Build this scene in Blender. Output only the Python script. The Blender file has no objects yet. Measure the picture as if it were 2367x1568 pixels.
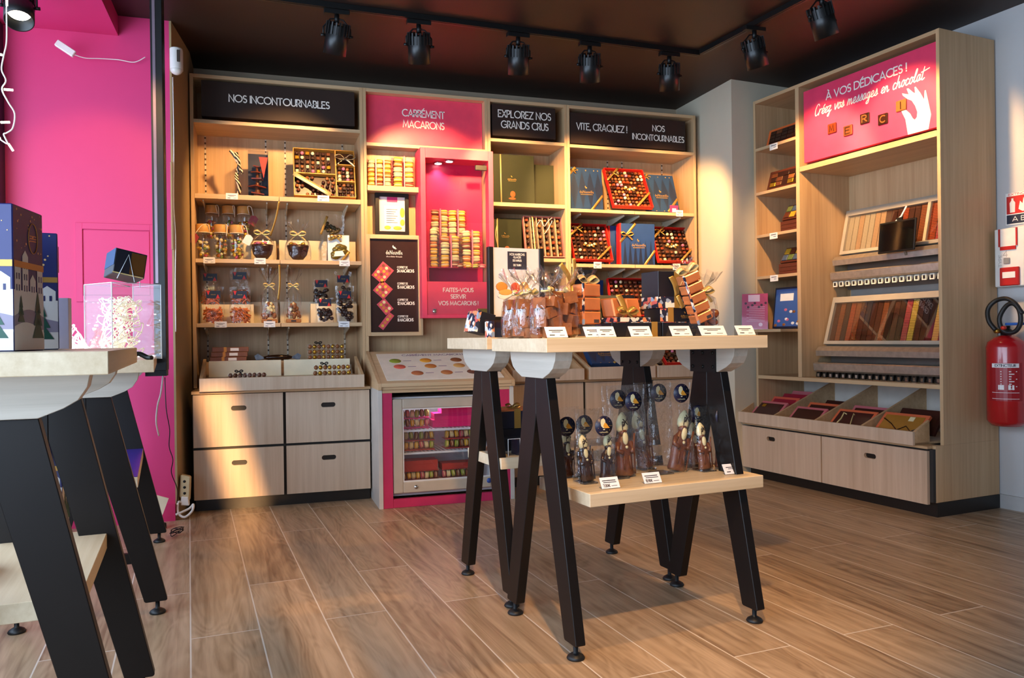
import bpy, bmesh, math, random
from mathutils import Matrix, Vector
D = bpy.data
SC = bpy.context.scene
COL = SC.collection
RND = random.Random(7)
PI = math.pi
R = math.radians

# ------------------------------------------------------------------ camera, world, light, exposure
cam = D.objects.new('camera', D.cameras.new('camera'))
COL.objects.link(cam)
cam.data.sensor_width = 36
cam.data.lens = 27.603
cam.data.clip_start = 0.05
cam.matrix_world = Matrix((
    (0.95192173, 0.01295779, -0.30606718, 0.0),
    (-0.30606973, -0.00183522, -0.95200733, 0.0),
    (-0.01289761, 0.99991436, 0.00221900, 0.9),
    (0, 0, 0, 1)))
SC.camera = cam

SC.view_settings.view_transform = 'Standard'
SC.view_settings.look = 'None'
SC.view_settings.gamma = 1.0
SC.view_settings.use_curve_mapping = False
SC.view_settings.exposure = 0.12
cy = SC.cycles
cy.use_denoising = True
cy.max_bounces = 7
cy.diffuse_bounces = 4
cy.glossy_bounces = 3
cy.transmission_bounces = 4
cy.transparent_max_bounces = 24
cy.caustics_reflective = False
cy.caustics_refractive = False
cy.sample_clamp_indirect = 4.0

world = D.worlds.new('sky')
SC.world = world
world.use_nodes = True
wn = world.node_tree.nodes
wn['Background'].inputs[0].default_value = (0.55, 0.72, 1.0, 1)
wn['Background'].inputs[1].default_value = 2.0


def lamp(name, kind, loc, energy, color, target=None, parent=None, **kw):
    l = D.lights.new(name, kind)
    l.energy = energy
    l.color = color
    for k, v in kw.items():
        setattr(l, k, v)
    o = D.objects.new(name, l)
    COL.objects.link(o)
    o.location = loc
    if target is not None:
        d = Vector(target) - Vector(loc)
        o.rotation_euler = d.to_track_quat('-Z', 'Y').to_euler()
    if parent:
        o.parent = parent
    return o


# low winter sun through an added slit in the unseen front wall, shaped for its patch
sun_dir = Vector((-0.063, 1.0, -0.215))
sun = lamp('sun', 'SUN', (0.6, -6, 2.5), 7.0, (1.0, 0.55, 0.22), angle=R(1.2))
sun.rotation_euler = sun_dir.to_track_quat('-Z', 'Y').to_euler()
# daylight entering through the shop windows
lamp('window_light', 'AREA', (-1.45, 1.2, 1.25), 145, (0.64, 0.80, 1.0), (0.9, 2.0, 0.9), shape='RECTANGLE', size=4.8, size_y=1.7)


# ------------------------------------------------------------------ helpers
def lin(c):
    return c / 12.92 if c <= 0.04045 else ((c + 0.055) / 1.055) ** 2.4


def rgb(h):
    h = h.lstrip('#')
    return tuple(lin(int(h[i:i + 2], 16) / 255) for i in (0, 2, 4)) + (1.0,)


MATS = {}


def mat(name, hx, rough=0.5, metal=0.0, emit=0.0, spec=0.5, vary=0.06, scale=14.0, coat=0.0, ecol=None):
    if name in MATS:
        return MATS[name]
    m = D.materials.new(name)
    m.use_nodes = True
    nt = m.node_tree
    b = nt.nodes['Principled BSDF']
    c = rgb(hx)
    if vary > 0:
        tc = nt.nodes.new('ShaderNodeTexCoord')
        n = nt.nodes.new('ShaderNodeTexNoise')
        n.inputs['Scale'].default_value = scale
        n.inputs['Detail'].default_value = 3
        r = nt.nodes.new('ShaderNodeValToRGB')
        r.color_ramp.elements[0].position = 0.3
        r.color_ramp.elements[1].position = 0.7
        r.color_ramp.elements[0].color = tuple(x * (1 - vary) for x in c[:3]) + (1,)
        r.color_ramp.elements[1].color = tuple(min(1, x * (1 + vary)) for x in c[:3]) + (1,)
        nt.links.new(tc.outputs['Object'], n.inputs['Vector'])
        nt.links.new(n.outputs['Fac'], r.inputs['Fac'])
        nt.links.new(r.outputs['Color'], b.inputs['Base Color'])
    else:
        b.inputs['Base Color'].default_value = c
    b.inputs['Roughness'].default_value = rough
    b.inputs['Metallic'].default_value = metal
    b.inputs['Specular IOR Level'].default_value = spec
    b.inputs['Coat Weight'].default_value = coat
    if emit:
        b.inputs['Emission Color'].default_value = rgb(ecol or hx)
        b.inputs['Emission Strength'].default_value = emit
    MATS[name] = m
    return m


def wood(name, light, dark, axis, rough=0.42, fine=60.0, spec=0.4):
    """laminate oak, grain running along axis ('x','y','z')"""
    if name in MATS:
        return MATS[name]
    m = D.materials.new(name)
    m.use_nodes = True
    nt = m.node_tree
    N, L = nt.nodes.new, nt.links.new
    b = nt.nodes['Principled BSDF']
    tc = N('ShaderNodeTexCoord')
    mp = N('ShaderNodeMapping')
    mp.inputs['Scale'].default_value = tuple(1.6 if a == axis else fine for a in 'xyz')
    n1 = N('ShaderNodeTexNoise')
    n1.inputs['Scale'].default_value = 1.0
    n1.inputs['Detail'].default_value = 6
    n1.inputs['Roughness'].default_value = 0.65
    mp2 = N('ShaderNodeMapping')
    mp2.inputs['Scale'].default_value = tuple(0.8 if a == axis else fine * 0.2 for a in 'xyz')
    n2 = N('ShaderNodeTexNoise')
    n2.inputs['Scale'].default_value = 1.0
    n2.inputs['Detail'].default_value = 2
    mx = N('ShaderNodeMath')
    mx.operation = 'MULTIPLY_ADD'
    mx.inputs[1].default_value = 0.6
    ad = N('ShaderNodeMath')
    ad.operation = 'MULTIPLY'
    ad.inputs[1].default_value = 0.4
    r = N('ShaderNodeValToRGB')
    r.color_ramp.elements[0].position = 0.32
    r.color_ramp.elements[1].position = 0.66
    r.color_ramp.elements[0].color = rgb(dark)
    r.color_ramp.elements[1].color = rgb(light)
    L(tc.outputs['Object'], mp.inputs['Vector'])
    L(mp.outputs['Vector'], n1.inputs['Vector'])
    L(tc.outputs['Object'], mp2.inputs['Vector'])
    L(mp2.outputs['Vector'], n2.inputs['Vector'])
    L(n2.outputs['Fac'], ad.inputs[0])
    L(n1.outputs['Fac'], mx.inputs[0])
    L(ad.outputs[0], mx.inputs[2])
    L(mx.outputs[0], r.inputs['Fac'])
    L(r.outputs['Color'], b.inputs['Base Color'])
    b.inputs['Roughness'].default_value = rough
    b.inputs['Specular IOR Level'].default_value = spec
    MATS[name] = m
    return m


def film(name, base=0.05, gain=0.55, rough=0.07, tint='#ffffff', blend=0.35, bump=0.0, bscale=22.0):
    """thin clear plastic or glass: see-through, with sheen that grows at grazing angles"""
    if name in MATS:
        return MATS[name]
    m = D.materials.new(name)
    m.use_nodes = True
    nt = m.node_tree
    N, L = nt.nodes.new, nt.links.new
    nt.nodes.remove(nt.nodes['Principled BSDF'])
    tr = N('ShaderNodeBsdfTransparent')
    tr.inputs[0].default_value = rgb(tint)
    gl = N('ShaderNodeBsdfGlossy')
    gl.inputs['Roughness'].default_value = rough
    gl.inputs['Color'].default_value = (1, 1, 1, 1)
    lw = N('ShaderNodeLayerWeight')
    lw.inputs['Blend'].default_value = blend
    ma = N('ShaderNodeMath')
    ma.operation = 'MULTIPLY_ADD'
    ma.inputs[1].default_value = gain
    ma.inputs[2].default_value = base
    ma.use_clamp = True
    mx = N('ShaderNodeMixShader')
    L(lw.outputs['Facing'], ma.inputs[0])
    L(ma.outputs[0], mx.inputs[0])
    L(tr.outputs[0], mx.inputs[1])
    L(gl.outputs[0], mx.inputs[2])
    if bump:
        tc = N('ShaderNodeTexCoord')
        ns = N('ShaderNodeTexNoise')
        ns.inputs['Scale'].default_value = bscale
        ns.inputs['Detail'].default_value = 3
        bp = N('ShaderNodeBump')
        bp.inputs['Strength'].default_value = bump
        bp.inputs['Distance'].default_value = 0.02
        L(tc.outputs['Object'], ns.inputs['Vector'])
        L(ns.outputs['Fac'], bp.inputs['Height'])
        L(bp.outputs['Normal'], gl.inputs['Normal'])
        L(bp.outputs['Normal'], lw.inputs['Normal'])
    L(mx.outputs[0], nt.nodes['Material Output'].inputs['Surface'])
    MATS[name] = m
    return m


PW = {}          # world matrix of every thing (Empty or mesh root)


class MB:
    """collects shapes for ONE mesh"""

    def __init__(s):
        s.v, s.f, s.m, s.s = [], [], [], []

    def add(s, vs, fs, mi=0, sm=False):
        k = len(s.v)
        s.v += [tuple(v) for v in vs]
        for f in fs:
            s.f.append(tuple(i + k for i in f))
            s.m.append(mi)
            s.s.append(sm)
        return s

    def box(s, x0, x1, y0, y1, z0, z1, mi=0):
        vs = [(x, y, z) for x in (x0, x1) for y in (y0, y1) for z in (z0, z1)]
        return s.add(vs, [(0, 1, 3, 2), (4, 6, 7, 5), (0, 4, 5, 1), (2, 3, 7, 6), (0, 2, 6, 4), (1, 5, 7, 3)], mi)

    def prism(s, pts, a, b, axis='z', mi=0, sm=False):
        def P(p, h):
            return {'x': (h, p[0], p[1]), 'y': (p[0], h, p[1]), 'z': (p[0], p[1], h)}[axis]
        n = len(pts)
        vs = [P(p, a) for p in pts] + [P(p, b) for p in pts]
        s.add(vs, [tuple(range(n))[::-1], tuple(range(n, 2 * n))], mi)
        k = len(s.v) - 2 * n
        for i in range(n):
            j = (i + 1) % n
            s.f.append((k + i, k + j, k + n + j, k + n + i))
            s.m.append(mi)
            s.s.append(sm)
        return s

    def lathe(s, prof, n=20, c=(0, 0, 0), mi=0, sm=True, wob=0.0, axis='z', seed=0, sq=1.0):
        rr = random.Random(seed)
        k = [1 + wob * (rr.random() - 0.5) for _ in range(n)]
        vs, fs = [], []
        for r, z in prof:
            for i in range(n):
                a = 2 * PI * i / n
                p = (r * k[i] * math.cos(a), r * k[i] * math.sin(a) * sq, z)
                if axis == 'y':
                    p = (p[0], p[2], p[1])
                elif axis == 'x':
                    p = (p[2], p[0], p[1])
                vs.append((p[0] + c[0], p[1] + c[1], p[2] + c[2]))
        for j in range(len(prof) - 1):
            for i in range(n):
                i2 = (i + 1) % n
                fs.append((j * n + i, j * n + i2, (j + 1) * n + i2, (j + 1) * n + i))
        if prof[0][0] > 1e-6:
            fs.append(tuple(range(n))[::-1])
        if prof[-1][0] > 1e-6:
            fs.append(tuple(range((len(prof) - 1) * n, len(prof) * n)))
        return s.add(vs, fs, mi, sm)

    def open_lathe(s, prof, n=24, c=(0, 0, 0), mi=0, fn=None):
        vs, fs = [], []
        for j, (r, z) in enumerate(prof):
            for i in range(n):
                a = 2 * PI * i / n
                x, y, zz = r * math.cos(a), r * math.sin(a), z
                if fn:
                    x, y, zz = fn(x, y, zz, a, j)
                vs.append((x + c[0], y + c[1], zz + c[2]))
        for j in range(len(prof) - 1):
            for i in range(n):
                i2 = (i + 1) % n
                fs.append((j * n + i, j * n + i2, (j + 1) * n + i2, (j + 1) * n + i))
        return s.add(vs, fs, mi, True)

    def ball(s, c, r, n=12, m=7, mi=0):
        if not isinstance(r, (tuple, list)):
            r = (r, r, r)
        vs, fs = [], []
        for j in range(m + 1):
            t = PI * j / m
            for i in range(n):
                a = 2 * PI * i / n
                q = max(math.sin(t), 1e-4)
                vs.append((c[0] + r[0] * q * math.cos(a), c[1] + r[1] * q * math.sin(a), c[2] - r[2] * math.cos(t)))
        for j in range(m):
            for i in range(n):
                i2 = (i + 1) % n
                fs.append((j * n + i, j * n + i2, (j + 1) * n + i2, (j + 1) * n + i))
        return s.add(vs, fs, mi, True)

    def tube(s, pts, r, n=6, mi=0, closed=False):
        pts = [Vector(p) for p in pts]
        k = len(pts)
        rs = r if isinstance(r, (list, tuple)) else [r] * k
        vs, fs = [], []
        up = None
        for i, p in enumerate(pts):
            a = pts[(i - 1) % k] if (closed or i > 0) else p
            b = pts[(i + 1) % k] if (closed or i < k - 1) else p
            t = (b - a)
            t = t.normalized() if t.length > 1e-9 else Vector((0, 0, 1))
            if up is None:
                up = t.orthogonal().normalized()
            up = (up - t * up.dot(t))
            up = up.normalized() if up.length > 1e-6 else t.orthogonal().normalized()
            w = t.cross(up)
            for q in range(n):
                an = 2 * PI * q / n
                vs.append(p + (up * math.cos(an) + w * math.sin(an)) * rs[i])
        for i in range(k if closed else k - 1):
            i2 = (i + 1) % k
            for q in range(n):
                q2 = (q + 1) % n
                fs.append((i * n + q, i * n + q2, i2 * n + q2, i2 * n + q))
        if not closed:
            fs.append(tuple(range(n))[::-1])
            fs.append(tuple(range((k - 1) * n, k * n)))
        return s.add(vs, fs, mi, True)

    def strap(s, pts, wvec, t=0.0008, mi=0):
        """flat band through 3-D points, width vector(s) wvec, thickness t along the band's normal"""
        pts = [Vector(p) for p in pts]
        k = len(pts)
        ws = [Vector(w) for w in wvec] if isinstance(wvec[0], (tuple, list, Vector)) else [Vector(wvec)] * k
        vs, fs = [], []
        for i, p in enumerate(pts):
            a, b = pts[max(i - 1, 0)], pts[min(i + 1, k - 1)]
            tn = (b - a).cross(ws[i])
            tn = tn.normalized() * t if tn.length > 1e-9 else Vector((0, -t, 0))
            for sg, q in ((-1, 0), (1, 0), (1, 1), (-1, 1)):
                vs.append(p + ws[i] * sg * 0.5 + tn * q)
        for i in range(k - 1):
            for q in range(4):
                q2 = (q + 1) % 4
                fs.append((i * 4 + q, i * 4 + q2, (i + 1) * 4 + q2, (i + 1) * 4 + q))
        fs.append((0, 1, 2, 3))
        fs.append(tuple((k - 1) * 4 + q for q in (3, 2, 1, 0)))
        return s.add(vs, fs, mi, True)

    def xf(s, fn, start=0):
        if isinstance(fn, Matrix):
            M = fn
            s.v[start:] = [tuple(M @ Vector(v)) for v in s.v[start:]]
        else:
            s.v[start:] = [tuple(fn(*v)) for v in s.v[start:]]
        return s

    def mesh(s, name, mats):
        me = D.meshes.new(name)
        me.from_pydata(s.v, [], s.f)
        for m in (mats if isinstance(mats, (list, tuple)) else [mats]):
            me.materials.append(m)
        me.polygons.foreach_set('material_index', s.m)
        me.polygons.foreach_set('use_smooth', s.s)
        bm = bmesh.new()
        bm.from_mesh(me)
        bmesh.ops.recalc_face_normals(bm, faces=bm.faces)
        bm.to_mesh(me)
        bm.free()
        me.update()
        return me

    def build(s, name, mats, parent=None, world=False, bevel=0.0, label=None, seg=1):
        if world and parent is not None:
            s.xf(PW[root_of(parent).name].inverted())
        o = D.objects.new(name, s.mesh(name, mats))
        COL.objects.link(o)
        if parent is not None:
            o.parent = parent
        else:
            PW[o.name] = Matrix.Identity(4)
        if bevel:
            b = o.modifiers.new('bevel', 'BEVEL')
            b.width = bevel
            b.segments = seg
            b.limit_method = 'ANGLE'
            b.angle_limit = R(35)
        if label:
            o['label'] = label
        return o


def root_of(o):
    while o.parent is not None:
        o = o.parent
    return o


def tag(o, label, cat, group=None, kind=None):
    if label:
        o['label'] = label
    if cat:
        o['category'] = cat
    if group:
        o['group'] = group
    if kind:
        o['kind'] = kind
    return o


def place(o, loc=(0, 0, 0), rotz=0.0, M=None):
    M = M if M is not None else Matrix.Translation(Vector(loc)) @ Matrix.Rotation(rotz, 4, 'Z')
    o.matrix_world = M
    PW[o.name] = M
    return o


def thing(name, label, cat, loc=(0, 0, 0), rotz=0.0, group=None, M=None):
    o = D.objects.new(name, None)
    COL.objects.link(o)
    o.empty_display_size = 0.05
    place(o, loc, rotz, M)
    return tag(o, label, cat, group)


def solo(mb, name, mats, label, cat, loc=(0, 0, 0), rotz=0.0, group=None, M=None, bevel=0.0, kind=None, seg=1):
    """a thing that is one mesh, modelled in its own local coordinates"""
    o = mb.build(name, mats, bevel=bevel, seg=seg)
    place(o, loc, rotz, M)
    return tag(o, label, cat, group, kind)


def struct(mb, name, mats, bevel=0.0):
    o = mb.build(name, mats, bevel=bevel)
    o['kind'] = 'structure'
    return o


def dup(root, loc=None, rotz=0.0, label=None, group=None, M=None):
    c = root.copy()
    COL.objects.link(c)
    place(c, loc if loc is not None else root.location, rotz, M)
    if label:
        c['label'] = label
    if group:
        c['group'] = group
    for ch in list(root.children):
        d = ch.copy()
        COL.objects.link(d)
        d.parent = c
        for g in list(ch.children):
            e = g.copy()
            COL.objects.link(e)
            e.parent = d
    return c


TH = R(6.83)                                   # the right-hand unit and the tables stand turned by this much
RU0 = Vector((3.092, 2.99, 0))                 # near bottom corner of the right-hand unit
U = Vector((math.sin(TH), -math.cos(TH), 0))
V = Vector((math.cos(TH), math.sin(TH), 0))
E1, E2 = V, -U


def ru(u, v, z):
    return RU0 + U * u + V * v + Vector((0, 0, z))


def on_table(c, a, b, z):
    return Vector((c[0], c[1], z)) + E1 * a + E2 * b


C1, C2 = (1.123, 2.271), (1.086, 2.74)
Z1 = 0.896                                     # top of the two middle tables


# ------------------------------------------------------------------ lettering drawn as strokes
def arc(cx, cy, rx, ry, a0, a1, n=16):
    return [(cx + rx * math.cos(R(a0 + (a1 - a0) * i / n)), cy + ry * math.sin(R(a0 + (a1 - a0) * i / n))) for i in range(n + 1)]


_e = [[(.48, 1), (0, 1), (0, 0), (.48, 0)], [(0, .52), (.4, .52)]]
_a = [[(0, 0), (.38, 1), (.76, 0)], [(.1, .27), (.66, .27)]]
_n = [[(0, 0), (0, 1), (.66, 0), (.66, 1)]]
CAPS = {
    'A': (.76, _a), 'B': (.5, [[(0, 0), (0, 1)] + arc(.22, .75, .24, .25, 90, -90) + [(0, .5)], arc(.24, .25, .26, .25, 90, -90)[:] + [(0, 0)]]),
    'C': (.8, [arc(.5, .5, .5, .5, 52, 308, 22)]), 'D': (.76, [[(0, 0), (0, 1)] + arc(.26, .5, .5, .5, 90, -90) + [(0, 0)]]),
    'E': (.48, _e), 'F': (.46, [[(.46, 1), (0, 1), (0, 0)], [(0, .5), (.4, .5)]]),
    'G': (.92, [arc(.5, .5, .5, .5, 50, 345, 24) + [(.96, .46), (.6, .46)]]), 'H': (.62, [[(0, 0), (0, 1)], [(.62, 0), (.62, 1)], [(0, .5), (.62, .5)]]),
    'I': (0, [[(0, 0), (0, 1)]]), 'J': (.3, [[(.3, 1), (.3, .2)] + arc(.12, .2, .18, .2, 0, -120, 8)]),
    'K': (.55, [[(0, 0), (0, 1)], [(.52, 1), (0, .45), (.55, 0)]]), 'L': (.44, [[(0, 1), (0, 0), (.44, 0)]]),
    'M': (.88, [[(0, 0), (.1, 1), (.44, .15), (.78, 1), (.88, 0)]]), 'N': (.66, _n),
    'O': (1, [arc(.5, .5, .5, .5, 0, 360, 28)]), 'P': (.48, [[(0, 0), (0, 1)] + arc(.22, .73, .26, .27, 90, -90) + [(0, .46)]]),
    'Q': (1, [arc(.5, .5, .5, .5, 0, 360, 28), [(.6, .25), (.95, -.05)]]),
    'R': (.5, [[(0, 0), (0, 1)] + arc(.22, .73, .26, .27, 90, -90) + [(0, .46)], [(.2, .46), (.5, 0)]]),
    'S': (.46, [arc(.23, .75, .21, .25, 40, 250, 12) + arc(.23, .26, .23, .26, 80, -140, 12)]),
    'T': (.6, [[(0, 1), (.6, 1)], [(.3, 1), (.3, 0)]]), 'U': (.62, [[(0, 1), (0, .3)] + arc(.31, .3, .31, .3, 180, 360, 14) + [(.62, 1)]]),
    'V': (.72, [[(0, 1), (.36, 0), (.72, 1)]]), 'W': (1, [[(0, 1), (.25, 0), (.5, .85), (.75, 0), (1, 1)]]), 'X': (.62, [[(0, 0), (.62, 1)], [(0, 1), (.62, 0)]]),
    'Y': (.62, [[(0, 1), (.31, .5), (.62, 1)], [(.31, .5), (.31, 0)]]), 'Z': (.62, [[(0, 1), (.62, 1), (0, 0), (.62, 0)]]),
    'É': (.48, _e + [[(.16, 1.12), (.34, 1.3)]]), 'À': (.76, _a + [[(.28, 1.3), (.44, 1.12)]]),
    '!': (0, [[(0, 1), (0, .3)], [(0, .06), (0, 0)]]), ',': (.06, [[(.06, .08), (0, -.14)]]), '.': (0, [[(0, .06), (0, 0)]]), '-': (.3, [[(0, .45), (.3, .45)]]),
    '1': (.2, [[(0, .82), (.2, 1), (.2, 0)]]), '2': (.5, [arc(.25, .74, .25, .26, 170, -30, 12) + [(0, 0), (.52, 0)]]),
    '4': (.56, [[(.42, 0), (.42, 1), (0, .28), (.56, .28)]]), '5': (.48, [[(.44, 1), (.08, 1), (.05, .58)] + arc(.2, .3, .28, .3, 120, -140, 12)]),
    '8': (.48, [arc(.24, .75, .2, .25, 0, 360, 16), arc(.24, .25, .24, .25, 0, 360, 16)]), '0': (.5, [arc(.25, .5, .25, .5, 0, 360, 20)]),
    '7': (.5, [[(0, 1), (.5, 1), (.15, 0)]]), '9': (.5, [arc(.25, .72, .25, .28, 0, 360, 18), [(.5, .72), (.35, 0)]]),
    '€': (.6, [arc(.4, .5, .35, .5, 50, 310, 16), [(-.02, .58), (.5, .58)], [(-.02, .42), (.48, .42)]]),
}


def crs(p, k=5):
    """smooth curve through control points"""
    q = [p[0]] + list(p) + [p[-1]]
    out = []
    for i in range(1, len(q) - 2):
        a, b, c, d = q[i - 1], q[i], q[i + 1], q[i + 2]
        for j in range(k):
            t = j / k
            out.append(tuple(0.5 * (2 * b[m] + (c[m] - a[m]) * t + (2 * a[m] - 5 * b[m] + 4 * c[m] - d[m]) * t * t + (3 * b[m] - a[m] - 3 * c[m] + d[m]) * t ** 3) for m in range(len(b))))
    out.append(tuple(p[-1]))
    return out


_ee = [(0, .12), (.24, .28), (.27, .44), (.16, .5), (.05, .34), (.08, .06), (.2, 0), (.38, .14)]
HAND = {
    'C': (.5, [[(.46, .82), (.38, .98), (.2, .92), (.05, .45), (.14, .02), (.36, .06), (.5, .2)]]),
    'r': (.34, [[(0, 0), (.07, .5)], [(.03, .2), (.14, .44), (.32, .48)]]),
    'é': (.36, [_ee, [(.16, .62), (.28, .78)]]), 'e': (.36, [_ee]),
    'z': (.4, [[(0, .46), (.14, .5), (.3, .47), (.06, .06), (.2, .1), (.24, -.1), (.16, -.38), (.04, -.3), (.4, .1)]]),
    'v': (.36, [[(0, .5), (.1, .02), (.22, .2), (.34, .56)]]),
    'o': (.4, [[(.28, .3), (.2, .5), (.06, .36), (.06, .08), (.18, .0), (.3, .18), (.26, .42), (.42, .42)]]),
    's': (.34, [[(0, .05), (.14, .3), (.2, .54), (.28, .25), (.22, .02), (.06, .04)], [(.2, .03), (.36, .12)]]),
    'm': (.6, [[(0, 0), (.07, .5)], [(.03, .2), (.14, .46), (.22, .4), (.22, .02)], [(.22, .2), (.34, .47), (.42, .38), (.42, .08), (.5, .0), (.6, .12)]]),
    'n': (.42, [[(0, 0), (.07, .5)], [(.03, .2), (.16, .47), (.24, .38), (.24, .08), (.32, .0), (.42, .12)]]),
    'a': (.42, [[(.28, .4), (.16, .5), (.04, .32), (.06, .04), (.2, .06), (.3, .48)], [(.3, .48), (.28, .06), (.42, .12)]]),
    'g': (.42, [[(.28, .4), (.16, .5), (.04, .32), (.06, .06), (.2, .08), (.3, .48)], [(.3, .48), (.26, -.3), (.1, -.42), (.06, -.28), (.42, .12)]]),
    'c': (.36, [[(.28, .42), (.16, .5), (.04, .3), (.08, .03), (.22, .01), (.38, .14)]]),
    'h': (.44, [[(0, 0), (.12, .98)], [(.03, .15), (.18, .46), (.27, .38), (.26, .06), (.34, .0), (.44, .12)]]),
    'l': (.28, [[(0, .1), (.16, .6), (.22, .98), (.12, .94), (.05, .3), (.1, .01), (.28, .12)]]),
    't': (.34, [[(.16, .98), (.06, .15), (.14, .0), (.3, .1)], [(-.06, .62), (.2, .66), (.62, .76)]]),
}


def strokes(text, h, lw, fn, left=None, width=None, center=None, font=None, gap=.17, base=0.0, shear=0.0):
    """lettering as flat strokes: fn maps in-plane (x, z) to 3-D; height h, stroke width lw; width squeezes to fit"""
    font = font or CAPS
    x, lines = 0.0, []
    for ch in text:
        if ch == ' ':
            x += .36
            continue
        w, ls = font[ch]
        for l in ls:
            pts = crs(l) if font is HAND else l
            lines.append([(x + p[0] + shear * p[1], p[1]) for p in pts])
        x += w + gap
    x -= gap
    sx = h if (width is None or x < 1e-6) else width / x
    if left is None:
        left = (center or 0.0) - x * sx / 2
    mb = MB()
    for l in lines:
        P = [Vector((left + p[0] * sx, base + p[1] * h)) for p in l]
        P2 = [P[0]]
        for p in P[1:]:
            if (p - P2[-1]).length > 1e-6:
                P2.append(p)
        P = P2
        n = len(P)
        if n < 2:
            continue
        closed = (P[0] - P[-1]).length < 1e-5
        if closed:
            P = P[:-1]
            n -= 1
        vs = []
        for i in range(n):
            a = P[(i - 1) % n] if (closed or i > 0) else None
            b = P[(i + 1) % n] if (closed or i < n - 1) else None
            d1 = (P[i] - a).normalized() if a is not None else None
            d2 = (b - P[i]).normalized() if b is not None else None
            if d1 is None:
                t, k = d2, 1
                p = P[i] - d2 * lw * .4
            elif d2 is None:
                t, k = d1, 1
                p = P[i] + d1 * lw * .4
            else:
                t = (d1 + d2)
                t = t.normalized() if t.length > 1e-6 else d1
                k = 1 / max(.45, abs(t.dot(d1)))
                p = P[i]
            nn = Vector((-t.y, t.x)) * lw * .5 * k
            vs += [fn(p.x + nn.x, p.y + nn.y), fn(p.x - nn.x, p.y - nn.y)]
        fs = [(2 * i, 2 * i + 1, (2 * i + 3) % (2 * n), (2 * i + 2) % (2 * n)) for i in range(n if closed else n - 1)]
        mb.add(vs, fs)
    return mb


def typed(text, size, fn, center=None, left=None, base=0.0, width=None):
    """small lower-case print from the built-in typeface, as a mesh"""
    cu = D.curves.new('print', 'FONT')
    cu.body = text
    cu.size = size
    cu.resolution_u = 1
    o = D.objects.new('print', cu)
    COL.objects.link(o)
    bpy.context.view_layer.update()
    me = o.evaluated_get(bpy.context.evaluated_depsgraph_get()).to_mesh()
    vs = [v.co.copy() for v in me.vertices]
    fs = [tuple(p.vertices) for p in me.polygons]
    D.objects.remove(o)
    D.curves.remove(cu)
    mb = MB()
    if not vs:
        return mb
    x0, x1 = min(v.x for v in vs), max(v.x for v in vs)
    k = 1 if width is None else width / (x1 - x0)
    l = left if left is not None else (center or 0) - (x1 - x0) * k / 2
    mb.add([fn(l + (v.x - x0) * k, base + v.y) for v in vs], fs)
    return mb


def face_y(y):
    return lambda x, z: (x, y, z)


# ------------------------------------------------------------------ materials
OZ = wood('oak_upright_grain', '#d6b489', '#b8936b', 'z')
OX = wood('oak_long_grain', '#dabb92', '#bf9c74', 'x')
OY = wood('oak_deep_grain', '#d6b489', '#b8936b', 'y')
PZ = wood('pale_oak_upright', '#d8c1a8', '#bda288', 'z', fine=45)
TX = wood('table_oak', '#deccae', '#c6b08e', 'x')
TY = wood('table_oak_deep', '#deccae', '#c6b08e', 'y')
TG = wood('table_grey_oak', '#c9c0b2', '#aba294', 'y')
BLACK = mat('black_laminate', '#17120f', 0.38)
LEGM = mat('dark_leg_laminate', '#130e0c', 0.4, vary=0.1, spec=.3)
MBLK = mat('black_metal', '#121212', 0.45, 0.3)
RUB = mat('black_rubber', '#101010', 0.5)
GAPD = mat('dark_gap', '#2a2724', 0.6)
WHITE = mat('white_card', '#f1ece4', 0.6)
CREAM = mat('cream_card', '#f3e6c6', 0.6)
PAPER = mat('white_paper', '#f4f1f0', 0.7)
INK = mat('dark_print', '#3a3438', 0.7, vary=0)
PINK = mat('pink_paint', '#d4326f', 0.55, vary=.01)
PINKD = mat('deep_pink_laminate', '#c02a58', 0.45)
CORAL = mat('coral_pink_panel', '#ee4a66', 0.4)
LET = mat('white_lettering', '#fff6ea', 0.5, vary=0)
LETG = mat('gold_lettering', '#c89a4a', 0.4, 0.4, vary=0)
SIGN = mat('dark_sign_board', '#33251f', 0.6, spec=.25)
NAVY = mat('navy_card', '#141a33', 0.42)
NAVYD = mat('midnight_card', '#10131f', 0.42)
BLUE = mat('blue_card', '#1f3f78', 0.5, spec=.3)
BLUEL = mat('steel_blue_card', '#243f66', 0.55, spec=.25)
GREEN = mat('olive_green_card', '#2b2f1a', 0.55, spec=.25)
REDC = mat('red_card', '#d0241c', 0.42)
REDD = mat('dark_red_card', '#a01c22', 0.45)
GOLD = mat('gold_ribbon', '#b8924a', 0.35, 0.5)
GOLDP = mat('pale_gold_ribbon', '#e2c88a', 0.35, 0.3)
KRAFT = mat('gold_card', '#c98b35', 0.45)
STEEL = mat('brushed_steel', '#c9c0b4', 0.32, 0.85, vary=0.12, scale=40)
CHROME = mat('chrome', '#d8d8d8', 0.12, 1.0, vary=0)
GREY = mat('grey_frame', '#a79d8c', 0.5)
FRIDGE = mat('beige_plastic', '#b9ab98', 0.45)
C_DARK = mat('dark_chocolate', '#33190f', 0.3, vary=0.2)
C_MILK = mat('milk_chocolate', '#6b3a1e', 0.32, vary=0.15)
C_RED = mat('reddish_chocolate', '#7c3318', 0.3, vary=0.15)
C_WHITE = mat('white_chocolate', '#eadfae', 0.4, vary=0.08)
C_PINK = mat('pink_sugar', '#d2708c', 0.35)
C_GOLD = mat('gold_foil', '#d3a331', 0.25, 0.8)
C_NUT = mat('caramel_chocolate', '#93592c', 0.35, vary=0.15)
COPPER = mat('copper_foil', '#dd8650', 0.3, 0.4, vary=0.15)
CORK = mat('wooden_lid', '#cf9a52', 0.5, vary=0.15)
STRING = mat('white_string', '#efe7d6', 0.7)
WPLAST = mat('white_plastic', '#e9e4dc', 0.4)
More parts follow.
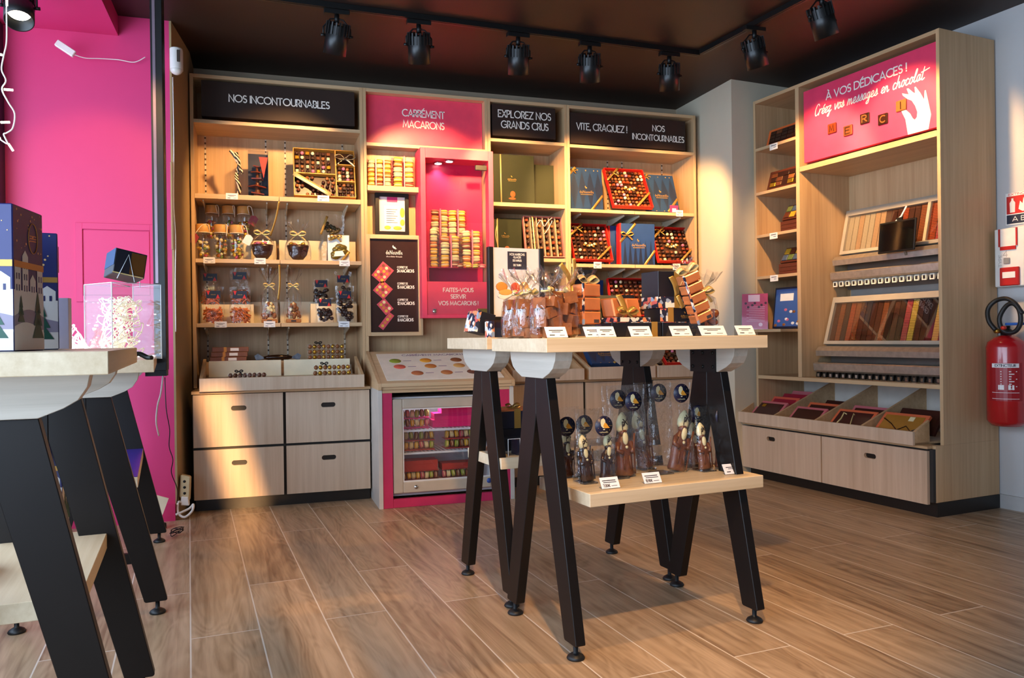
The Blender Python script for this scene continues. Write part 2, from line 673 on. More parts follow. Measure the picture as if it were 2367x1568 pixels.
WSHELF = mat('white_metal_bracket', '#d9cbb0', 0.4)
FILM = film('cellophane', 0.035, 0.5, 0.08, bump=0.35)
FILM2 = film('crinkled_cellophane', 0.03, 0.5, 0.09, bump=0.5, bscale=26)
CLEAR = film('clear_acrylic', 0.025, 0.32, 0.03)
GLASS = film('glass_pane', 0.04, 0.35, 0.01)
EDGE = mat('bright_acrylic_edge', '#dfe6ea', 0.15, vary=0)


# ------------------------------------------------------------------ the room
def floor_mat():
    m = D.materials.new('oak_plank_tiles')
    m.use_nodes = True
    nt = m.node_tree
    N, L = nt.nodes.new, nt.links.new
    b = nt.nodes['Principled BSDF']

    def ma(op, a, bb=None, c=None):
        n = N('ShaderNodeMath')
        n.operation = op
        for i, q in enumerate((a, bb, c)):
            if q is None:
                continue
            if isinstance(q, (int, float)):
                n.inputs[i].default_value = q
            else:
                L(q, n.inputs[i])
        return n.outputs[0]
    tc = N('ShaderNodeTexCoord')
    mp = N('ShaderNodeMapping')
    mp.inputs['Rotation'].default_value = (0, 0, -R(4.56))
    L(tc.outputs['Object'], mp.inputs['Vector'])
    sp = N('ShaderNodeSeparateXYZ')
    L(mp.outputs['Vector'], sp.inputs[0])
    X, Y = sp.outputs[0], sp.outputs[1]
    row = ma('DIVIDE', ma('ADD', X, 0.006), 0.2)
    ri = ma('FLOOR', row)
    rf = ma('FRACT', row)
    odd = ma('MODULO', ma('ADD', ri, 100.0), 2.0)
    al = ma('DIVIDE', ma('SUBTRACT', ma('SUBTRACT', Y, 0.066), ma('MULTIPLY', odd, 0.475)), 1.25)
    ci = ma('FLOOR', al)
    cf = ma('FRACT', al)
    cb = N('ShaderNodeCombineXYZ')
    L(ri, cb.inputs[0])
    L(ci, cb.inputs[1])
    wn_ = N('ShaderNodeTexWhiteNoise')
    wn_.noise_dimensions = '3D'
    L(cb.outputs[0], wn_.inputs['Vector'])
    # grain, shifted for every plank
    gv = N('ShaderNodeCombineXYZ')
    L(ma('MULTIPLY', X, 34.0), gv.inputs[0])
    L(ma('MULTIPLY', Y, 2.0), gv.inputs[1])
    L(ma('MULTIPLY', wn_.outputs['Value'], 37.0), gv.inputs[2])
    n1 = N('ShaderNodeTexNoise')
    n1.inputs['Scale'].default_value = 1.0
    n1.inputs['Detail'].default_value = 9
    n1.inputs['Roughness'].default_value = 0.6
    n1.inputs['Distortion'].default_value = 0.5
    L(gv.outputs[0], n1.inputs['Vector'])
    gv2 = N('ShaderNodeCombineXYZ')
    L(ma('MULTIPLY', X, 5.0), gv2.inputs[0])
    L(ma('MULTIPLY', Y, 0.75), gv2.inputs[1])
    L(ma('MULTIPLY', wn_.outputs['Value'], 91.0), gv2.inputs[2])
    n2 = N('ShaderNodeTexNoise')
    n2.inputs['Scale'].default_value = 1.0
    n2.inputs['Detail'].default_value = 3
    n2.inputs['Distortion'].default_value = 0.8
    L(gv2.outputs[0], n2.inputs['Vector'])
    # cathedral figure: rings of a low-frequency field
    ring = ma('SINE', ma('MULTIPLY', n2.outputs['Fac'], 120.0))
    t = ma('ADD', ma('MULTIPLY', n1.outputs['Fac'], 0.62), ma('MULTIPLY', n2.outputs['Fac'], 0.32))
    t = ma('ADD', t, ma('MULTIPLY', ring, 0.035))
    t = ma('ADD', t, ma('MULTIPLY', ma('SUBTRACT', wn_.outputs['Value'], 0.5), 0.08))
    r = N('ShaderNodeValToRGB')
    e = r.color_ramp.elements
    e[0].position, e[0].color = 0.26, rgb('#6f543c')
    e[1].position, e[1].color = 0.62, rgb('#bda284')
    k = e.new(0.44)
    k.color = rgb('#a1876a')
    L(t, r.inputs['Fac'])
    # grout
    gx = ma('MINIMUM', rf, ma('SUBTRACT', 1.0, rf))
    gy = ma('MINIMUM', cf, ma('SUBTRACT', 1.0, cf))
    g = ma('MAXIMUM', ma('LESS_THAN', gx, 0.011), ma('LESS_THAN', gy, 0.0018))
    mx = N('ShaderNodeMix')
    mx.data_type = 'RGBA'
    L(g, mx.inputs['Factor'])
    L(r.outputs['Color'], mx.inputs[6])
    mx.inputs[7].default_value = rgb('#d3c7b8')
    L(mx.outputs[2], b.inputs['Base Color'])
    b.inputs['Roughness'].default_value = 0.36
    b.inputs['Specular IOR Level'].default_value = 0.45
    bp = N('ShaderNodeBump')
    bp.inputs['Strength'].default_value = 0.12
    bp.inputs['Distance'].default_value = 0.002
    L(ma('SUBTRACT', n1.outputs['Fac'], g), bp.inputs['Height'])
    L(bp.outputs['Normal'], b.inputs['Normal'])
    return m


CEIL = 2.515
WALLB = mat('grey_beige_wall_paint', '#b9a88f', 0.8, vary=.01)
WALLR = mat('light_grey_wall_paint', '#c9c6c4', 0.8, vary=.01)
WALLP = mat('pillar_paint', '#d9cdb4', 0.8, vary=.01)
WTAN = mat('tan_wall_paint', '#a58a62', 0.8, vary=.02)
CEILM = mat('brown_black_ceiling_paint', '#2b1a12', 0.55, vary=.02)

struct(MB().box(-2.2, 5.2, -1.6, 5.2, -0.06, 0.0), 'floor', floor_mat())
struct(MB().box(-2.2, 5.2, -1.6, 5.2, CEIL, CEIL + 0.08), 'ceiling', CEILM)
struct(MB().box(-0.41, 4.2, 4.99, 5.09, 0, CEIL), 'wall_back', WALLB)
struct(MB().box(-1.35, -0.414, 4.286, 5.09, 0, CEIL).prism([(-.4139, 4.286), (-.404, 4.286), (-.3515, 4.72), (-.3515, 4.985), (-.4139, 4.985)], 0, CEIL, 'z', 1), 'wall_left', [PINK, WTAN])
struct(MB().prism([(2.86, 4.992), (2.86, 4.30), (3.62, 4.38), (3.62, 4.992)], 0, CEIL), 'wall_pillar', WALLP)
rw = MB().box(0.5, 0.62, -1.45, 4.2, 0, CEIL)
rw.xf(Matrix.Translation(RU0) @ Matrix.Rotation(TH, 4, 'Z'))
struct(rw, 'wall_right', WALLR)
bb = MB().box(0.486, 0.4995, -0.012, 4.2, 0, 0.07)
bb.xf(lambda x, y, z: (x, -y, z))
bb.xf(Matrix.Translation(RU0) @ Matrix.Rotation(TH, 4, 'Z'))
struct(bb, 'baseboard_right', mat('grey_skirting', '#bdb9b6', 0.6))
struct(MB().box(-1.19, -0.414, 4.27, 4.285, 0, 0.085), 'baseboard_left', PINK)
# shop front: left glazing and the front wall behind the camera, its slanted slit made up to cut the sun to a strip
FR = mat('dark_blue_grey_frame', '#26313f', 0.4, 0.3)
wl = MB().box(-1.26, -1.14, -1.6, 5.0, 0, 0.35).box(-1.26, -1.14, -1.6, 5.0, 2.40, CEIL).box(-1.26, -1.14, 4.2, 4.3, .35, 2.4).box(-1.26, -1.14, 1.9, 2.0, .35, 2.4).box(-1.26, -1.14, -1.6, -1.2, .35, 2.4)
struct(wl, 'wall_shopfront', FR)
wf = MB().box(-1.26, 5.2, -1.6, -1.5, 1.95, CEIL).box(-1.26, 5.2, -1.6, -1.5, 0, 0.55)
wf.prism([(-1.26, .55), (.405, .55), (.055, 1.95), (-1.26, 1.95)], -1.6, -1.5, 'y').prism([(5.2, .55), (.575, .55), (.225, 1.95), (5.2, 1.95)], -1.6, -1.5, 'y')
struct(wf, 'wall_front', WALLR)
wr2 = MB().box(5.1, 5.2, -1.6, 5.2, 0, CEIL)
struct(wr2, 'wall_far', WALLR)
# pink soffit and the flush access panel in the pink wall
struct(MB().box(-1.16, -0.645, 3.4, 4.2855, 2.415, CEIL - 0.001), 'trim_1', PINK)
dp = MB()
for x0, x1, z0, z1 in ((-.845, -.815, 1.10, 1.485), (-.513, -.483, 1.10, 1.485), (-.815, -.513, 1.455, 1.485), (-.815, -.513, 1.10, 1.13)):
    dp.box(x0, x1, 4.277, 4.2857, z0, z1)
dp.box(-.811, -.517, 4.281, 4.2857, 1.134, 1.451)
struct(dp, 'door_1', PINK, bevel=0.001)


# ------------------------------------------------------------------ shelving along the back wall
YF, YB = 4.66, 4.955           # front edges and back panel of the upper shelving
ZT = 2.38


def bay(label, x0, x1, shelves, header_z, split=None, rails=(), back_y=YB, header_label=None):
    """upper shelving unit: side panels, top, header rail, shelves [(z_bottom, z_top)], slotted rails"""
    t = thing('shelving_unit', label, 'shelving unit', ((x0 + x1) / 2, YF, 0.636))
    w = 0.018
    MB().box(x0 + w, x1 - w, back_y, back_y + 0.018, 0.66, ZT - 0.02).build('back_panel', OZ, t, True)
    for a in (x0, x1 - w):
        MB().box(a, a + w, YF, back_y + 0.02, 0.64, ZT).build('side_panel', OZ, t, True, bevel=0.0008)
    MB().box(x0 + w, x1 - w, YF + .001, back_y + 0.02, ZT - 0.02, ZT).build('top_panel', OX, t, True, bevel=0.0008)
    if header_z:
        MB().box(x0 + w, x1 - w, YF, back_y, header_z - 0.02, header_z).build('header_shelf', OX, t, True, bevel=0.0008)
    for z0, z1 in shelves:
        xs = [x0 + w + .001, x1 - w - .001] if not split else [x0 + w + .001, split - .0015, split + .0015, x1 - w - .001]
        for i in range(0, len(xs), 2):
            MB().box(xs[i], xs[i + 1], YF, back_y - .004, z0, z1).build('shelf', OX, t, True, bevel=0.0008)
    for rx in rails:
        MB().box(rx - .0045, rx + .0045, back_y - .0035, back_y - .0005, 0.75, header_z - .021).build('slotted_rail', RAIL, t, True)
        for z0, z1 in shelves:
            br = MB().prism([(back_y - .004, z0 - .001), (back_y - .25, z0 - .001), (back_y - .25, z0 - .011), (back_y - .03, z0 - .045), (back_y - .004, z0 - .075)], rx - .003, rx + .003, 'x')
            br.build('shelf_bracket', WSHELF, t, True)
    return t


def rail_mat():
    m = D.materials.new('slotted_white_rail')
    m.use_nodes = True
    nt = m.node_tree
    b = nt.nodes['Principled BSDF']
    tc = nt.nodes.new('ShaderNodeTexCoord')
    w = nt.nodes.new('ShaderNodeTexWave')
    w.bands_direction = 'Z'
    w.inputs['Scale'].default_value = 10.0
    r = nt.nodes.new('ShaderNodeValToRGB')
    r.color_ramp.interpolation = 'CONSTANT'
    r.color_ramp.elements[0].color = rgb('#d9cdb8')
    r.color_ramp.elements[1].position = 0.72
    r.color_ramp.elements[1].color = rgb('#54402c')
    nt.links.new(tc.outputs['Object'], w.inputs['Vector'])
    nt.links.new(w.outputs['Fac'], r.inputs['Fac'])
    nt.links.new(r.outputs['Color'], b.inputs['Base Color'])
    return m


RAIL = rail_mat()
S1 = [(1.692, 1.719), (1.336, 1.358), (0.977, 0.999)]
bay('oak shelving unit under the NOS INCONTOURNABLES board, with three split shelves', -.35, .595, S1, 2.13, 0.1165, (-.29, .05, .162, .503))
S3 = [(1.716, 1.74), (1.374, 1.396), (1.03, 1.05)]
bay('narrow oak shelving unit under the EXPLOREZ NOS GRANDS CRUS board', 1.358, 1.884, S3, 2.135)
S4 = [(1.698, 1.719), (1.345, 1.367), (0.99, 1.01)]
bay('oak shelving unit at the pillar under the VITE, CRAQUEZ board', 1.885, 2.818, S4, 2.13, 2.355, (1.99, 2.30, 2.41, 2.72))
# macaron bay: shallow panelled back
mb_ = thing('shelving_unit', 'oak shelving unit with a pink header reading CARREMENT MACARONS', 'shelving unit', (0.976, YF, 0.636))
MB().box(.614, 1.338, 4.76, 4.778, 0.66, 2.36).build('back_panel', OZ, mb_, True)
for a in (.596, 1.339):
    MB().box(a, a + .018, YF, 4.97, 0.64, ZT).build('side_panel', OZ, mb_, True, bevel=.0008)
MB().box(.614, 1.339, YF + .001, 4.97, ZT - .02, ZT).build('top_panel', OX, mb_, True, bevel=.0008)
MB().box(.614, 1.339, YF - .002, 4.757, 2.041, 2.06).build('header_shelf', OX, mb_, True, bevel=.0008)
MB().box(.615, .938, YF - .012, 4.757, 1.775, 1.806).build('shelf', OX, mb_, True, bevel=.0008)
hp = MB().box(.616, 1.337, 4.715, 4.735, 2.061, 2.359).build('header_sign', CORAL, mb_, True, label='pink header panel')
fn = face_y(4.7142)
l1 = strokes('CARRÉMENT', .040, .0062, fn, left=.839, width=.259, base=2.247)
l2 = strokes('MACARONS', .040, .0062, fn, left=.843, width=.252, base=2.180)
l1.add(l2.v, l2.f)
l1.build('lettering', LET, hp, True)

# ------------------------------------------------------------------ dark sign boards in the headers


def sign_board(label, x0, x1, z0, z1, texts, seam=None):
    y = YF + .005
    t = thing('sign_board', label, 'sign', ((x0 + x1) / 2, y + .03, z0))
    MB().box(x0, x1, y, y + .06, z0, z1).build('board', SIGN, t, True, bevel=.001)
    m = MB()
    for tx, h, lf, w, b in texts:
        q = strokes(tx, h, .0062, face_y(y - .0008), left=lf, width=w, base=b)
        m.add(q.v, q.f)
    m.build('lettering', LET, t, True)
    if seam:
        MB().box(seam - .0008, seam + .0008, y - .0006, y + .001, z0 + .002, z1 - .002).build('seam', GAPD, t, True)
    # the battens that carry the board at the back of the header
    MB().box(x0 + .05, x1 - .05, y + .06, YB - .001, z0 + .06, z0 + .12).build('batten', OX, t, True)


sign_board('dark board reading NOS INCONTOURNABLES in white over the widest shelves', -.29, .548, 2.150, 2.348,
           [('NOS INCONTOURNABLES', .038, -.145, .548, 2.241)])
sign_board('small dark board reading EXPLOREZ NOS GRANDS CRUS in white', 1.390, 1.809, 2.154, 2.350,
           [('EXPLOREZ NOS', .042, 1.429, .347, 2.272), ('GRANDS CRUS', .042, 1.448, .310, 2.206)])
sign_board('wide dark board reading VITE, CRAQUEZ and NOS INCONTOURNABLES beside the pillar', 1.911, 2.743, 2.139, 2.336,
           [('VITE, CRAQUEZ !', .041, 1.953, .355, 2.230), ('NOS', .036, 2.497, .088, 2.256), ('INCONTOURNABLES', .036, 2.350, .380, 2.193)], seam=2.338)

# ------------------------------------------------------------------ drawer cabinets below


def slot_face(x0, x1, z0, z1, cx, cz, y0, y1, w=.078, h=.026):
    """drawer front with a real oval grip hole"""
    hole, out = [], []
    for sg, px in ((1, cx + w / 2 - h / 2), (-1, cx - w / 2 + h / 2)):
        ex = x1 if sg > 0 else x0
        for i in range(13):
            a = -90 + 15 * i
            hole.append((px + sg * h / 2 * math.cos(R(a)), cz + sg * h / 2 * math.sin(R(a))))
            lo, hi = (z0, z1) if sg > 0 else (z1, z0)
            if a <= -45:
                out.append((px + (ex - px) * (a + 90) / 45, lo))
            elif a <= 45:
                out.append((ex, lo + (hi - lo) * (a + 45) / 90))
            else:
                out.append((ex + (px - ex) * (a - 45) / 45, hi))
    n = len(hole)
    m = MB()
    for y in (y0, y1):
        m.add([(x, y, z) for x, z in hole] + [(x, y, z) for x, z in out], [(i, (i + 1) % n, n + (i + 1) % n, n + i) for i in range(n)])
    k = 2 * n
    for i in range(n):
        j = (i + 1) % n
        m.f += [(i, j, k + j, k + i), (n + i, n + j, k + n + j, k + n + i)]
        m.m += [0, 0]
        m.s += [False, False]
    return m


def drawer(t, x0, x1, z0, z1, y, cx=None, cz=None, w=.078):
    cx = (x0 + x1) / 2 if cx is None else cx
    cz = z1 - .075 if cz is None else cz
    d = slot_face(x0, x1, z0, z1, cx, cz, y, y + .018, w).build('drawer', PZ, t, True)
    g = MB().box(cx - w / 2 - .006, cx + w / 2 + .006, y + .016, y + .03, cz - .02, cz + .02)
    g.build('grip_slot', BLACK, d, True, label='dark oval grip slot')
    return d


def cabinet(label, x0, x1, yf, yb, cols, rows, slots=True):
    t = thing('drawer_cabinet', label, 'cabinet', ((x0 + x1) / 2, (yf + yb) / 2, 0))
    MB().box(x0, x1, yf + .03, yb, .07, .62).build('carcass', GAPD, t, True)
    MB().box(x0 + .012, x1 - .003, yf + .045, yb, 0, .069).build('plinth', BLACK, t, True)
    MB().box(x0 - .002, x1 + .002, yf, yb, .6205, .637).build('top', OX, t, True, bevel=.001)
    for a, b in cols:
        for c, d in rows:
            drawer(t, a, b, c, d, yf)
    return t


cab = cabinet('pale oak four-drawer cabinet beside the little fridge', -.342, .585, 4.42, 4.96, ((-.336, .116), (.131, .580)), ((.066, .327), (.341, .617)))
cabinet('pale oak cabinet under the narrow green-box shelves', 1.405, 1.888, 4.44, 4.96, ((1.411, 1.882),), ((.066, .617),))
cabinet('pale oak two-door cabinet under the shelves by the pillar', 1.893, 2.818, 4.44, 4.96, ((1.899, 2.351), (2.360, 2.812)), ((.066, .617),))

# ------------------------------------------------------------------ slanted trays standing on the cabinets


def tray(label, x0, x1, yf, yb, z0, zf, zb):
    t = thing('display_tray', label, 'tray', ((x0 + x1) / 2, (yf + yb) / 2, z0))
    MB().box(x0 + .015, x1 - .015, yf + .015, yb, z0, z0 + .0605).build('tray_bottom', OX, t, True)
    MB().box(x0, x1, yf, yf + .015, z0, zf).build('front_panel', PZ, t, True, bevel=.0008)
    for a in (x0, x1 - .015):
        MB().prism([(yf + .0151, z0), (yb, z0), (yb, zb), (yf + .0151, zf)], a, a + .015, 'x').build('side_panel', OY, t, True)
    return t


tray('oak tray of wrapped bars with two cream liners, on the four-drawer cabinet', -.300, .546, 4.36, 4.70, .6375, .706, .80)
tray('oak tray under the narrow green-box shelves', 1.41, 1.865, 4.38, 4.65, .6375, .706, .80)
tray('oak tray holding boxes with gold bands under the shelves by the pillar', 1.90, 2.345, 4.38, 4.65, .6375, .712, .80)
tray('oak tray holding a red box and gold bows nearest the pillar', 2.36, 2.80, 4.38, 4.65, .6375, .712, .80)


# ------------------------------------------------------------------ pink niche with macarons
nz0, nz1, nx0, nx1, ny = 1.02, 2.032, .918, 1.366, 4.58
nc = thing('niche_cabinet', 'pink glazed niche cabinet reading FAITES-VOUS SERVIR VOS MACARONS', 'cabinet', ((nx0 + nx1) / 2, ny, nz0))
fr = MB()
fr.box(nx0, nx0 + .03, ny, 4.755, nz0, nz1).box(nx1 - .03, nx1, ny, 4.655, nz0, nz1)
fr.box(nx0 + .03, nx1 - .03, ny, 4.755, nz1 - .06, nz1).box(nx0 + .03, nx1 - .03, ny, 4.755, nz0, nz0 + .02)
fr.build('frame', CORAL, nc, True, bevel=.001)
MB().box(nx0 + .03, nx1 - .03, 4.735, 4.755, nz0 + .02, nz1 - .06).build('back_panel', mat('crimson_panel', '#d31f52', .35), nc, True)
pn = MB().box(.950, 1.336, 4.588, 4.598, nz0 + .021, 1.238).build('front_panel', CORAL, nc, True)
lm = MB()
for tx, lf, w, b in (('FAITES-VOUS', 1.048, .185, 1.177), ('SERVIR', 1.094, .091, 1.138), ('VOS MACARONS !', 1.019, .243, 1.098)):
    q = strokes(tx, .0225, .0038, face_y(4.5874), left=lf, width=w, base=b)
    lm.add(q.v, q.f)
lm.build('lettering', LET, pn, True)
MB().box(.950, 1.336, 4.600, 4.733, 1.318, 1.324).build('glass_shelf', CLEAR, nc, True)
MB().box(.951, 1.335, 4.582, 4.586, nz0 + .022, nz1 - .062).build('glass_door', GLASS, nc, True)
for i, (lx, ly) in enumerate(((1.105, 4.63), (1.052, 4.70))):
    d = MB().lathe([(.030, 0), (.030, .004), (.022, .006)], 20, (lx, ly, nz1 - .066)).build('downlight', CHROME, nc, True)
    MB().lathe([(.021, 0), (.021, .002)], 20, (lx, ly, nz1 - .068)).build('lens', mat('niche_led', '#fff4ec', emit=9, vary=0), d, True)
    lamp('niche_led_light', 'SPOT', Vector((lx, ly, nz1 - .075)) - nc.location, 2.2, (1, .92, .85), parent=nc, spot_size=R(120), spot_blend=.6, shadow_soft_size=.02)
MB().box(1.253, 1.325, 4.575, 4.588, 1.912, 1.943).build('top_hinge', BLACK, nc, True, bevel=.002)
MB().box(1.255, 1.327, 4.575, 4.5815, 1.050, 1.076).build('lower_hinge', mat('brass_plate', '#b59a55', .3, .8), nc, True, bevel=.002)
lk = MB().lathe([(.010, 0), (.010, .016)], 14, (.990, 4.570, 1.060), axis='y')
lk.xf(lambda x, y, z: (x, y, z))
lk.box(.981, .999, 4.5745, 4.5815, 1.058, 1.074).build('lock', CHROME, nc, True)

# framed menu board and framed price list
fb = thing('menu_board', 'oak framed dark menu board listing four macaron box sizes', 'sign', (.769, 4.66, .916))
for a in ((.601, .626, .918, 1.518), (.912, .937, .918, 1.518), (.626, .912, 1.493, 1.518), (.626, .912, .918, .940)):
    MB().box(a[0], a[1], 4.655, 4.758, a[2], a[3]).build('frame_rail', OZ if a[1] - a[0] < .1 else OX, fb, True, bevel=.001)
bd = MB().box(.627, .911, 4.668, 4.68, .941, 1.492).build('panel', mat('glossy_brown_panel', '#38241f', .18), fb, True)
fy = face_y(4.6672)
lm = typed('deNeuville', .036, fy, center=.770, base=1.402, width=.100)
q = typed('chocolatier français', .012, fy, center=.770, base=1.386, width=.095)
lm.add(q.v, q.f)
for k, zz in (('24', 1.297), ('15', 1.200), ('12', 1.103), ('8', 1.004)):
    q = strokes(k + ' MACARONS', .017, .0028, fy, left=.787, width=.101 - (.008 if k == '8' else 0), base=zz)
    lm.add(q.v, q.f)
    q = strokes('COFFRET DE', .011, .0016, fy, left=.787, width=.062, base=zz + .024)
    lm.add(q.v, q.f)
lm.ball((.772, 4.6675, 1.443), (.007, .0006, .0055), 10, 6).ball((.764, 4.6675, 1.450), (.004, .0006, .007), 8, 6).ball((.779, 4.6675, 1.437), (.006, .0006, .003), 8, 6)
lm.build('lettering', LET, fb, True)
# printed pictures of four boxes of macarons: tilted, in four sizes
MC = [mat('macaron_yellow', '#e7b13c', .6), mat('macaron_cream', '#ecd9a0', .6), mat('macaron_orange', '#d98238', .6), mat('macaron_brown', '#8d4a2a', .6), mat('macaron_pink', '#cf5f68', .6), mat('macaron_green', '#a8ab3a', .6)]
MCF = mat('macaron_filling', '#f0dcae', .7)
for cx, cz, nx_, nz_, ang in ((.700, 1.292, 3, 4, 40), (.700, 1.192, 3, 3, 42), (.712, 1.092, 3, 2, 50), (.718, 1.006, 4, 1, -52)):
    m = MB()
    w, h = nx_ * .024, nz_ * .024
    m.box(-w / 2 - .006, w / 2 + .006, 0, .0012, -h / 2 - .006, h / 2 + .006, 0)
    for i in range(nx_):
        for j in range(nz_):
            m.lathe([(.0095, -.0008), (.0095, 0)], 10, ((i - (nx_ - 1) / 2) * .024, 0, (j - (nz_ - 1) / 2) * .024), 1 + (i * 2 + j) % 4, False, axis='y')
    m.xf(Matrix.Translation((cx, 4.6655, cz)) @ Matrix.Rotation(R(ang), 4, 'Y'))
    m.build('printed_box', [mat('printed_pink', '#d8505e', .4)] + MC[:4], fb, True)

pf = thing('picture_frame', 'black picture frame with a pink price list under the small macaron shelf', 'picture frame', (.776, 4.72, 1.519))
pf_m = []
for a in ((.666, .690, 1.521, 1.772), (.845, .868, 1.521, 1.772), (.690, .845, 1.521, 1.545), (.690, .845, 1.752, 1.772)):
    MB().box(a[0], a[1], 4.70, 4.725, a[2], a[3]).build('frame_rail', BLACK, pf, True, bevel=.001)
MB().box(.690, .845, 4.712, 4.72, 1.545, 1.752).build('sheet', mat('pale_pink_sheet', '#f3d6cf', .6), pf, True)
m = MB().box(.722, .812, 4.7105, 4.7115, 1.58, 1.70, 0)
for i in range(7):
    m.box(.733, .800 - .01 * (i % 3), 4.7098, 4.7104, 1.675 - i * .013, 1.678 - i * .013, 1)
m.box(.738, .800, 4.7105, 4.7115, 1.722, 1.7515, 2).ball((.830, 4.7115, 1.66), (.014, .001, .03), 10, 6, 3).ball((.83, 4.7115, 1.60), (.014, .001, .02), 10, 6, 3).ball((.74, 4.7115, 1.568), (.02, .001, .012), 10, 6, 3).ball((.80, 4.7115, 1.566), (.026, .001, .012), 10, 6, 3)
m.build('print', [WHITE, INK, PINK, MC[0]], pf, True)

# ------------------------------------------------------------------ fridge in its pink and oak housing
YH = 4.155
fh = thing('fridge_housing', 'pink and oak housing with a sloped top around the small fridge', 'cabinet', (.966, YH + .25, 0))
SW = mat('pale_grey_laminate', '#c9c2b8', .45)
for a in ((.590, .612), (1.318, 1.341)):
    MB().box(a[0], a[1], YH, 4.66, 0, .63).build('side_panel', [SW], fh, True, bevel=.001)
for a in ((.613, .664), (1.264, 1.317)):
    MB().box(a[0], a[1], YH + .004, YH + .03, .001, .612).build('pink_stile', PINKD, fh, True)
MB().box(.665, 1.263, YH + .006, YH + .03, .001, .046).build('kick_board', PINKD, fh, True)
MB().box(.613, 1.317, YH, 4.66, .6125, .63).build('top_rail', OX, fh, True, bevel=.001)
for a in ((.588, .606), (1.325, 1.343)):
    MB().prism([(YH - .02, .631), (4.655, .631), (4.655, .83), (4.62, .83), (YH - .02, .665)], a[0], a[1], 'x').build('cheek', OY, fh, True)
MB().prism([(YH - .02, .645), (YH - .02, .665), (4.62, .826), (4.62, .806)], .6065, 1.3245, 'x').build('sloped_board', OX, fh, True, bevel=.001)
MB().box(.6065, 1.3245, YH - .012, YH + .01, .631, .6445).build('front_rail', OX, fh, True)
# flavour chart lying on the sloped board
sl = math.atan2(.826 - .665, 4.62 - YH + .02)
chM = Matrix.Translation((.966, YH - .02, .6655)) @ Matrix.Rotation(sl, 4, 'X')
fc = thing('flavour_chart', 'white flavour chart with coloured dots on the sloped board above the fridge', 'sign', M=chM)
MB().box(-.325, .325, .035, .455, .0005, .004).build('sheet', mat('ivory_sheet', '#efe2cf', .55), fc)
cols = ['#8f9a2e', '#e79a28', '#8a4a20', '#b06a4a', '#dd5f4b', '#c97a33', '#d59a52', '#c67a3c', '#b9683a', '#b8713c', '#5c2f20', '#a0522d']
k = 0
for r_, (yy, xs) in enumerate(((.33, (-.235, -.06, .12, .28)), (.235, (-.225, -.05, .115, .265)), (.13, (-.145, .02, .17, .28)))):
    for x in xs:
        MB().lathe([(.034, .0041), (.032, .0062), (.0, .0066)], 20, (x, yy, 0)).build('flavour_dot', mat('flavour_' + cols[k][1:], cols[k], .6), fc)
        k += 1
m = MB()
for r_, (yy, xs) in enumerate(((.33, (-.235, -.06, .12)), (.235, (-.225, -.05, .115)), (.13, (-.145, .02, .17)))):
    for x in xs:
        m.box(x + .046, x + .092, yy - .004, yy + .003, .0041, .0045)
q = strokes('CARRÉMENT MACARON !', .026, .004, lambda a, b: (a, b, .0044), center=0.0, width=.36, base=.41)
m.add(q.v, q.f)
m.build('print', mat('mauve_print', '#8a6a86', .7, vary=0), fc)

fg = thing('fridge', 'small glass-door fridge full of pink macaron boxes', 'fridge', (.94, YH + .05, .05))
bx = MB()
fx0, fx1, fz0, fz1, fy0, fy1 = .670, 1.255, .056, .585, YH + .045, 4.60
bx.box(fx0, fx0 + .03, fy0, fy1, fz0, fz1).box(fx1 - .03, fx1, fy0, fy1, fz0, fz1).box(fx0 + .03, fx1 - .03, fy0, fy1, fz0, fz0 + .06).box(fx0 + .03, fx1 - .03, fy0, fy1, fz1 - .04, fz1).box(fx0 + .03, fx1 - .03, fy1 - .03, fy1, fz0 + .06, fz1 - .04)
bx.build('body', mat('fridge_liner', '#c9c9cc', .4), fg, True)
dr = MB()
dx0, dx1, dz0, dz1, dy = .668, 1.257, .075, .578, YH + .006
for a in ((dx0, dx0 + .052, dz0, dz1), (dx1 - .052, dx1, dz0, dz1), (dx0 + .052, dx1 - .052, dz1 - .052, dz1), (dx0 + .052, dx1 - .052, dz0, dz0 + .058)):
    dr.box(a[0], a[1], dy, dy + .035, a[2], a[3])
dd = dr.build('door', FRIDGE, fg, True, bevel=.004)
MB().box(dx0 + .053, dx1 - .053, dy + .014, dy + .018, dz0 + .059, dz1 - .053).build('glass', GLASS, dd, True)
gk = MB()
for a in ((dx0 + .052, dx0 + .058), (dx1 - .058, dx1 - .052)):
    gk.box(a[0], a[1], dy + .003, dy + .012, dz0 + .058, dz1 - .052)
for a in ((dz0 + .058, dz0 + .066), (dz1 - .058, dz1 - .052)):
    gk.box(dx0 + .058, dx1 - .058, dy + .003, dy + .012, a[0], a[1])
gk.build('gasket', mat('pale_gasket', '#d8d4ce', .4), dd, True)
MB().lathe([(.0, -.006), (.010, -.006), (.011, 0)], 16, (.788, dy, .105), axis='y').build('lock', CHROME, dd, True)
MB().lathe([(.0, -.001), (.014, -.001), (.014, 0)], 20, (1.195, dy, .112), axis='y').build('badge', mat('blue_badge', '#2b4f9a', .4), dd, True)
for zz in (.283, .405):
    ws = MB()
    for i in range(24):
        x = .705 + i * .0222
        ws.box(x - .0035, x + .0035, dy + .05, 4.54, zz - .003, zz)
    ws.box(.702, 1.222, dy + .043, dy + .052, zz - .010, zz + .001)
    ws.build('wire_shelf', mat('white_wire', '#e6edf2', .3, .2), fg, True)
lamp('fridge_led', 'AREA', Vector((.965, 4.30, .53)) - fg.location, 1.6, (.86, .9, 1.0), Vector((.965, 4.36, .1)) - fg.location, fg, shape='RECTANGLE', size=.4, size_y=.05)


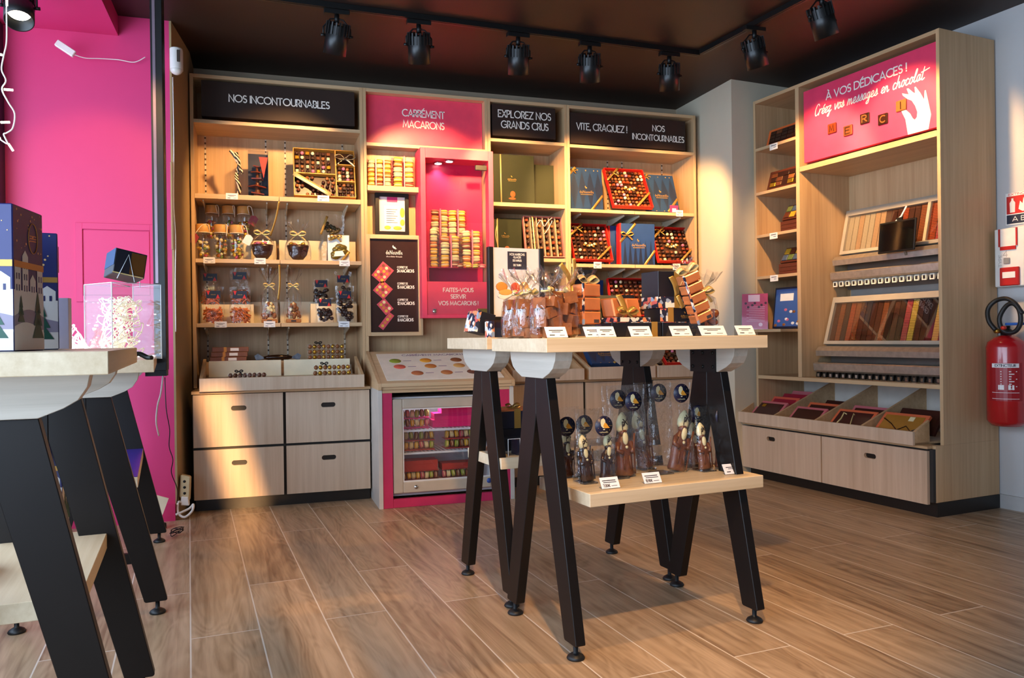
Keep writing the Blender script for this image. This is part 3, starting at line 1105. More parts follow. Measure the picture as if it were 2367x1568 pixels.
# ------------------------------------------------------------------ right-hand unit (local axes: x = into the wall, y = away from the camera, z up)
def rthing(name, label, cat, u, v, z, group=None):
    return thing(name, label, cat, ru(u, v, z), TH, group)


class LB(MB):
    """box collector in the unit's own (u, v, z) numbers"""

    def ubox(s, u0, u1, v0, v1, z0, z1, mi=0):
        return s.box(v0, v1, -u1, -u0, z0, z1, mi)

    def at(s, name, mats, parent, bevel=0.0, label=None):
        M = Matrix.Translation(RU0) @ Matrix.Rotation(TH, 4, 'Z')
        s.xf(M)
        return s.build(name, mats, parent, True, bevel, label)


rf_ = .075
t = rthing('shelving_unit', 'tall oak unit on the extinguisher wall with a pink A VOS DEDICACES sign', 'shelving unit', -.65, .3, .0)
RV = .488
LB().ubox(-.018, 0, .018, RV, .07, .345).at('side_panel', OZ, t)
LB().ubox(-.018, 0, rf_, RV, .345, 2.38).at('side_panel', OZ, t, .0008)
LB().ubox(-1.30, -1.282, rf_, RV, .345, 2.38).at('side_panel', OZ, t, .0008)
LB().ubox(-.94, -.912, rf_ - .002, RV, .641, 2.36).at('divider', OZ, t, .0008)
LB().ubox(-1.282, -.018, RV - .012, RV, .345, 2.36).at('back_panel', OZ, t)
LB().ubox(-1.282, -.018, rf_ + .001, RV, 2.36, 2.38).at('top_panel', OY, t, .0008)
LB().ubox(-.912, -.018, rf_, RV - .013, 1.857, 1.887).at('header_shelf', OY, t, .0008)
for z in (2.057, 1.778, 1.508, 1.246):
    LB().ubox(-1.282, -.94, rf_, RV - .013, z, z + .018).at('shelf', OY, t, .0008)
LB().ubox(-1.34, -.941, -.06, RV - .013, .912, .929).at('shelf', OY, t, .0008)
LB().ubox(-1.282, -.018, rf_, RV - .013, .618, .640).at('long_shelf', OY, t, .0008)
# slanted sign board in the header
M = Matrix.Translation(RU0) @ Matrix.Rotation(TH, 4, 'Z')
st = rthing('sign_board', 'big pink board reading A VOS DEDICACES with a white hand', 'sign', -.455, .1, 1.91)
b = LB().ubox(-.888, -.026, .088, .12, 1.905, 2.325)
b.at('board', mat('bright_pink_board', '#ee4268', .42), st, .001)
uf = lambda v: (lambda x, z: (v, -x, z))
m = LB()
m.add(*(lambda q: (q.v, q.f))(strokes('À VOS DÉDICACES !', .040, .0068, uf(.0872), left=-.716, width=.523, base=2.232)))
m.at('lettering', LET, st)
m = LB()
m.add(*(lambda q: (q.v, q.f))(strokes('Créez vos messages en chocolat', .062, .0058, uf(.0872), left=-.805, width=.715, base=2.160, font=HAND, gap=.0, shear=.22)))
m.at('script_lettering', LET, st)
hand = [(-.187, 1.905), (-.201, 1.987), (-.226, 2.039), (-.2, 2.037), (-.174, 2.01), (-.159, 1.982), (-.147, 1.971), (-.135, 1.982), (-.132, 2.007), (-.144, 2.041), (-.163, 2.072), (-.187, 2.087), (-.214, 2.112), (-.219, 2.125), (-.192, 2.113), (-.18, 2.109), (-.192, 2.141), (-.182, 2.14), (-.153, 2.11), (-.143, 2.105), (-.147, 2.136), (-.14, 2.136), (-.114, 2.097), (-.093, 2.057), (-.09, 2.102), (-.084, 2.103), (-.072, 2.051), (-.056, 1.975), (-.071, 1.905)]
m = LB()
m.prism([(-u, z) for u, z in hand], .0862, .0878, 'x')
m.at('hand_silhouette', mat('cream_print', '#fff3dc', .5, vary=0), st)
for ch, uu, zz, mm in (('M', -.672, 2.057, C_RED), ('E', -.561, 2.018, C_MILK), ('R', -.448, 2.055, C_DARK), ('C', -.333, 2.022, C_DARK), ('I', -.222, 2.063, C_NUT)):
    c = LB().ubox(uu - .030, uu + .030, .078, .0876, zz - .028, zz + .028)
    tl = c.at('chocolate_letter', mm, st, .003)
    m = LB()
    m.add(*(lambda q: (q.v, q.f))(strokes(ch, .034, .006, uf(.0774), center=uu, width=.001 if ch == 'I' else .03, base=zz - .017)))
    m.at('letter', C_NUT if mm is C_DARK else C_DARK, tl)

# base with two drawers
t = rthing('drawer_cabinet', 'pale oak two-drawer cabinet under the four bins', 'cabinet', -.65, .2, .0)
LB().ubox(-1.30, -.019, .02, RV - .014, .07, .340).at('carcass', GAPD, t)
LB().ubox(-.020, -.0006, -.0012, .0172, .072, .330).at('edge_gap', GAPD, t)  # solid dark strip, the shade of the gap put into its colour
LB().ubox(-1.30, .004, .022, RV + .01, .0, .069).at('plinth', BLACK, t)
LB().ubox(-1.345, -.0185, -.018, rf_ - .001, .331, .344).at('top', OY, t, .001)
for a, b_, cu, cz, w in ((-1.342, -.684, -1.075, .262, .07), (-.676, -.019, -.352, .255, .075)):
    d = slot_face(a, b_, .062, .322, cu, cz, -.02, -.002, w)
    d.xf(lambda x, y, z: (y, -x, z)).xf(M)
    d = d.build('drawer', PZ, t, True)
    LB().ubox(cu - w / 2 - .006, cu + w / 2 + .006, -.004, .014, cz - .02, cz + .02).at('grip_slot', BLACK, d, label='dark oval grip slot')

# four bins
t = rthing('display_tray', 'long oak tray of four bins of chocolate tablets', 'tray', -.7, .1, .3445)
LB().ubox(-1.337, -.072, -.05, -.035, .3445, .412).at('front_panel', PZ, t, .0008)
LB().ubox(-1.2815, -.072, -.034, RV - .014, .3445, .356).at('bottom_panel', OY, t)
for uu in (-1.337, -1.04, -.72, -.40, -.087):
    q = MB().prism([(-.034, .345), (.07 if uu in (-1.337, -.087) else RV - .03, .345), (.07 if uu in (-1.337, -.087) else RV - .03, .462 if uu in (-1.337, -.087) else .60), (-.034, .41)], -uu - .015, -uu, 'y')
    q.xf(M)
    q.build('divider', OY, t, True)
LB().ubox(-1.28, -.02, RV - .03, RV - .0145, .357, .60).at('back_board', SW, t)

# tablets standing in the bins
bars = {
    'rose': mat('rose_card', '#c46a70', .45), 'coral': mat('coral_card', '#dc5f48', .45), 'crimson': mat('crimson_card', '#9c1e33', .45),
    'brown': mat('brown_card', '#3d1c14', .45), 'amber': mat('amber_window', '#a5712a', .25), 'orange': mat('orange_card', '#d86a43', .45), 'plum': mat('plum_window', '#442320', .2)}


def tablet(label, u, v, w, h, m1, m2, tilt=48, dz=.358, group=None, deco=None):
    h, dz = h * 1.2, dz + .013
    """flat boxed tablet with a window, leaning back in its bin"""
    Mx = Matrix.Translation(ru(u, v, dz)) @ Matrix.Rotation(TH, 4, 'Z') @ Matrix.Rotation(R(tilt), 4, 'Y')
    t = thing('chocolate_tablet', label, 'chocolate', M=Mx, group=group)
    MB().box(.0, .016, -w / 2, w / 2, 0, h).build('card', bars[m1], t, bevel=.001)
    MB().box(-.0012, .0, -w / 2 + .018, w / 2 - .018, .012, h - .018).build('window', bars[m2] if m2 in bars else m2, t)
    if deco:
        deco(t, w, h)
    return t


def deco_tag(t, w, h):
    MB().box(-.0022, -.0012, w / 2 - .075, w / 2 - .045, h - .05, h - .028).build('sticker', C_GOLD, t)


def deco_swan(t, w, h):
    m = MB().tube([(-.003, w / 2 - .05, .02), (-.003, w / 2 - .06, h * .5), (-.003, w / 2 - .05, h - .03), (-.003, w / 2 - .075, h - .04)], .004, 6)
    m.tube([(-.003, .0, h - .04), (-.003, .012, h - .03), (-.003, .0, h * .55), (-.003, -.02, .03)], .003, 6)
    m.build('gold_swirl', GOLDP, t)


def deco_wave(t, w, h):
    MB().tube([(-.003, w / 2 - .02, h * .7), (-.003, w * .2, h * .5), (-.003, 0, h * .25), (-.003, -w * .15, h * .45), (-.003, -w * .3, h * .25), (-.003, -w / 2 + .02, h * .4)], .003, 6).build('wavy_line', C_DARK, t)
    MB().box(-.0022, -.0012, -.06, -.03, h - .05, h - .022).build('sticker', C_WHITE, t)


tablet('rose tablet box with a yellow sticker, foremost in the first bin from the pillar', -1.185, .0, .235, .13, 'rose', 'plum', deco=deco_tag)
tablet('bright coral tablet box, second row of the first bin from the pillar', -1.165, .095, .22, .13, 'coral', 'crimson', 42, .372)
tablet('crimson tablet box, third row of the first bin from the pillar', -1.155, .165, .20, .13, 'crimson', 'crimson', 40, .385)
tablet('dusty pink tablet box, back row of the first bin from the pillar', -1.15, .235, .20, .13, 'rose', 'rose', 40, .40)
tablet('dark rose-edged tablet box, foremost in the second bin from the pillar', -.87, .01, .235, .115, 'rose', 'brown')
tablet('orange tablet box behind the dark one in the second bin', -.85, .10, .23, .115, 'orange', 'brown', 42, .37)
tablet('dark brown tablet at the back of the second bin', -.83, .2, .20, .115, 'brown', 'brown', 42, .38)
tablet('orange tablet box with gold swirls, foremost in the third bin from the pillar', -.545, .01, .26, .125, 'orange', 'plum', deco=deco_swan)
tablet('pink tablet box at the back of the third bin from the pillar', -.53, .12, .24, .115, 'rose', 'brown', 40, .37)
tablet('orange tablet box with a golden window and wavy line, bin nearest the extinguisher', -.232, .005, .265, .13, 'orange', 'amber', 46, deco=deco_wave)
tablet('dark brown tablet at the back of the bin nearest the extinguisher', -.22, .13, .25, .12, 'brown', 'brown', 38, .37)


# ------------------------------------------------------------------ dispensers of chocolate letters
def ribbed(name, hx, dark='#1c0d08'):
    m = D.materials.new(name)
    m.use_nodes = True
    nt = m.node_tree
    b = nt.nodes['Principled BSDF']
    tc = nt.nodes.new('ShaderNodeTexCoord')
    w = nt.nodes.new('ShaderNodeTexWave')
    w.bands_direction = 'Z'
    w.inputs['Scale'].default_value = 36.0
    w.inputs['Distortion'].default_value = 0.6
    w.inputs['Detail Scale'].default_value = 3
    r = nt.nodes.new('ShaderNodeValToRGB')
    r.color_ramp.elements[0].color = rgb(dark)
    r.color_ramp.elements[0].position = .12
    r.color_ramp.elements[1].position = .55
    r.color_ramp.elements[1].color = rgb(hx)
    nt.links.new(tc.outputs['Object'], w.inputs['Vector'])
    nt.links.new(w.outputs['Fac'], r.inputs['Fac'])
    nt.links.new(r.outputs['Color'], b.inputs['Base Color'])
    b.inputs['Roughness'].default_value = .35
    return m


RIB = [ribbed('letters_white', '#a99b80', '#80735a'), ribbed('letters_blond', '#b08d68', '#7a5a3a'), ribbed('letters_milk', '#8d4c28'), ribbed('letters_red', '#a5441f'), ribbed('letters_dark', '#4a2418'), ribbed('letters_pink', '#b54a4a', '#5c1a1a'), ribbed('letters_yellow', '#d3b04a', '#7a5a14'), ribbed('letters_black', '#2e1710')]


def dispenser(label, zb, zt, vb, vt, ul, ur, cols, rail_z, rail_v, tags_dark, split=None):
    """leaning frame of letter columns above a steel rail"""
    t = rthing('letter_dispenser', label, 'dispenser', (ul + ur) / 2, vb, zb)
    tilt = math.atan2(vt - vb, zt - zb)
    H = math.hypot(vt - vb, zt - zb)
    P = Matrix.Translation(RU0 + V * vb + Vector((0, 0, zb))) @ Matrix.Rotation(TH, 4, 'Z') @ Matrix.Rotation(tilt, 4, 'Y')

    def put(mb, name, m, par=t, bevel=0.0):
        return mb.xf(P).build(name, m, par, True, bevel)
    put(MB().box(.02, .03, -ur, -ul, 0, H), 'backing', C_DARK)
    for a in ((-ur, -ur + .02, 0, H), (-ul - .022, -ul, 0, H), (-ur + .02, -ul - .022, H - .035, H), (-ur + .02, -ul - .022, 0, .02)):
        put(MB().box(-.012, .02, a[0], a[1], a[2], a[3]), 'frame_rail', GREY)
    if split:
        put(MB().box(-.012, .003, -split - .009, -split + .009, .0205, H - .0355), 'frame_rail', GREY)
    n = len(cols)
    x0, x1 = -ur + .02, -ul - .022
    w = (x1 - x0) / n
    for i, c in enumerate(cols):
        put(MB().box(.004, .0195, x1 - (i + 1) * w + .002, x1 - i * w - .002, .021, H - .036), 'letter_column', RIB[c])
    put(MB().box(-.008, -.006, x0 + .001, x1 - .001, .0205, H - .0355), 'pane', GLASS)
    # steel rail with its lips below
    q = LB()
    q.prism([(rail_v + .13, zb + .0), (rail_v + .02, zb - .012), (rail_v, zb - .035), (rail_v + .004, zb - .066), (rail_v + .012, zb - .066), (rail_v + .03, zb - .03), (rail_v + .13, zb - .02)], -ur, -ul, 'y')
    q.at('upper_rail', STEEL, t)
    q = LB()
    q.prism([(rail_v + .12, zb - .105), (rail_v - .012, zb - .105), (rail_v - .02, zb - .112), (rail_v - .016, zb - .150), (rail_v - .004, zb - .160), (rail_v + .12, zb - .135)], -ur, -ul - .0, 'y')
    q.at('lower_rail', STEEL, t)
    LB().ubox(ul + .004, ur - .004, rail_v + .1205, rail_v + .13, zb - .21, zb + .001).at('back_plate', mat('grey_steel_sheet', '#6f675f', .4, .6), t)
    for i in range(19):
        uu = ul + .02 + (ur - ul - .04) * i / 18
        q = LB()
        q.prism([(rail_v + .02, zb - .158), (rail_v + .0, zb - .163), (rail_v - .002, zb - .195), (rail_v + .004, zb - .195), (rail_v + .02, zb - .17)], -uu - .014, -uu + .014, 'y')
        o = q.at('chute', mat('dark_chute', '#3a342e', .3, .7) if tags_dark else mat('white_tag', '#f3ecd6', .5), t)
        m = LB()
        m.ubox(uu - .006, uu + .008, rail_v - .0035, rail_v - .0022, zb - .188, zb - .170)
        m.at('letter', mat('chute_letter', '#2d2620', .5, vary=0) if not tags_dark else CHROME, o)
    return t


dispenser('upper glass-fronted dispenser of chocolate letters behind the small screen', 1.372, 1.640, .385, .45, -.900, -.030,
          [0, 0, 1, 0, 0, 1, 1, 4, 4, 4, 3, 4, 4, 2, 3, 3, 5, 3, 4, 4, 7, 4], 1.36, .315, False, -.33)
dispenser('lower glass-fronted dispenser of chocolate letters with yellow and rose columns', .832, 1.112, .245, .33, -.898, -.030,
          [4, 2, 7, 3, 2, 4, 7, 4, 4, 2, 7, 4, 7, 5, 6, 4, 7, 7, 6, 4, 3, 4], .82, .17, True)
# plain grey backing board between the two dispensers
q = rthing('backing_board', 'plain grey board between the two letter dispensers', 'board', -.46, .43, .642)
LB().ubox(-.885, -.03, .452, .458, .6405, 1.25).at('board', mat('grey_board', '#8f8a84', .5), q)

# small black screen clipped in front of the upper dispenser
sM = Matrix.Translation(ru(-.395, .245, 1.335)) @ Matrix.Rotation(TH - R(4), 4, 'Z') @ Matrix.Rotation(R(6), 4, 'Y')
s = thing('tablet_screen', 'small black tablet screen in front of the upper letter dispenser', 'screen', M=sM)
MB().box(-.006, .004, -.122, .122, .0, .172).build('casing', MBLK, s, bevel=.004, seg=2)
MB().box(-.0075, -.0058, -.112, .112, .010, .162).build('display', mat('dark_glass', '#07070a', .06), s)
MB().box(.0042, .012, -.02, .02, .05, .19).build('clip', MBLK, s)
m = MB()
m.tube([(.014, .0, .03), (.05, .0, .03), (.075, .0, -.005)], .008, 8)
m.build('mount', GREY, s)
MB().tube([(.005, .02, .172), (.02, .0, .20), (.02, -.03, .25)], .005, 6).build('cable', WPLAST, s)

# things on the narrow shelves
wood_ch = [C_DARK, C_MILK, C_NUT, C_GOLD]


def slab_box(label, u, v, z, w, h, frame, tilt, bits):
    Mx = Matrix.Translation(ru(u, v, z + .0066)) @ Matrix.Rotation(TH, 4, 'Z') @ Matrix.Rotation(R(tilt), 4, 'Y')
    t = thing('gift_box', label, 'box', M=Mx)
    MB().box(.0, .02, -w / 2, w / 2, 0, h).build('card', frame, t, bevel=.001)
    rr = random.Random(len(label))
    for i in range(5):
        for j in range(3):
            if rr.random() < bits:
                cw, chh = (w - .05) / 5, (h - .04) / 3
                a, b = -w / 2 + .025 + i * cw, .02 + j * chh
                MB().box(-.006, 0, a + .002, a + cw - .002, b + .002, b + chh - .002).build('chocolate_piece', wood_ch[rr.choice((0, 0, 1, 1, 2, 3)) if bits < 1 else rr.choice((0, 0, 0, 1))], t, bevel=.001)
    MB().box(-.0005, .0, -w / 2 + .02, w / 2 - .02, .015, h - .015).build('window', C_DARK, t)
    return t


slab_box('orange box of dark chocolate pieces on the highest narrow shelf', -1.10, .13, 2.0755, .30, .115, mat('vivid_orange_card', '#e0692f', .45), 17, 1.0)
slab_box('brown box of mixed chocolate pieces on the second narrow shelf', -1.10, .13, 1.7965, .30, .13, mat('brown_box_card', '#5a2a18', .4), 17, .8)


def stack_boxes(kind, z0, u, v, lid_cols, label_top, glabel):
    g = 'stacked brown boxes on the narrow shelves'
    for i in range(3):
        m = MB().box(0, .16, -.10, .10, 0, .022)
        o = solo(m, 'chocolate_box', mat('brown_box_card', '#5a2a18', .4), glabel % ('lowest', 'middle', 'upper')[i], 'box', ru(u, v, z0 + .0005 + i * .023), TH, g, bevel=.001)
    Mx = Matrix.Translation(ru(u, v + .01, z0 + .0785)) @ Matrix.Rotation(TH, 4, 'Z') @ Matrix.Rotation(R(32), 4, 'Y')
    t = thing('chocolate_box', label_top, 'box', M=Mx)
    MB().box(0, .014, -.10, .10, 0, .11).build('tray', mat('brown_box_card', '#5a2a18', .4), t, bevel=.001)
    rr = random.Random(len(label_top))
    for i in range(4):
        for j in range(2):
            MB().box(-.008, 0, -.09 + i * .046, -.05 + i * .046, .012 + j * .046, .052 + j * .046).build('wrapped_square', lid_cols[(i * 3 + j * 2) % len(lid_cols)], t, bevel=.002)


sq_ = [mat('wrap_yellow', '#c79a2a', .35), mat('wrap_red', '#a8392c', .35), mat('wrap_blue', '#46566e', .35), mat('wrap_brown', '#5b2c1a', .35), mat('wrap_orange', '#c4602a', .35), mat('wrap_green', '#5f6f3a', .35)]
stack_boxes('a', 1.526, -1.03, .13, sq_, 'open box of coloured squares atop the stack on the third narrow shelf', '%s closed brown box on the third narrow shelf from the ceiling')
stack_boxes('b', 1.264, -1.05, .13, sq_[::-1], 'open box of coloured squares atop the stack on the fourth narrow shelf', '%s closed brown box on the fourth narrow shelf, over the blue calendar')
Mx = Matrix.Translation(ru(-1.05, .10, .9335)) @ Matrix.Rotation(TH, 4, 'Z') @ Matrix.Rotation(R(7), 4, 'Y')
t = thing('advent_calendar', 'blue picture calendar with a white label in the narrow shelves', 'calendar', M=Mx)
MB().box(0, .03, -.13, .13, 0, .255).build('box', NAVY, t, bevel=.001)
m = MB().box(-.001, 0, -.118, .118, .012, .243, 0).box(-.0016, -.001, -.03, .08, .17, .215, 1)
for i in range(14):
    m.ball((-.001, RND.uniform(-.11, .11), RND.uniform(.015, .12)), (.0012, .014, .009), 8, 5, 1 + (i % 3))
m.build('picture', [mat('calendar_blue', '#3c5f9e', .35), WHITE, C_NUT, C_PINK], t)
Mx = Matrix.Translation(ru(-1.225, -.0, .9295)) @ Matrix.Rotation(R(47), 4, 'Z') @ Matrix.Rotation(R(6), 4, 'Y')
t = thing('price_sign', 'pink price list in a clear stand at the corner of the narrow shelves', 'sign', M=Mx)
MB().box(.0, .003, -.078, .078, 0, .225).build('sheet', PINKD, t)
m = MB().box(-.0012, -.0002, -.03, .04, .175, .218, 0)
for i in range(9):
    m.box(-.001, -.0002, -.06, .05 - .015 * (i % 2), .14 - i * .011, .142 - i * .011, 0)
for i in range(7):
    m.lathe([(.008, -.001), (.008, 0)], 8, (0, -.065 + i * .02 + .005 * (i % 2), .165 - .012 * (i % 3)), 1, False, axis='x')
m.lathe([(.012, -.001), (.012, 0)], 16, (0, -.035, .03), 0, False, axis='x')
m.build('print', [mat('pale_pink_print', '#f6c9d4', .6, vary=0), mat('dark_petals', '#4a1a2c', .6, vary=0)], t)
MB().box(-.003, -.0016, -.081, .081, 0, .23).build('acrylic_stand', CLEAR, t)
# little white price cards on the narrow shelf edges
for i, (u_, z_) in enumerate(((-1.12, 2.058), (-1.13, 1.509), (-1.13, 1.247))):
    m = LB().box(-.003, -.0002, -.033, .033, -.022, .016).box(-.0036, -.003, -.022, .022, .002, .006, 1).box(-.0036, -.003, -.022, .0, -.010, -.007, 1)
    solo(m, 'price_card', [WHITE, INK], ('white price card below the orange box on the narrow shelves', 'white price card on the third narrow shelf from the ceiling', 'white price card on the fourth narrow shelf from the ceiling')[i], 'price card', ru(u_, rf_, z_), TH, 'price cards on the narrow shelves')

# ------------------------------------------------------------------ wall things at the extinguisher
t = rthing('fire_extinguisher', 'red fire extinguisher with a black hose on the wall', 'fire extinguisher', .105, .395, .43)
r_ = .088
MB().lathe([(.0, .02), (.07, .005), (r_, .03), (r_, .39), (r_ * .93, .415), (r_ * .6, .438), (.03, .448), (.0, .449)], 32).build('cylinder', mat('extinguisher_red', '#b3141a', .22, coat=.5), t)
MB().lathe([(.025, .449), (.025, .475), (.018, .48), (.018, .495)], 16).build('valve', MBLK, t)
MB().lathe([(.012, .0), (.012, .04)], 10, (-.05, .02, .47), axis='x').build('gauge', mat('brass', '#b78a3c', .3, .9), t)
MB().box(-.012, .012, -.10, .0, .497, .510).build('lever', mat('blue_lever', '#2a5cab', .4), t, bevel=.003)
hs = [(-.05, .02, .475), (-.055, .05, .52), (-.045, .06, .58), (-.03, .03, .62), (-.03, -.03, .625), (-.03, -.08, .58), (-.03, -.09, .51), (-.03, -.06, .465), (-.035, -.01, .47), (-.035, .01, .53), (-.03, -.02, .59), (-.03, -.06, .60), (-.03, -.10, .55)]
MB().tube(crs(hs, 6), .011, 10).build('hose', RUB, t)
MB().lathe([(.009, 0), (.009, .02)], 12, (-.075, -.03, .485), axis='x').build('red_pin', mat('pin_red', '#d4301e', .4), t)
lab = MB()
for i in range(9):
    a0, a1 = R(160 + i * 11.0), R(160 + (i + 1) * 11.0)
    q = r_ + .0006
    lab.add([(q * math.cos(a0), q * math.sin(a0), .13), (q * math.cos(a1), q * math.sin(a1), .13), (q * math.cos(a1), q * math.sin(a1), .315), (q * math.cos(a0), q * math.sin(a0), .315)], [(0, 1, 2, 3)], 0)


def wrap(x, z, q=r_ + .0012):
    a = R(209) + (x / r_)
    return (q * math.cos(a), q * math.sin(a), z)


for z0, z1, xa, xb, mi in ((.292, .312, -.06, .06, 1), (.17, .172, -.06, .06, 1), (.14, .142, -.06, .06, 1)):
    for i in range(8):
        x0, x1 = xa + (xb - xa) * i / 8, xa + (xb - xa) * (i + 1) / 8
        lab.add([wrap(x0, z0, r_ + .0009), wrap(x1, z0, r_ + .0009), wrap(x1, z1, r_ + .0009), wrap(x0, z1, r_ + .0009)], [(0, 1, 2, 3)], mi)
for i in range(8):
    z = .275 - i * .012
    lab.add([wrap(-.02, z), wrap(.02, z), wrap(.05 - .012 * (i % 3), z), wrap(.05 - .012 * (i % 3), z - .004), wrap(.02, z - .004), wrap(-.02, z - .004)], [(0, 1, 2, 3, 4, 5)], 1)
for x in (-.03, .012):
    lab.add([wrap(x, .185), wrap(x + .025, .185), wrap(x + .025, .208), wrap(x, .208)], [(0, 1, 2, 3)], 1)
q = strokes('EXTINCTEUR', .011, .0022, lambda x, z: wrap(x, z, r_ + .0016), center=0.0, width=.088, base=.297)
lab.add(q.v, q.f, 2)
lab.build('label', [mat('extinguisher_label_red', '#9c0f18', .35), mat('label_white', '#efe6e2', .5, vary=0), INK], t)
MB().box(.08, .103, -.03, .03, .25, .29).build('wall_bracket', GREY, t)
# alarm box, sign
t = rthing('fire_alarm_box', 'white alarm box with a red call point beside the tall oak unit', 'alarm', .12, .47, 1.12)
MB().box(-.03, .0295, -.10, .10, 0, .29).build('housing', WPLAST, t, bevel=.006, seg=2)
m = MB().box(-.034, -.0302, .0, .062, .195, .29, 0)
MB().box(-.036, -.0302, -.01, .068, .182, .20).box(-.036, -.0302, .069, .076, .2, .288).box(-.036, -.0302, -.018, -.011, .2, .288).build('red_edge', mat('alarm_red', '#b81d15', .35), t)
cp = MB().box(-.042, -.0302, -.028, .068, .004, .095).build('call_point', mat('alarm_red', '#b81d15', .35), t, bevel=.003)
MB().box(-.0435, -.0422, -.012, .052, .042, .072).build('label_plate', WHITE, cp)
MB().box(-.036, -.0302, .02, .052, .113, .143).build('key_switch', STEEL, t, bevel=.002)
m = MB()
q = strokes('TYPE', .016, .0022, lambda x, z: (-.0306, .062 + (z - .15), .10 + x), left=0.0, width=.06, base=.15)
q2 = strokes('4', .03, .003, lambda x, z: (-.0306, -x, z), left=-.055, width=.022, base=.148)
m.add(q.v, q.f).add(q2.v, q2.f)
m.build('lettering', mat('grey_print', '#aaa49c', .6, vary=0), t)
t = rthing('extinguisher_sign', 'red and white pictogram sign above the alarm box', 'sign', .13, .498, 1.43)
MB().box(-.004, 0, -.085, .085, 0, .16).build('plate', WHITE, t)
MB().box(-.0048, -.0041, -.08, .08, .055, .143).build('red_field', mat('sign_red', '#c4201c', .5), t)
m = MB().prism([(.062, .062), (.038, .062), (.036, .11), (.045, .122), (.045, .132), (.055, .132), (.055, .122), (.064, .11)], -.0055, -.0049, 'x', 0)
m.prism([(.02, .075), (.0, .062), (-.03, .065), (-.035, .09), (-.02, .12), (-.018, .1), (-.005, .13), (.0, .1), (.012, .115)], -.0055, -.0049, 'x', 0)
q = strokes('EXTINCTEUR', .010, .0018, lambda x, z: (-.0046, -x, z), center=0.0, width=.14, base=.147)
m.add(q.v, q.f, 1).box(-.0048, -.0041, -.08, .08, .006, .05, 2)
q = strokes('A B', .022, .003, lambda x, z: (-.0055, -x, z), center=-.02, width=.06, base=.018)
m.add(q.v, q.f, 0)
m.build('pictogram', [WHITE, mat('sign_red', '#c4201c', .5), mat('sign_navy', '#1c2438', .5)], t)


# ------------------------------------------------------------------ nesting tables on A-shaped trestles
def trestle(t, x, s, zt, half, wood_m):
    """A-frame in the plane x = const: wooden yoke, black plate, two legs with feet. s = +1 if the outer side faces +x"""
    h = zt - .04
    yk = MB()
    pr = [(-.155, h), (.155, h), (.150, h - .025), (.135, h - .048), (.112, h - .062), (.072, h - .078), (-.072, h - .078), (-.112, h - .062), (-.135, h - .048), (-.150, h - .025)]
    yk.prism(pr, x - .028, x + .028, 'x')
    yk.build('yoke', wood_m, t, bevel=.001)
    xi = x - s * .028
    pl = MB().prism([(-.066, h - .002), (.066, h - .002), (.066, h - .08), (-.066, h - .08)], min(xi, xi - s * .004), max(xi, xi - s * .004), 'x')
    for py in (-.052, 0, .052):
        for pz in (.016, .062):
            pl.lathe([(.006, -.0062), (.006, -.004)], 10, (xi if s > 0 else xi + .0102, py, h - pz), axis='x') if s > 0 else pl.lathe([(.006, .004), (.006, .0062)], 10, (xi, py, h - pz), axis='x')
    pl.build('mounting_plate', MBLK, t)
    z0, z1, za = .042, h - .0785, .668
    x0, x1 = x - .012 * 1.3, x + .012 * 1.3
    for sg in (-1, 1):
        leg = MB().prism([(0, z1), (sg * .071, z1), (sg * .230, z0 + .004), (sg * .226, z0), (sg * .165, z0), (sg * .160, z0 + .004), (0, za * zt / .896)], x0, x1, 'x')
        leg.build('leg', LEGM, t, bevel=.0015)
        ft = MB().lathe([(.024, 0), (.026, .004), (.022, .010), (.012, .016), (.007, .018), (.007, .043)], 18, (x, sg * .200, 0))
        ft.build('foot', RUB, t)


def table(label, c, rot, zt, L, W, shelf, ax=.32, top_m=None, shelf_m=None, crossbar=False):
    t = thing('display_table', label, 'table', (c[0], c[1], 0), rot)
    MB().box(-L / 2, L / 2, -W / 2, W / 2, zt - .04, zt).build('table_top', TX, t, bevel=.0012)
    for s in (-1, 1):
        trestle(t, s * ax, s, zt, W / 2, TG)
    if shelf:
        a, b, y0, y1, z = shelf
        MB().box(a, b, y0, y1, z - .038, z).build('shelf', shelf_m or TX, t, bevel=.0012)
    return t


table('front one of the two middle oak tables, bearing sweets and price cards', C1, TH, Z1, .79, .384, (-.262, .372, -.19, .13, .452))
table('second middle oak table with a black framed poster, behind the front one', C2, TH, Z1 + .004, .79, .384, (-.330, .33, -.15, .16, .488))
L1C, L1R, L1Z = (-.473, 1.897), R(94.7), .885
table('nearest oak table with tall navy house boxes, at the picture edge', L1C, L1R, L1Z, .84, .384, (-.235, .34, -.125, .16, .42), ax=.30)
L2C, L2R, L2Z = (-.586, 3.324), R(96.1), .842
t = table('low oak table with fairy lights in a clear box, by the pink wall', L2C, L2R, L2Z, 1.17, .40, (-.30, .56, -.14, .15, .425), ax=.505)
MB().box(-.30, .56, -.139, .149, .4252, .4268).build('shelf_mat', mat('indigo_laminate', '#3b2a8a', .3), t, label='glossy indigo shelf surface')
MB().box(-.42, -.40, -.15, .15, .15, .185).build('crossbar', LEGM, t)

# ------------------------------------------------------------------ ceiling track with spotlights
TRK = CEIL - .028


def track(label, a, b):
    a, b = Vector((a[0], a[1], TRK)), Vector((b[0], b[1], TRK))
    ang = math.atan2(b.y - a.y, b.x - a.x)
    l = (b - a).length
    t = thing('light_track', label, 'light track', a, ang)
    MB().box(0, l, -.018, .018, 0, .0275).build('rail', MBLK, t, bevel=.001)
    MB().box(.01, l - .01, -.006, .006, -.0015, .0).build('slot', BLACK, t)
    return t


track('black ceiling track along the back shelves with five spotlights', (-.9, 3.80), (2.40, 3.927))
track('short black ceiling track turning towards the camera with two spotlights', (2.404, 3.90), (2.60, 2.30))

LAMP_ON = mat('lamp_glow', '#fff0cf', emit=30, vary=0)


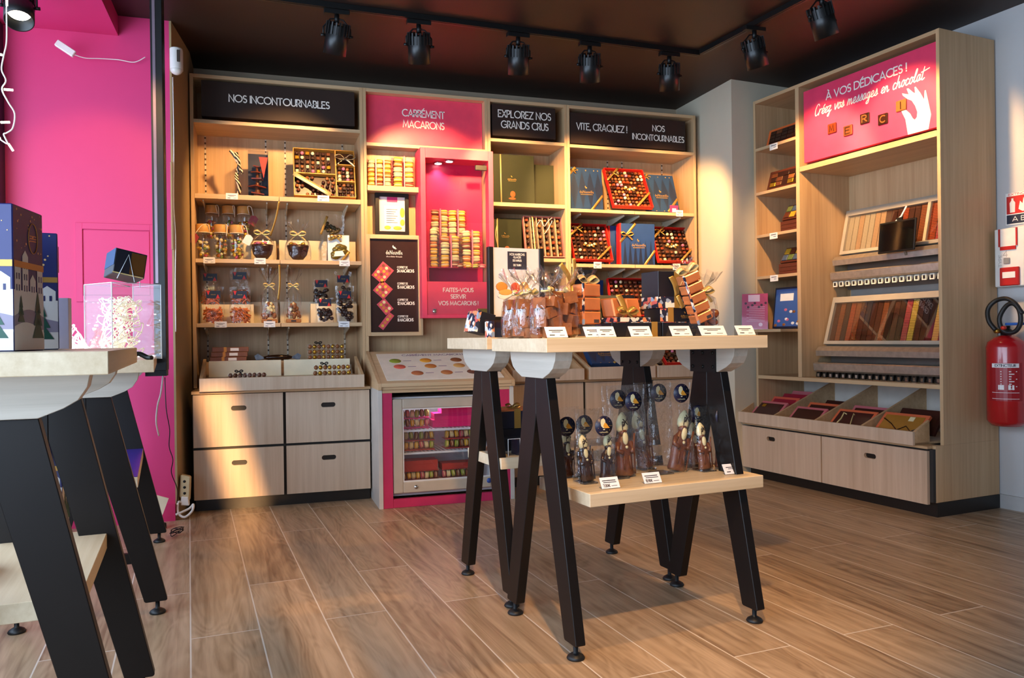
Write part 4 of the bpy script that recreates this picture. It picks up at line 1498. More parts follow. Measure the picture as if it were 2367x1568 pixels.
def spotlight(label, x, y, aim, tilt_seen, power, cone, lit=True, z=TRK, blend=.55, col=(1.0, .56, .215)):
    """track spotlight: adapter, stem, yoke, finned head, drum with a recessed lamp"""
    g = 'black track spotlights'
    t = thing('spotlight', label, 'spotlight', (x, y, z), 0, g)
    MB().box(-.06, .06, -.016, .016, -.022, -.0012).build('adapter', MBLK, t, bevel=.001)
    MB().lathe([(.012, -.06), (.012, -.022)], 12).build('stem', MBLK, t)
    d = (Vector(aim) - Vector((x, y, z - .13))).normalized()
    d = (d * .45 + Vector((0, 0, -1)) * .55).normalized() if tilt_seen else d
    Mh = Matrix.Translation((0, 0, -.125)) @ d.to_track_quat('-Z', 'Y').to_matrix().to_4x4()
    yk = MB().tube([(-.064, 0, -.125), (-.064, 0, -.085), (-.03, 0, -.045), (0, 0, -.04), (.03, 0, -.045), (.064, 0, -.085), (.064, 0, -.125)], .004, 6)
    yk.lathe([(.007, -.076), (.007, -.056)], 10, (0, 0, -.125), axis='x').lathe([(.007, .056), (.007, .076)], 10, (0, 0, -.125), axis='x')
    yk.build('yoke', MBLK, t)
    h = MB().lathe([(.0, .05), (.05, .05), (.052, .045), (.052, .008), (.055, .0), (.055, -.085), (.050, -.085), (.048, -.03), (.0, -.028)], 28)
    h.xf(Mh).build('drum', mat('black_drum', '#161616', .35, .2), t)
    f = MB()
    for i in range(18):
        a = 2 * PI * i / 18
        m = MB().box(.045, .058, -.0035, .0035, .006, .062)
        m.xf(Matrix.Rotation(a, 4, 'Z'))
        f.add(m.v, m.f)
    f.xf(Mh).build('heat_sink', MBLK, t)
    MB().lathe([(.0, -.030), (.044, -.030), (.044, -.0295)], 24).xf(Mh).build('lamp_glass', LAMP_ON if lit else GREY, t)
    if power:
        p = Mh @ Vector((0, 0, -.09))
        lamp('spot_beam', 'SPOT', p, power, col, Vector(aim) - Vector((x, y, z)), t, spot_size=R(cone), spot_blend=blend, shadow_soft_size=.035)
    return t


spotlight('black track spotlight nearest the pink wall end of the track, over the NOS INCONTOURNABLES board', .374, 3.857, (.12, 4.72, 1.72), True, 95, 62)
spotlight('black track spotlight over the pink CARREMENT MACARONS header', .777, 3.872, (.98, 4.70, 1.75), True, 150, 60)
spotlight('black track spotlight over the EXPLOREZ NOS GRANDS CRUS board', 1.306, 3.892, (1.55, 4.70, 1.72), True, 135, 58)
spotlight('black track spotlight over the VITE, CRAQUEZ board', 1.718, 3.908, (2.05, 4.70, 1.72), True, 135, 58)
spotlight('black track spotlight nearest the inner corner of the track', 2.211, 3.925, (2.60, 4.65, 1.68), True, 140, 60)
spotlight('black track spotlight of the short track nearer the corner', 2.452, 3.473, (3.20, 3.80, 1.72), True, 100, 64)
spotlight('black track spotlight at the picture top over the pink dedication board', 2.508, 3.03, (3.30, 3.25, 1.78), True, 95, 62)
spotlight('lit spotlight with a white glowing lamp under the pink soffit', -.925, 3.70, (-.75, 2.9, .9), False, 16, 70, z=2.414)
# unseen lamps added to light the middle tables and the pink wall
spotlight('added black spotlight above the middle tables, out of the picture', 1.75, 2.05, (1.05, 2.35, .9), True, 70, 74)
spotlight('added black spotlight above the camera, out of the picture', .5, .9, (1.15, 2.2, .8), True, 170, 54)
spotlight('added black spotlight by the shop window, out of the picture', -.35, 2.9, (-.75, 4.28, 1.55), True, 30, 40)

# ------------------------------------------------------------------ the window corner on the other side
t = thing('window_frame_post', 'tall black post with a grey groove hanging in front of the pink wall', 'post', (-.425, 3.9, .765))
MB().box(-.452, -.402, 3.86, 3.96, .77, CEIL - .002).build('post', mat('gloss_black', '#0b0b0c', .45), t, True, bevel=.002)
MB().box(-.443, -.431, 3.8575, 3.8598, 1.165, CEIL - .004).build('groove', mat('mauve_grey_trim', '#8c7a86', .3, .4), t, True)
MB().box(-.492, -.404, 3.87, 3.95, .745, .7695).build('foot_plate', MBLK, t, True)
t = thing('motion_detector', 'white motion detector on the corner of the pink wall', 'detector', (-.378, 4.245, 2.235))
MB().prism([(math.cos(R(a)) * .030, -math.sin(R(a)) * .03 + .0) for a in range(0, 181, 12)][::-1] + [(.030, .03), (-.030, .03)], .022, .13, 'z').build('housing', WPLAST, t, bevel=.006, seg=2)
MB().ball((0, .0, .024), (.030, .030, .026), 16, 8).build('lens', mat('milky_lens', '#d8d2c8', .3), t)
MB().box(.005, .020, -.0315, -.0255, .055, .115).build('dark_window', mat('smoked_window', '#4a4038', .2), t, bevel=.002)
MB().box(-.026, .026, .0302, .0405, .03, .12).build('bracket', WPLAST, t)

# wiring of the window corner
tag(MB().tube(crs([(-.398, 4.275, 2.23), (-.397, 4.272, 1.9), (-.401, 4.272, 1.6), (-.395, 4.272, 1.42), (-.399, 4.272, 1.2), (-.4, 4.272, .95)], 6), .0025, 6).build('cable', WPLAST), 'thin white cable running down the corner below the motion detector', 'cable')
tag(MB().box(-.4135, -.4045, 4.255, 4.2695, 1.36, 1.80).build('cable_duct', WTAN, bevel=.002), 'short beige cable duct on the corner of the pink wall', 'cable duct')
tag(MB().tube(crs([(-.408, 3.845, .74), (-.405, 3.85, .60), (-.395, 3.88, .50), (-.40, 3.9, .42), (-.385, 3.9, .36), (-.392, 3.9, .30), (-.37, 3.92, .22), (-.375, 3.95, .15)], 6), .0022, 6).build('cable', RUB), 'thin black cable dangling from the black post to the floor', 'cable')
tag(MB().tube(crs([(-.425, 3.93, .7448), (-.44, 3.97, .66), (-.46, 4.02, .60), (-.47, 4.05, .52), (-.465, 4.1, .45)], 6), .004, 6).build('cable', WPLAST), 'white cable hanging under the black post against the pink wall', 'cable')
pts = [(-.375 + .03 * math.sin(i * 1.7), 3.93 + .035 * math.cos(i * 2.3), .008 + .03 * abs(math.sin(i * .9))) for i in range(16)]
tag(MB().tube(crs(pts, 5), .002, 5).build('cable', RUB), 'tangle of thin black cable on the floor beside the low table leg', 'cable')
t = thing('power_strip', 'beige multi-socket block hanging in the gap beside the drawer cabinet', 'power strip', (-.372, 4.33, .07))
m = MB().prism([(-.028, .04), (.024, .02), (.030, .14), (-.018, .155)], -.03, .02, 'y')
m.build('socket_block', mat('beige_socket', '#cdb98f', .5), t, bevel=.006)
m = MB()
for z in (.06, .09, .12):
    m.lathe([(.007, -.031), (.007, -.0305)], 12, (.0, 0, z), axis='y')
m.build('socket_hole', MBLK, t)
MB().prism([(-.02, .0), (.022, -.005), (.018, .04), (-.016, .045)], -.035, .01, 'y').build('plug', WPLAST, t, bevel=.004)
MB().tube(crs([(.0, -.02, .0), (-.028, -.04, .02), (-.03, -.05, -.03), (.0, -.06, -.055), (.035, -.05, -.03), (.04, -.03, .0), (.02, -.03, -.02), (-.04, -.06, -.04)], 6), .006, 8).build('cord', WPLAST, t)
tag(place(MB().box(-.045, .045, -.02, .02, 0, .03).build('adapter', MBLK, bevel=.004), (-.485, 4.10, .0), .5), 'black power adapter on the floor under the low table', 'adapter')
tag(place(MB().box(-.035, .035, -.004, .004, 0, .13).build('leaflet', CREAM), M=Matrix.Translation((-.505, 4.12, .033)) @ Matrix.Rotation(.35, 4, 'Y')), 'cream leaflet leaning on the black adapter under the low table', 'leaflet')

# fairy lights hanging at the window
t = thing('fairy_light_string', 'string of white fairy lights dangling beside the lit spotlight', 'fairy lights', (-.69, 2.5, 1.55))
fl = crs([(-.685, 2.5, 2.07), (-.660, 2.5, 1.99), (-.652, 2.5, 1.96), (-.655, 2.5, 1.90), (-.656, 2.5, 1.82), (-.657, 2.5, 1.74), (-.664, 2.5, 1.70), (-.670, 2.5, 1.66), (-.660, 2.5, 1.63), (-.670, 2.5, 1.605), (-.655, 2.5, 1.57), (-.640, 2.5, 1.54), (-.645, 2.5, 1.50), (-.66, 2.5, 1.485), (-.667, 2.5, 1.48), (-.658, 2.5, 1.455), (-.676, 2.5, 1.466)], 5)
MB().tube(fl, .0021, 6).build('wire', mat('frosted_wire_glow', '#e8e2da', .35, emit=.25), t, True)  # wire glows faintly by itself, standing in for light from its bulbs
for k, (x, z, a) in enumerate(((-.668, 1.70, 170), (-.665, 1.605, 0), (-.652, 1.515, 185), (-.675, 1.47, 200), (-.656, 1.455, 300), (-.655, 1.86, 270))):
    m = MB().tube([(x, 2.5, z), (x + .022 * math.cos(R(a)), 2.5, z + .022 * math.sin(R(a)))], .0032, 6)
    m.build('led', mat('warm_led', '#fff3d8', emit=5, vary=0), t, True)
tag(MB().tube(crs([(-.70, 2.5, 1.63), (-.685, 2.5, 1.60), (-.687, 2.5, 1.55), (-.69, 2.5, 1.50), (-.69, 2.5, 1.42)], 5), .0028, 6).build('fairy_light_string', mat('frosted_wire_glow', '#e8e2da', .35, emit=.25)), 'short second strand of white fairy lights at the picture edge', 'fairy lights')
t = thing('cable_transformer', 'small white transformer box hanging on a cable before the pink wall', 'transformer', (-.86, 4.2, 2.30))
m = MB().box(-.045, .045, -.012, .012, -.016, .016)
m.xf(Matrix.Rotation(R(33), 4, 'Y')).build('housing', WPLAST, t, bevel=.003)
MB().tube(crs([(.037, 0, -.025), (.08, .02, -.03), (.14, .04, -.02), (.22, .05, -.015), (.29, .05, -.02), (.34, .05, .01)], 6), .0022, 6).build('cable', WPLAST, t)

# ------------------------------------------------------------------ tall house boxes on the nearest table
def night_box(label, cx, cy, w, d, h, rot, z):
    """navy box printed with a snowy village: stars, gold band, white houses, hills, firs"""
    t = thing('gift_box', label, 'box', (cx, cy, z), rot)
    MB().box(-w / 2, w / 2, -d / 2, d / 2, 0, h).build('carton', NAVYW, t, bevel=.002)
    rr = random.Random(int(cx * 1000))
    A = MB()
    for face in ('front', 'side'):
        L = w if face == 'front' else d
        fn = (lambda a, b, e: (a, -d / 2 - e, b)) if face == 'front' else (lambda a, b, e: (w / 2 + e, a, b))

        def poly(pts, mi, e=.0006):
            A.add([fn(a, b, e) for a, b in pts], [tuple(range(len(pts)))], mi)
        hl = L / 2 - .001
        poly([(-hl, .002), (hl, .002), (hl, h * .42), (-hl, h * .42)], 0, .0004)
        hill = [(-hl, .24 * h)] + [(-hl + 2 * hl * i / 10, h * (.24 + .05 * math.sin(PI * i / 10))) for i in range(1, 10)] + [(hl, .24 * h)]
        poly(hill + [(hl, .15 * h), (-hl, .15 * h)], 1, .0008)
        poly([(-hl, .17 * h)] + [(-hl + 2 * hl * i / 10, h * (.15 + .05 * math.sin(PI * i / 10 + .4))) for i in range(11)] + [(hl, .002), (-hl, .002)], 0, .0010)
        n = 4
        for i in range(n):
            x0 = -hl + 2 * hl * i / n + .004
            x1 = x0 + 2 * hl / n - .008
            top = h * (.50 + .16 * ((i * 7 + (face == 'side')) % 3) / 2)
            poly([(x0, .40 * h), (x1, .40 * h), (x1, top), ((x0 + x1) / 2, top + .012), (x0, top)], 0, .0006)
            for r_ in range(3):
                for c_ in range(2):
                    wx = x0 + (x1 - x0) * (.22 + .4 * c_)
                    wz = .415 * h + r_ * .022
                    if wz + .012 < top:
                        poly([(wx, wz), (wx + .005, wz), (wx + .005, wz + .012), (wx, wz + .012)], 2, .0009)
        for i in range(22):
            a, b, q = rr.uniform(-hl + .006, hl - .006), rr.uniform(.70 * h, .985 * h), rr.choice((.0012, .0018, .0026))
            poly([(a + q * math.cos(k * PI / 3), b + q * math.sin(k * PI / 3)) for k in range(6)], 3)
        poly([(-hl, .575 * h), (hl, .575 * h), (hl, .62 * h), (-hl, .62 * h)], 4, .0014)
        for fx, fz, fh in ((-hl + .03, .20, .05), (hl * .55, .09, .09)):
            for k in range(3):
                b = fz * h + k * fh * .28
                ww = fh * .32 * (1 - .25 * k)
                poly([(fx - ww, b), (fx + ww, b), (fx, b + fh * .5)], 5, .0016)
    # gold seal on the side
    q = [(w / 2 + .0012, .02 + .022 * math.cos(2 * PI * i / 28), h * .80 + .030 * math.sin(2 * PI * i / 28)) for i in range(28)]
    A.tube(q, .0009, 4, 4, closed=True)
    for k in range(3):
        A.add([(w / 2 + .0012, .004, h * (.775 + .018 * k)), (w / 2 + .0012, .036, h * (.78 + .018 * k)), (w / 2 + .0012, .036, h * (.786 + .018 * k)), (w / 2 + .0012, .004, h * (.781 + .018 * k))], [(0, 1, 2, 3)], 4)
    A.build('village_print', [mat('snow_print', '#d9d6d2', .5, vary=0), mat('mauve_hill_print', '#8a8296', .5, vary=0), mat('window_print', '#262a5a', .5, vary=0), mat('star_print', '#e2b877', .5, vary=0), mat('gold_print', '#b5893f', .35, .4, vary=0), mat('fir_print', '#0f4a3a', .5, vary=0)], t)
    return t


NAVYW = mat('night_blue_card', '#1c2460', .45)
night_box('tall navy box printed with a snowy village, nearest on the table', -.515, 1.781, .165, .145, .280, R(-6.5), L1Z + .0005)
night_box('tall navy village box standing behind the nearest one', -.524, 2.04, .165, .12, .262, R(12), L1Z + .0005)
tag(place(MB().box(-.024, .024, -.012, .012, 0, .125).build('card_holder', mat('frosted_card', '#dcd6e4', .4), bevel=.001), (-.468, 2.18, L1Z + .0005), R(-4)), 'plain whitish card holder behind the navy village boxes', 'card holder')
night_box('navy village box on the low shelf of the nearest table', -.535, 2.27, .11, .08, .275, R(2), .4205)
m = MB().box(-.05, .05, -.09, .09, 0, .045).box(-.02, .0, -.0906, .09, .0, .0456, 1)
solo(m, 'gift_box', [mat('cream_gold_card', '#d9cdb8', .5), C_GOLD], 'low cream box with gold dots on the low shelf at the picture edge', 'box', (-.60, 1.85, .4205), R(4), bevel=.001)

# clear box of fairy lights on the low table, with a navy box on a stand above
bM = Matrix.Translation((-.438, 2.93, L2Z + .0005)) @ Matrix.Rotation(R(38), 4, 'Z')
t = thing('acrylic_box', 'clear acrylic box full of tangled fairy lights on the low table', 'box', M=bM)
a_, hb, w_ = .085, .252, .0025
for i, q in enumerate(((-a_, a_, -a_, -a_ + w_), (-a_, a_, a_ - w_, a_), (-a_, -a_ + w_, -a_ + w_, a_ - w_), (a_ - w_, a_, -a_ + w_, a_ - w_))):
    MB().box(q[0], q[1], q[2], q[3], 0, hb - w_).build('pane', CLEAR, t)
MB().box(-a_, a_, -a_, a_, hb - w_, hb).build('lid', CLEAR, t)
m = MB()
for x, y in ((-a_, -a_), (a_, -a_), (a_, a_), (-a_, a_)):
    m.box(x - .0012, x + .0012, y - .0012, y + .0012, 0, hb)
for q in ((-a_, a_, -a_ - .001, -a_ + .001), (-a_, a_, a_ - .001, a_ + .001)):
    m.box(q[0], q[1], q[2], q[3], hb - .001, hb + .001)
for q in ((-a_ - .001, -a_ + .001, -a_, a_), (a_ - .001, a_ + .001, -a_, a_)):
    m.box(q[0], q[1], q[2], q[3], hb - .001, hb + .001)
m.build('bright_edge', EDGE, t)
rr = random.Random(3)
pts = []
for i in range(360):
    th_ = i * .61
    r0 = .035 + .03 * math.sin(i * .37)
    pts.append((-.01 + r0 * math.cos(th_) + rr.uniform(-.018, .018), r0 * math.sin(th_) * .8 + rr.uniform(-.018, .018), .02 + .17 * (0.5 + 0.5 * math.sin(i * .23)) + rr.uniform(-.02, .02)))
pts = [(max(-.076, min(.076, x)), max(-.076, min(.076, y)), max(.006, min(.23, z))) for x, y, z in pts]
t = thing('fairy_light_tangle', 'tangle of silver fairy lights inside the clear acrylic box', 'fairy lights', M=bM @ Matrix.Translation((0, 0, .003)))
MB().tube(crs(pts, 3), .0019, 5).build('wire', mat('silver_wire_glow', '#e4dcc6', .3, .3, emit=.45), t)  # glow put into the wire itself, for the light of its bulbs
m = MB()
for p in pts[::7]:
    m.ball(p, (.0035, .0035, .0035), 6, 4)
m.build('led_bulbs', mat('white_led', '#f4f7ff', emit=7, vary=0), t)['kind'] = 'stuff'
rr = random.Random(5)
pts = [(rr.uniform(-.055, .055), rr.uniform(-.05, .05), 0) for i in range(110)]
pts = [(x, y, .006 + max(0, (.14 - abs(x + .0) * 1.9 - abs(y) * 1.2)) * rr.random()) for x, y, _ in pts]
t = thing('fairy_light_tangle', 'bright heap of white fairy lights beside the clear acrylic box', 'fairy lights', (-.585, 2.90, L2Z + .001))
MB().tube(crs(pts, 3), .0022, 5).build('wire', mat('white_wire_glow', '#f2efe8', .4, emit=.6), t)
m = MB()
for p in pts[::2]:
    m.ball(p, (.0045, .0045, .0045), 6, 4)
m.build('led_bulbs', mat('white_led', '#f4f7ff', emit=7, vary=0), t)['kind'] = 'stuff'
tag(MB().tube(crs([(-.40, 2.79, L2Z + .012), (-.375, 2.80, L2Z + .02), (-.35, 2.80, L2Z + .008), (-.335, 2.79, L2Z + .006)], 5), .008, 8).build('cable_connector', MBLK), 'black cable connector lying at the corner of the low table', 'connector')
gM = Matrix.Translation((-.43, 2.90, L2Z + hb + .02)) @ Matrix.Rotation(R(26), 4, 'Z') @ Matrix.Rotation(R(11), 4, 'Y') @ Matrix.Rotation(R(-8), 4, 'X')
t = thing('gift_box', 'navy gift box with a flowered corner, tilted on a stand over the acrylic box', 'box', M=gM)
MB().box(-.05, .05, -.045, .045, 0, .085).build('carton', NAVYD, t, bevel=.002)
MB().box(-.0508, -.05, -.045, .045, .028, .085).build('blue_flap', BLUEL, t)
MB().box(-.0508, -.05, -.045, .045, .0, .0275).build('floral_band', 'FLORAL', t) if False else None
MB().box(.0, .046, -.0464, -.0452, .006, .08).build('window', mat('bronze_window', '#5a3a1c', .12), t)
MB().box(-.0515, .046, -.0455, -.0452, .0, .004).build('edge_line', GOLDP, t)
sd = MB()
sd.tube([(-.035, -.048, -.018), (-.01, -.048, .07), (.02, -.048, -.018)], .0014, 5).tube([(-.035, .02, -.018), (.03, .02, -.018)], .0014, 5).tube([(.045, .0, .04), (.055, .0, -.02)], .0014, 5)
sd.build('acrylic_stand', EDGE, t)


# ------------------------------------------------------------------ builders for the small goods
def card(loc, w, h, label, rotz=0.0, tilt=0.0, group='white price cards on the shelf edges', text=None, name='price_card'):
    """little white price card with lines of print; local front faces -y"""
    M = Matrix.Translation(Vector(loc)) @ Matrix.Rotation(rotz, 4, 'Z') @ Matrix.Rotation(tilt, 4, 'X')
    t = thing(name, label, 'price card', M=M, group=group)
    MB().box(-w / 2, w / 2, -.0016, 0, 0, h).build('card', PAPER, t)
    m = MB()
    m.box(-w * .34, w * .34, -.0022, -.0016, h * .62, h * .69).box(-w * .22, w * .2, -.0022, -.0016, h * .48, h * .53)
    m.box(-w * .36, -w * .12, -.0022, -.0016, h * .18, h * .26).box(w * .12, w * .36, -.0022, -.0016, h * .18, h * .22)
    if text:
        m = MB().box(-w * .40, w * .34, -.0022, -.0016, h * .66, h * .73).box(-w * .36, w * .36, -.0022, -.0016, h * .50, h * .56).box(w * .05, w * .36, -.0022, -.0016, h * .18, h * .22)
        q = strokes(text, h * .24, .0016, lambda a, b: (a, -.0022, b), left=-w * .40, width=w * .36, base=h * .12)
        m.add(q.v, q.f)
    m.build('print', INK, t)
    return t


def tent(c, a, b, z, w, h, label, text=None, rot=0.0):
    """price card leaning in a clear tent-shaped holder on a table"""
    t = card(on_table(c, a, b, z + .001), w, h * 1.15, label, TH + rot, R(-32), 'price cards on the middle table', text)
    MB().add([(-w / 2, .0006, -.001), (w / 2, .0006, -.001), (w / 2, .0006, h * 1.15), (-w / 2, .0006, h * 1.15), (w / 2, h * 1.0, h * .45), (-w / 2, h * 1.0, h * .45)], [(0, 1, 2, 3), (3, 2, 4, 5)]).build('clear_holder', CLEAR, t)
    return t


def bow(pts_w, c, s, m=GOLD, k=1.0):
    """ribbon bow: two loops and two tails around c, in the xz plane"""
    b = MB()
    x, y, z = c
    for sg in (-1, 1):
        b.strap(crs([(x, y, z), (x + sg * s * .5, y - s * .18, z + s * .35), (x + sg * s, y - s * .12, z + s * .18), (x + sg * s * .6, y - s * .05, z - s * .08), (x, y, z)], 5), (0, .3 * s, .25 * s), .0006)
        b.strap(crs([(x, y, z), (x + sg * s * .5, y - s * .05, z - s * .4), (x + sg * s * .9 * k, y, z - s * .8)], 5), (.22 * s, 0, .1 * s), .0006)
    b.ball((x, y - .003, z), (.12 * s, .1 * s, .12 * s), 8, 5)
    return b


def cello(t, r, hb, hk, ht, seed=0, m=None, sq=1.0, flare=.8, ribbon=GOLDP, name='cellophane', rb=True):
    """gathered cellophane bag: belly, tied neck at hk, fanned top; centred on the thing"""
    ph = seed * 1.7

    def fn(x, y, z, a, j):
        q = 1 + .05 * math.sin(5 * a + ph) if z < hb else 1 + .22 * math.sin(8 * a + ph + z * 9)
        dz = (.012 * math.sin(5 * a + ph) + .008 * math.sin(11 * a)) if z > ht - .02 else 0
        return x * q, y * q * sq, z + dz
    pr = [(r * .85, .001), (r * .98, .012), (r, hb * .5), (r * .92, hb * .85), (r * .72, hb + (hk - hb) * .35), (r * .38, hb + (hk - hb) * .75), (.012, hk), (r * .3, hk + (ht - hk) * .25), (r * .55 * flare / .8, hk + (ht - hk) * .6), (r * flare, ht)]
    MB().open_lathe(pr, 40, fn=fn).build(name, m or FILM, t)
    if rb:
        b = bow(None, (0, -.012, hk), r * .62, ribbon)
        b.tube([(.014 * math.cos(q * PI / 5), .014 * math.sin(q * PI / 5), hk) for q in range(10)], .003, 5, closed=True)
        b.build('ribbon', ribbon, t)


def pillow(t, w, h, d, name='bag', m=None, hdr=None, seed=0):
    """flat clear bag standing up: thick at the base, pinched flat at the top"""
    ph = seed

    def fn(x, y, z, a, j):
        k = z / h
        yy = y * (1 - k ** 1.6) + .002 * math.sin(a * 3 + z * 60 + ph)
        return x, yy, z
    n = 28
    pr = [(1, .0), (1.0, .012), (1, h * .3), (1, h * .55), (1, h * .8), (1, h)]

    def fn2(x, y, z, a, j):
        ca, sa = math.cos(a), math.sin(a)
        X = w / 2 * (abs(ca) ** .45) * (1 if ca > 0 else -1) * (1 + .03 * math.sin(z * 50 + ph))
        Y = d / 2 * (abs(sa) ** .7) * (1 if sa > 0 else -1)
        k = min(1, z / h)
        Y = Y * max(.02, (1 - k ** 1.8)) + .003 * math.sin(a * 3 + z * 70 + ph) * k
        return X, Y, z
    MB().open_lathe([(1, 0.001), (1, h * .12), (1, h * .3), (1, h * .5), (1, h * .65), (1, h * .8), (1, h * .92), (1, h)], n, fn=fn2).build(name, m or FILM2, t)


# chocolates, one of each kind ------------------------------------------------
def proto(name, mb, mats):
    me = mb.mesh(name, mats)
    return me


def ridge(w, l, h):
    m = MB().prism([(-w / 2, 0), (w / 2, 0), (w / 2 * .9, h * .8), (w * .3, h), (-w * .3, h), (-w / 2 * .9, h * .8)], -l / 2, l / 2, 'y')
    for i in (-1, 0, 1):
        m.tube([(i * w * .24, -l * .42, h), (i * w * .24 + .002, 0, h + .0006), (i * w * .24, l * .42, h)], .0012, 4)
    return m.xf(lambda x, y, z: (x, -z, y))


def dome(r, h):
    return MB().lathe([(r, 0), (r, h * .35), (r * .8, h * .75), (r * .45, h * .97), (0, h)], 12).xf(lambda x, y, z: (x, -z, y))


PRAL = [proto('praline', ridge(.022, .017, .012), C_DARK), proto('praline', ridge(.022, .017, .012), C_MILK), proto('praline', ridge(.022, .017, .012), C_RED), proto('praline', dome(.0105, .014), C_DARK), proto('praline', dome(.0105, .014), C_MILK),
        proto('praline', MB().ball((0, -.010, 0), .0105, 12, 7), C_PINK), proto('praline', MB().ball((0, -.010, 0), .0105, 12, 7), C_WHITE), proto('praline', ridge(.026, .018, .013), C_GOLD), proto('praline', dome(.0105, .012), C_NUT), proto('praline', ridge(.017, .017, .011), C_WHITE)]
KIND = ['ridged dark chocolate', 'ridged milk chocolate', 'reddish brown chocolate', 'round dark chocolate', 'round milk chocolate', 'pink sugar ball', 'cream white ball', 'gold wrapped chocolate', 'caramel coloured round', 'white square chocolate']
STUFF = MB()
STUFFM = [C_DARK, C_MILK, C_RED, C_DARK, C_MILK, C_PINK, C_WHITE, C_GOLD, C_NUT, C_WHITE]


def pralines(M, spots, where, group, stuff=False):
    """spots: (x, z, kind) in the plane of the box; every chocolate is an object of its own"""
    for x, z, k in spots:
        me = PRAL[k]
        Mp = M @ Matrix.Translation((x, -.006, z)) @ Matrix.Rotation(RND.uniform(-.12, .12), 4, 'Y')
        if stuff:
            n0 = len(STUFF.v)
            STUFF.add([Mp @ v.co for v in me.vertices], [tuple(p.vertices) for p in me.polygons], k, True)
            continue
        o = D.objects.new('praline', me)
        COL.objects.link(o)
        place(o, M=Mp)
        tag(o, KIND[k] + ' ' + where, 'chocolate', KIND[k] + 's ' + where)


def open_box(label, x, y, z, w, h, d, tilt, wall, floor_m, rot=0.0, dividers=(), lidm=None):
    """open chocolate box leaning back on a shelf. local: x across, z up the box, front faces -y"""
    M = Matrix.Translation((x, y, z)) @ Matrix.Rotation(rot, 4, 'Z') @ Matrix.Rotation(R(-tilt), 4, 'X')
    t = thing('chocolate_box', label, 'box', M=M)
    e = .004
    m = MB().box(-w / 2, w / 2, 0, .002, 0, h, 1)
    m.box(-w / 2, -w / 2 + e, -d, 0, 0, h).box(w / 2 - e, w / 2, -d, 0, 0, h).box(-w / 2 + e, w / 2 - e, -d, 0, 0, e).box(-w / 2 + e, w / 2 - e, -d, 0, h - e, h)
    m.build('tray', [wall, floor_m], t)
    for a in dividers:
        MB().box(a[0], a[1], -d + .001, -.0002, a[2], a[3]).build('divider', wall if len(a) < 5 else a[4], t)
    return t, M


def sash(t, p, q, y, w=.016, m=GOLD, knot=None, s=.03):
    """ribbon lying across a face from p to q (x, z), optional bow at fraction knot"""
    dx, dz = q[0] - p[0], q[1] - p[1]
    l = math.hypot(dx, dz)
    nv = (-dz / l * w, 0, dx / l * w)
    b = MB().strap([(p[0] + dx * i / 6, y - .0015 * math.sin(PI * i / 6), p[1] + dz * i / 6) for i in range(7)], nv, .0008)
    if knot is not None:
        c = (p[0] + dx * knot, y - .004, p[1] + dz * knot)
        k = bow(None, c, s)
        b.add(k.v, k.f, 0, True)
    b.build('ribbon', m, t)


def logo(t, x, z, w, y, m=LETG, parent=None):
    q = typed('deNeuville', w * .27, face_y(y), center=x, base=z, width=w)
    q.ball((x - w * .02, y, z + w * .36), (w * .06, .0004, w * .05), 8, 5).ball((x - w * .08, y, z + w * .43), (w * .035, .0004, w * .06), 8, 5)
    q.box(x - w * .42, x + w * .42, y - .0003, y, z - w * .10, z - w * .07)
    q.build('lettering', m, parent or t)


# ------------------------------------------------------------------ bay under NOS INCONTOURNABLES
def zebra():
    m = D.materials.new('striped_ribbon')
    m.use_nodes = True
    nt = m.node_tree
    b = nt.nodes['Principled BSDF']
    tc = nt.nodes.new('ShaderNodeTexCoord')
    w = nt.nodes.new('ShaderNodeTexWave')
    w.bands_direction = 'DIAGONAL'
    w.inputs['Scale'].default_value = 24
    w.inputs['Distortion'].default_value = 3
    r = nt.nodes.new('ShaderNodeValToRGB')
    r.color_ramp.interpolation = 'CONSTANT'
    e = r.color_ramp.elements
    e[0].color = rgb('#1a130e')
    e[1].position = .4
    e[1].color = rgb('#b8955a')
    k = e.new(.68)
    k.color = rgb('#e6dcc4')
    nt.links.new(tc.outputs['Object'], w.inputs['Vector'])
    nt.links.new(w.outputs['Fac'], r.inputs['Fac'])
    nt.links.new(r.outputs['Color'], b.inputs['Base Color'])
    b.inputs['Roughness'].default_value = .3
    return m


A = S1[0][1] + .0006
t = thing('gift_box', 'clear-fronted navy box with a red triangle and a zebra striped bow', 'box', (-.02, 4.74, A))
MB().box(-.03, .08, .048, .05, 0, .262).box(.078, .08, -.045, .048, 0, .262).box(-.03, .078, -.045, .048, 0, .003).build('navy_panel', NAVY, t)
MB().box(-.032, -.030, -.047, .05, 0, .262).box(-.030, .08, -.047, -.0455, 0, .262).box(-.03, .078, -.0455, .048, .2605, .262).build('clear_pane', CLEAR, t)
MB().add([(.03, -.0478, .225), (.078, -.0478, .225), (.054, -.0478, .105)], [(0, 1, 2)]).add([(.0806, -.04, .225), (.0806, .03, .225), (.0806, -.005, .12)], [(0, 1, 2)]).build('red_triangle', REDC, t)
ZEB = zebra()
MB().strap(crs([(-.085 + .008 * math.sin(i * 1.1), -.03 + .01 * math.cos(i * 1.1), .01 + i * .024) for i in range(11)], 4), (.020, .006, 0), .001).strap(crs([(-.085, -.035, .19), (-.10, -.04, .22), (-.125, -.045, .255)], 4), (.012, 0, .012)).strap(crs([(-.08, -.036, .18), (-.068, -.042, .15), (-.06, -.045, .125)], 4), (.012, 0, .004)).build('striped_ribbon', ZEB, t)
t = thing('chocolate_tree', 'tiered chocolate tree of stacked slabs inside the clear-fronted navy box', 'chocolate', (.0, 4.735, A + .003))
